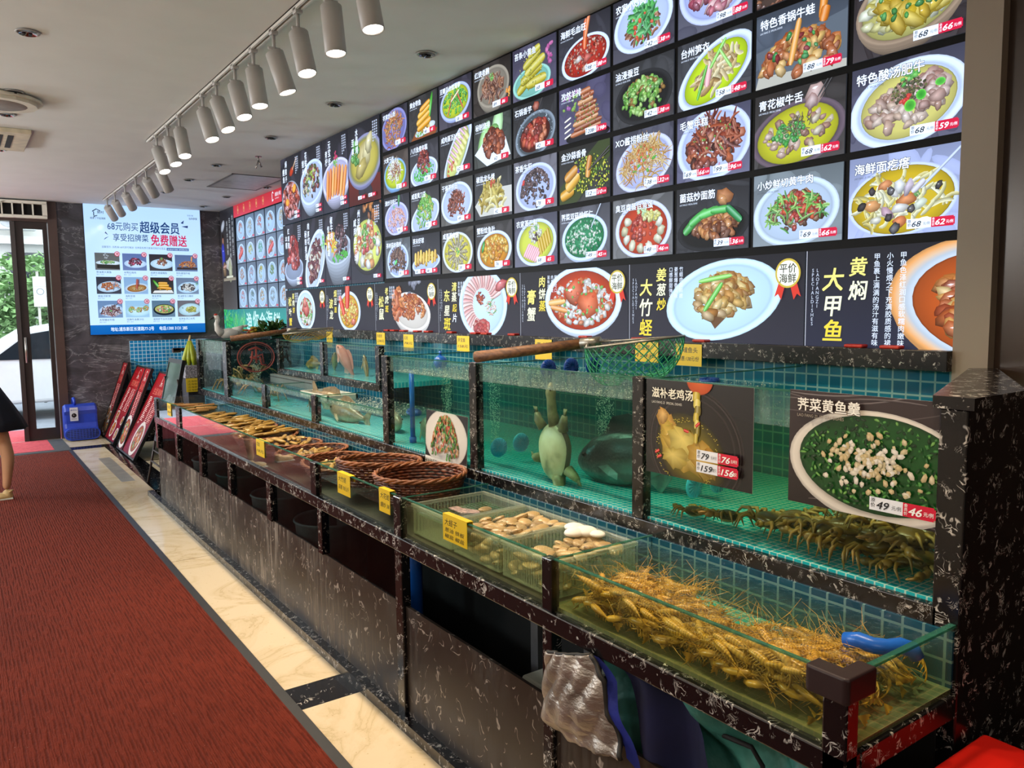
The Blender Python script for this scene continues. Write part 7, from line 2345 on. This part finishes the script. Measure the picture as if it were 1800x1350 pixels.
# leafy plant
t = NT('plant_leaf')
oi = t.noise(t.coord(), 14, 2)
M_leaf = t.surf(t.pbsdf(base=t.ramp(oi, [(.3, hexc('#24401a')), (.55, hexc('#3f6a28')), (.8, hexc('#7c8a3c'))]), rough=.45))


def leaves(n, c, rx, ry, rz_, ln, wd, rr, up=.2):
    b = MB()
    for i in range(n):
        while True:
            u, v, w_ = rr.uniform(-1, 1), rr.uniform(-1, 1), rr.uniform(-1, 1)
            if u * u + v * v + w_ * w_ <= 1:
                break
        p_ = Vector((c[0] + u * rx, c[1] + v * ry, c[2] + w_ * rz_))
        d = Vector((u + rr.uniform(-.6, .6), v + rr.uniform(-.6, .6), rr.uniform(-.6, .5) + up)).normalized()
        s = d.cross(Vector((rr.uniform(-1, 1), rr.uniform(-1, 1), 1))).normalized()
        nn = d.cross(s)
        L = ln * rr.uniform(.6, 1.2)
        W_ = wd * rr.uniform(.7, 1.2)
        b.add([p_, p_ + d * L * .4 + s * W_ + nn * L * .08, p_ + d * L - nn * L * .12, p_ + d * L * .4 - s * W_ + nn * L * .08], [(0, 1, 2), (0, 2, 3)])
    return b


P_ = thing('potted_plant', (2.62, 7.68, 1.345), 'bushy green leafy plant in a pot under the green sign', 'plant')
part(leaves(320, (2.60, 7.66, 1.41), .22, .16, .085, .085, .022, random.Random(3), .3), 'foliage', M_leaf, P_)
part(MB().lathe([(.0, 0), (.06, 0), (.08, .06), (.075, .06), (.06, .05), (0, .05)], (2.62, 7.68, 1.345), 20), 'pot', plain('dark_green_pot', '#1c3a2c', .4), P_)
part(MB().tube([(2.62, 7.68, 1.39), (2.58, 7.66, 1.43), (2.52, 7.64, 1.45)], .008, 6).tube([(2.62, 7.68, 1.39), (2.68, 7.68, 1.46)], .008, 6), 'stem', plain('plant_stem', '#5a4a2a', .7), P_)
tag(MB().lathe([(.0, .0), (.045, .0), (.07, .05), (.075, .065), (.07, .065), (.04, .01), (0, .01)], n=24).build('blue_bowl', M_blue, None, (2.86, 7.66, 1.345)), 'blue plastic bowl beside the leafy plant', 'bowl')
tag(MB().bevbox((2.40, 7.60, 1.345), (2.50, 7.86, 1.40), .004).build('speckled_box', plain('purple_speckle', '#8a86a0', .5, var=.5, scale=90)), 'purple speckled white box between flowers and plant', 'box')
# corner tank under the lit board
Q = thing('corner_fish_tank', (2.5, 11.25, 0), 'glass tank with bright blue tiled back in the slate corner', 'aquarium')
part(MB().box((1.9, 11.575, .5), (3.15, 11.598, 1.235)), 'back_tiles', M_tile_far, Q)
part(MB().box((1.9, 10.9, 0), (3.15, 11.57, .62)), 'tank_stand', M_bm, Q)
part(MB().box((1.9, 10.9, .62), (3.15, 10.91, .97)).box((1.9, 10.91, .62), (1.908, 11.57, .97)), 'front_pane', M_glass, Q)
part(MB().box((1.898, 10.898, .97), (3.15, 10.912, .978)).box((1.898, 10.9, .97), (1.91, 11.57, .978)), 'pane_edge', M_gedge, Q)
stuff(MB().box((1.915, 10.915, .625), (3.14, 11.57, .90)).build('tank_water', W_blue), 'bright blue water in the corner tank', 'water')
# tall glass box with dark cap, banana coloured bundle, crate stack
Q = thing('glass_box', (2.2, 9.0, 0), 'clear glass box with black corner cap beside the hanging bundle', 'aquarium')
part(MB().box((1.88, 8.8, .98), (1.888, 9.3, 1.21)).box((1.88, 8.8, .98), (2.6, 8.808, 1.21)), 'pane', M_glass, Q)
part(MB().bevbox((1.85, 8.77, 1.185), (1.93, 8.84, 1.235), .008).bevbox((1.85, 8.77, 1.20), (1.98, 8.82, 1.235), .008), 'corner_cap', M_rubber, Q)
part(MB().box((1.88, 8.8, .0), (2.6, 9.3, .98)), 'stand', M_bm, Q)
Q = thing('yellow_green_bundle', (1.985, 8.62, 1.06), 'yellow green bundle of pods tied at the top, beside the far tank post', 'bundle')
for i in range(9):
    a = 2 * pi * i / 9
    rr = .075 * (1 if i % 2 else .8)
    MB().tube([(.012 * cos(a), .012 * sin(a), .25), (rr * .45 * cos(a), rr * .45 * sin(a), .17), (rr * .9 * cos(a), rr * .9 * sin(a), .07), (rr * cos(a), rr * sin(a), .0)], [.008, .022, .026, .012], 8).build('pod', plain('yellow_green_pod', '#a8b42a', .4, var=.15, scale=12), Q)
MB().tube([(0, 0, .235), (0, 0, .27), (.01, 0, .31)], [.02, .012, .008], 8).build('tie', plain('straw_tie', '#c8b078', .7), Q)
b = MB().bevbox((1.90, 8.50, .93), (2.15, 8.75, 1.06), .006)
tag(b.build('speckled_crate', plain('speckled_sheet', '#9a98a0', .5, var=.6, scale=70)), 'grey speckled tub under the yellow green bundle', 'tub')
p = Pic(.25, .14, 4)
p.rect(0, 0, .25, .14, hexs('#e8c82a'), hexs('#f0d43a'))
for k in range(4):
    p.text('活海鲜 每日到', .015, .10 - .03 * k, .024, hexs('#5a4a1a'), 0, width=.2)
o = p.build('yellow_notice', M_card, None, .004, back=(.75, .55, .01))
hang(o, WALL_E, (1.90, 8.485, .79))
tag(o, 'wide yellow notice under the speckled tub by the easel', 'notice')
tag(MB().bevbox((1.92, 8.50, 0), (2.2, 8.78, .93), .006).build('dark_bin', plain('dark_bin', '#2a2a30', .4, var=.2)), 'tall dark stand holding the speckled tub', 'stand')
# red seal on the glass divider
p = Pic(.34, .34, 5)
SEAL = MB()
o = None
r_ = MB()
for k in range(2):
    rr = .15 - .018 * k
    r_.tube([(1.995 + rr * cos(2 * pi * j / 40), 6.443, 1.235 + rr * .8 * sin(2 * pi * j / 40)) for j in range(41)], .006 if k == 0 else .002, 5, 0, False)
for pts in ([(-.06, .06), (.0, .08), (.05, .05)], [(-.03, .05), (-.04, -.03), (-.07, -.07)], [(.0, .07), (.0, -.05)], [(-.02, .0), (.05, .02), (.06, -.05)], [(-.05, .0), (.02, -.02)], [(.03, .0), (.04, -.06), (.08, -.07)]):
    r_.tube([(1.995 + x, 6.443, 1.235 + z) for x, z in pts], .009, 5)
tag(r_.build('seal_sticker', plain('red_seal_ink', '#a84a44', .5, var=.1)), 'faded red round seal on the glass between the far tanks', 'sticker')
# white crate floating in the low tank
M_crate = plain('white_crate', '#cfd2c8', .5)
b = MB()
for y0, y1 in ((4.62, 5.10),):
    b.box((1.86, y0, 1.045), (1.872, y1, 1.075)).box((2.05, y0, 1.045), (2.062, y1, 1.075)).box((1.86, y0, 1.045), (2.062, y0 + .012, 1.075)).box((1.86, y1 - .012, 1.045), (2.062, y1, 1.075))
    for i in range(9):
        b.box((1.87, y0 + .03 + i * .05, 1.05), (2.055, y0 + .045 + i * .05, 1.056))
tag(b.build('white_crate', M_crate), 'white slatted crate floating in the middle low tank', 'crate')
# ================================================================== under the counter
t = NT('silver_quilt')
co = t.coord()
M_silver = t.surf(t.pbsdf(base=t.ramp(t.noise(co, 9, 3), [(.3, hexc('#7c746c')), (.7, hexc('#b4aaa0'))]), metal=.55, rough=.34, normal=t.bump(t.noise(t.mapping(co, (1, 1, 2)), 28, 4, .6), .5, .012)))
t = NT('blue_cloth')
co = t.coord()
M_cloth = t.surf(t.pbsdf(base=t.ramp(t.noise(co, 6, 3), [(.3, hexc('#101a5c')), (.7, hexc('#2434a4'))]), rough=.8, normal=t.bump(t.noise(co, 22, 3), .5, .01)))
M_trim = plain('black_binding', '#1a1814', .6)
Q = thing('quilted_cover', (1.31, 1.55, .42), 'silver quilted cover with blue lining hanging from the near bay', 'cover')
Lp = [(1.684, .640), (1.700, .575), (1.708, .51), (1.698, .445), (1.63, .415)]
Rp = [(1.506, .695), (1.452, .645), (1.438, .575), (1.405, .52), (1.376, .47)]


def pl_(P, q):
    k = q * (len(P) - 1)
    i = min(int(k), len(P) - 2)
    return Vector(P[i]).lerp(Vector(P[i + 1]), k - i)


def sheet(Lp, Rp, fx, nu=18, nv=18, thick=.006):
    vs, fs = [], []
    for i in range(nv + 1):
        for j in range(nu + 1):
            q, u = i / nv, j / nu
            a = pl_(Lp, q).lerp(pl_(Rp, q), u)
            vs.append((fx(u, q), a.x, a.y))
    n = nu + 1
    for i in range(nv):
        for j in range(nu):
            fs.append((i * n + j, i * n + j + 1, (i + 1) * n + j + 1, (i + 1) * n + j))
    return MB().add(vs, fs, 0, True)


def quilt_x(u, q):
    k = abs(((u + q * 1.2) * 2.2) % 1 - .5) * 2
    m = abs(((u - q * 1.2) * 2.2) % 1 - .5) * 2
    return 1.312 - .030 * sin(pi * min(1, max(0, u))) * (.5 + .5 * sin(pi * q)) - .009 * (min(k, m) ** .5) - .010 * sin(q * 11 + u * 3) * q - .004 * sin(u * 23 + q * 17)


o = part(sheet(Lp, Rp, quilt_x, 40, 40), 'quilted_face', M_silver, Q)
o.modifiers.new('solid', 'SOLIDIFY').thickness = .008
bt = MB().tube([(quilt_x(1, i / 20) - .004, *pl_(Rp, i / 20)) for i in range(21)], .007, 6).tube([(quilt_x(j / 12, 0) - .002, *pl_([Lp[0], Rp[0]], j / 12)) for j in range(13)], .006, 6)
part(bt, 'binding', M_trim, Q)
for u0, u1, q0, q1 in ((0, 1, .02, .62), (.0, .62, .60, .0), (0, 1, .62, .98), (.25, 1, .98, .5)):
    part(MB().tube([(quilt_x(u0 + (u1 - u0) * k / 14, q0 + (q1 - q0) * k / 14) - .003, *pl_(Lp, q0 + (q1 - q0) * k / 14).lerp(pl_(Rp, q0 + (q1 - q0) * k / 14), u0 + (u1 - u0) * k / 14)) for k in range(15)], .0022, 4), 'stitch_line', M_trim, Q)
Rb2 = [(1.49, .690), (1.428, .645), (1.402, .575), (1.375, .52), (1.335, .44)]
part(sheet(Rp, Rb2, lambda u, q: 1.308 + .012 * u + .01 * sin(q * 9), 6, 20), 'blue_lining', M_cloth, Q)
Fp = [(1.45, .685), (1.30, .66), (1.25, .63), (1.20, .58), (1.17, .50)]
o = part(sheet(Rb2, Fp, lambda u, q: 1.355 + .05 * u + .02 * sin(u * 7 + q * 4), 22, 18), 'blue_flap', plain('navy_lining', '#0c1038', .85, var=.2, scale=8), Q)
t = NT('teal_tarp')
co = t.coord()
M_tarp = t.surf(t.pbsdf(base=t.ramp(t.noise(co, 5, 4), [(.3, hexc('#2a6a62')), (.7, hexc('#4f9a8c'))]), rough=.55, normal=t.bump(t.noise(co, 9, 4), .7, .03)))
b = sheet([(1.62, .66), (1.6, .3)], [(.86, .68), (.88, .3)], lambda u, q: 1.45 + .04 * sin(u * 9 + q * 5) + .03 * sin(u * 23 - q * 9), 40, 14)
tag(b.build('green_tarp', M_tarp), 'crumpled dark green tarp inside the open bay under the prawns', 'tarp')
tag(MB().tube([(1.48, 1.30, .55), (1.44, 1.2, .575), (1.42, 1.08, .60), (1.42, 1.05, .57), (1.43, 1.045, .3)], .006, 6).build('power_cable', M_dark), 'black cable drooping in front of the green tarp', 'cable')
M_tub = plain('pale_tub', '#8f9694', .45, var=.1)
M_tub2 = plain('teal_tub', '#1f5a52', .45, var=.1)
for i, (y, mt, lb) in enumerate(((3.82, M_tub, 'pale plastic tub in the bay under the second basket'), (4.55, M_tub, 'pale plastic tub in the bay below the middle yellow card'), (5.3, M_tub2, 'teal plastic tub in the far middle bay'), (5.95, M_tub, 'pale plastic tub in the far bay near the easel'))):
    b = MB().lathe([(.0, 0), (.15, 0), (.19, .50), (.20, .51), (.195, .52), (.18, .50), (.145, .02), (0, .02)], n=24)
    tag(b.build('plastic_tub', mt, None, (1.55 - .0, y + .02, .013)), lb, 'tub', 'tubs in the cabinet bays')
tag(MB().bevbox((1.45, 1.85, .013), (1.72, 2.02, .40), .01).build('white_box', plain('off_white_box', '#b8bcae', .5)), 'pale box in the open bay beside the silver cover', 'box')
# red stool
M_red = plain('red_plastic', '#d81e14', .35, var=.03)
Q = thing('plastic_stool', (1.69, .64, 0), 'bright red plastic stool in the front corner by the end column', 'stool')
part(MB().bevbox((1.53, .47, .605), (1.845, .775, .632), .010, seg=3), 'seat', M_red, Q)
for sx_ in (0, 1):
    for sy__ in (0, 1):
        x0, y0 = (1.54, 1.79)[sx_], (.48, .715)[sy__]
        part(MB().bevbox((x0, y0, 0), (x0 + .045, y0 + .05, .61), .006), 'leg', M_red, Q)
part(MB().box((1.545, .485, .55), (1.83, .49, .605)).box((1.545, .76, .55), (1.83, .765, .605)).box((1.54, .49, .55), (1.545, .76, .605)).box((1.83, .49, .55), (1.835, .76, .605)), 'skirt', M_red, Q)
# ================================================================== person at the left edge, walking away to the left
def skin(name, chain, mat, parent, sub=2):
    """chain: list of (co, radius, parent index)"""
    bm = bmesh.new()
    lay = bm.verts.layers.skin.verify()
    vs = []
    for i, (c_, r_, pi_) in enumerate(chain):
        v = bm.verts.new(c_)
        rr = r_ if isinstance(r_, tuple) else (r_, r_)
        v[lay].radius = rr
        v[lay].use_root = (i == 0)
        vs.append(v)
        if pi_ is not None:
            bm.edges.new((vs[pi_], v))
    me = bpy.data.meshes.new(name)
    bm.to_mesh(me)
    bm.free()
    me.materials.append(mat)
    o = bpy.data.objects.new(name, me)
    COL.objects.link(o)
    if parent is not None:
        adopt(o, parent)
    sk = o.modifiers.new('skin', 'SKIN')
    sk.use_smooth_shade = True
    sb_ = o.modifiers.new('sub', 'SUBSURF')
    sb_.levels = sb_.render_levels = sub
    return o


M_skin = plain('skin', '#c8946e', .5, var=.04, scale=8)
M_navy = plain('navy_dress', '#0d1020', .85, var=.15, scale=10)
M_shoe = plain('beige_shoe', '#d8b478', .5, var=.08)
M_hair = plain('black_hair', '#120e0c', .4, var=.2, scale=40)
Pn = thing('person', (.12, 8.1, .011), 'person in a navy knee length dress and beige shoes walking at the left edge', 'person')
X0, Y0 = .12, 8.1
ch = [((X0, Y0, .92), (.115, .15), None), ((X0, Y0, 1.08), (.095, .125), 0), ((X0 - .005, Y0, 1.24), (.105, .145), 1), ((X0 - .005, Y0, 1.34), (.075, .12), 2), ((X0 - .015, Y0, 1.41), .048, 3), ((X0 - .03, Y0, 1.46), .05, 4),
      ((X0 + .05, Y0 - .085, .86), .088, 0), ((X0 + .13, Y0 - .085, .64), .068, 6), ((X0 + .165, Y0 - .085, .50), .052, 7), ((X0 + .185, Y0 - .085, .37), .054, 8), ((X0 + .17, Y0 - .085, .22), .040, 9), ((X0 + .155, Y0 - .085, .09), .030, 10),
      ((X0 - .06, Y0 + .085, .86), .088, 0), ((X0 - .14, Y0 + .085, .50), .054, 12), ((X0 - .155, Y0 + .085, .34), .052, 13), ((X0 - .19, Y0 + .085, .09), .030, 14),
      ((X0, Y0 - .165, 1.32), .048, 3), ((X0 + .03, Y0 - .20, 1.10), .038, 16), ((X0 - .04, Y0 - .205, .92), .028, 17), ((X0 - .055, Y0 - .20, .85), (.030, .018), 18),
      ((X0, Y0 + .165, 1.32), .048, 3), ((X0 + .02, Y0 + .20, 1.10), .038, 20), ((X0 - .08, Y0 + .205, .94), .028, 21), ((X0 - .10, Y0 + .20, .87), (.030, .018), 22)]
body = skin('body', ch, M_skin, Pn)
# head with face
hb = MB().ball((X0 - .045, Y0, 1.53), .098, 20, 14, s=(1.0, .82, 1.18)).ball((X0 - .085, Y0, 1.475), .05, 14, 10, s=(.9, .9, .8))
hb.tube([(X0 - .135, Y0, 1.545), (X0 - .155, Y0, 1.515), (X0 - .140, Y0, 1.505)], [.009, .014, .010], 8)
for s in (-1, 1):
    hb.ball((X0 - .03, Y0 + s * .082, 1.52), .022, 8, 6, s=(.8, .4, 1.2))
part(hb, 'head', M_skin, Pn)
eb = MB()
for s in (-1, 1):
    eb.ball((X0 - .133, Y0 + s * .033, 1.55), .010, 8, 6)
eb.bevbox((X0 - .136, Y0 - .022, 1.474), (X0 - .126, Y0 + .022, 1.482), .003)
part(eb, 'face_features', plain('face_dark', '#4a2a24', .5), Pn)
hr = MB().ball((X0 - .015, Y0, 1.56), .108, 20, 12, s=(.95, .92, 1.1)).tube([(X0 + .05, Y0, 1.58), (X0 + .10, Y0, 1.48), (X0 + .10, Y0, 1.34), (X0 + .09, Y0, 1.24)], [.06, .055, .045, .015], 12)
part(hr, 'hair', M_hair, Pn)
# dress
vs, fs = [], []
prof = [(1.37, .085, .10, -.005), (1.33, .12, .17, 0), (1.24, .13, .17, 0), (1.10, .118, .145, .0), (1.00, .135, .165, .02), (.90, .175, .19, .035), (.80, .215, .21, .05), (.70, .255, .23, .06), (.615, .285, .245, .065)]
NU = 40
for k, (z, rx, ry, ox) in enumerate(prof):
    for j in range(NU):
        a = 2 * pi * j / NU
        f = 1 + .05 * sin(9 * a) * max(0, (1.05 - z) / .45)
        vs.append((X0 + ox + rx * f * cos(a), Y0 + ry * f * sin(a), z))
for k in range(len(prof) - 1):
    for j in range(NU):
        fs.append((k * NU + j, (k + 1) * NU + j, (k + 1) * NU + (j + 1) % NU, k * NU + (j + 1) % NU))
o = part(MB().add(vs, fs, 0, True), 'dress', M_navy, Pn)
o.modifiers.new('solid', 'SOLIDIFY').thickness = .006
sl_ = MB()
for s in (-1, 1):
    sl_.tube([(X0, Y0 + s * .13, 1.345), (X0, Y0 + s * .17, 1.30), (X0 + .02, Y0 + s * .19, 1.20)], [.06, .062, .058], 12)
part(sl_, 'sleeve', M_navy, Pn)
for x, y in ((X0 + .155, Y0 - .085), (X0 - .19, Y0 + .085)):
    b = MB().ball((x - .05, y, .035), .06, 16, 8, s=(1.7, .72, .58)).ball((x + .005, y, .05), .045, 12, 8, s=(.9, .8, 1.0))
    b.bevbox((x - .155, y - .045, .0), (x + .045, y + .045, .022), .008, 1)
    b.tube([(x + .02, y - .035, .075), (x + .045, y, .08), (x + .02, y + .035, .075)], .008, 6)
    part(b, 'shoe', [M_shoe, plain('pale_sole', '#c8c0ac', .6)], Pn).location.z = .0
# ================================================================== street outside
struct(MB().box((-12, 11.75, -.12), (14, 40, -.04)).build('street_ground', plain('asphalt', '#7c8088', .8, var=.08, scale=6)))
tag(MB().box((-1.5, 11.76, -.04), (1.1, 13.0, -.025)).build('outdoor_mat', M_mat), 'red mat on the step outside the glass door', 'mat')
M_carw = plain('white_car_paint', '#d8dadc', .2, var=.01)
M_cgl = plain('dark_car_glass', '#20262c', .06, var=.05)
Cc = thing('parked_car', (1.2, 15.0, -.04), 'white car parked on the street outside the door', 'car')
side = [(-2.2, .25), (-2.25, .62), (-1.95, .84), (-1.0, .98), (-.35, 1.40), (.2, 1.50), (1.1, 1.47), (1.75, 1.02), (2.15, .92), (2.2, .3)]


def carprism(pts, y0, y1, inset=0.0):
    n = len(pts)
    vs = [(1.2 + x, y0, z - .04) for x, z in pts] + [(1.2 + x, y1, z - .04) for x, z in pts]
    return MB().add(vs, [tuple(range(n)), tuple(range(n, 2 * n))[::-1]] + [(i, n + i, n + (i + 1) % n, (i + 1) % n) for i in range(n)])


o = part(carprism(side, 14.2, 15.9), 'body', M_carw, Cc)
bv = o.modifiers.new('bev', 'BEVEL')
bv.width = .06
bv.segments = 3
for pts in ([(-.78, .96), (-.30, 1.34), (.22, 1.43), (.22, .95)], [(.30, .95), (.30, 1.43), (1.05, 1.40), (1.50, .98)]):
    part(carprism(pts, 14.185, 14.21), 'side_window', M_cgl, Cc)
part(MB().bevbox((.25, 14.05, .92), (.42, 14.2, 1.03), .03), 'mirror', M_carw, Cc)
part(MB().bevbox((1.72, 14.175, .80), (1.90, 14.2, .83), .008), 'door_handle', M_chrome, Cc)
for x in (-.15, 2.75):
    b = MB()
    b.M = Matrix.Translation((x, 14.28, .28)) @ Matrix.Rotation(R(90), 4, 'X')
    b.lathe([(.0, -.1), (.2, -.1), (.33, -.08), (.34, 0), (.33, .08), (.2, .1), (.0, .1)], n=28)
    part(b, 'wheel', plain('tyre', '#1c1c1e', .7), Cc)
# building with air conditioner, tree, signs
Bd = thing('street_building', (0, 24, 0), 'pale building across the street seen through the door', 'building')
part(MB().box((-8, 24, -.04), (10, 25, 11)), 'wall', plain('pale_facade', '#b9b8b2', .8, var=.05, scale=2), Bd)
for i in range(6):
    for k in range(3):
        part(MB().box((-6 + i * 2.4, 23.94, 1.6 + k * 3.0), (-4.6 + i * 2.4, 24.02, 3.2 + k * 3.0)), 'window', M_cgl, Bd)
part(MB().box((-8, 23.7, 3.40), (10, 24, 3.6)).box((-8, 23.7, 7.0), (10, 24, 7.2)), 'cornice', plain('facade_band', '#cfcec8', .8), Bd)
U = Bd
part(MB().bevbox((.95, 23.3, 3.72), (1.85, 23.7, 4.33), .03), 'condenser', plain('condenser_white', '#d6d6d2', .5), U)
b = MB()
b.M = Matrix.Translation((1.27, 23.29, 4.02)) @ Matrix.Rotation(R(90), 4, 'X')
b.lathe([(.0, .02), (.08, .03), (.1, .005), (.24, .005), (.25, .02)], n=24)
part(b, 'condenser_fan', plain('condenser_grey', '#8a8c8e', .5), U)
t_ = thing('street_tree', (1.6, 19.5, -.04), 'leafy green tree behind the parked car', 'tree')
part(leaves(2600, (1.5, 19.3, 1.95), 1.9, 1.2, .95, .20, .07, random.Random(21), -.1), 'foliage', plain('street_leaf', '#7fa468', .6, var=.25, scale=3), t_)  # leaf colour paled to put the street haze into it
part(MB().tube([(1.6, 19.4, -.04), (1.62, 19.4, 1.2), (1.5, 19.3, 2.2)], [.09, .08, .04], 8).tube([(1.6, 19.4, .8), (1.9, 19.3, 1.6), (2.1, 19.3, 2.3)], [.05, .04, .02], 8), 'trunk', plain('bark', '#5a4838', .9, var=.2), t_)
t_ = thing('street_tree', (.3, 18.6, -.04), 'low green bush left of the street sign', 'tree')
part(leaves(1200, (.35, 18.5, 1.5), 1.0, .8, .9, .18, .06, random.Random(22), -.1), 'foliage', plain('street_leaf', '#4f8a34', .6), t_)
part(MB().tube([(.3, 18.6, -.04), (.33, 18.6, 1.4)], [.05, .03], 8), 'trunk', plain('bark', '#5a4838', .9), t_)
p = Pic(.5, 1.0, 2)
p.rect(0, 0, .5, 1.0, hexs('#dfe2e0'))
p.rect(.02, .33, .48, .35, hexs('#8a8e8e'))
p.rect(.02, .66, .48, .68, hexs('#8a8e8e'))
p.ell(.2, .5, .12, .12, hexs('#8a8e90'), hexs('#7a7e80'))
p.ell(.2, .5, .08, .08, hexs('#dfe2e0'))
Sg = thing('street_sign', (1.25, 17.0, -.04), 'white stacked street sign on a pole in front of the tree', 'sign')
o = p.build('sign_panel', M_paper, None, .02, back=(.6, .6, .6))
o.matrix_world = Matrix.Translation((1.22, 16.95, 1.75)) @ WALL_E @ Matrix.Scale(.55, 4)
o.parent = Sg
o.matrix_parent_inverse = Matrix.Translation(-Vector(Sg.location))
part(MB().tube([(1.3, 17.0, -.04), (1.3, 17.0, 2.4)], .025, 8), 'pole', M_steel, Sg)
bpy.context.view_layer.update()
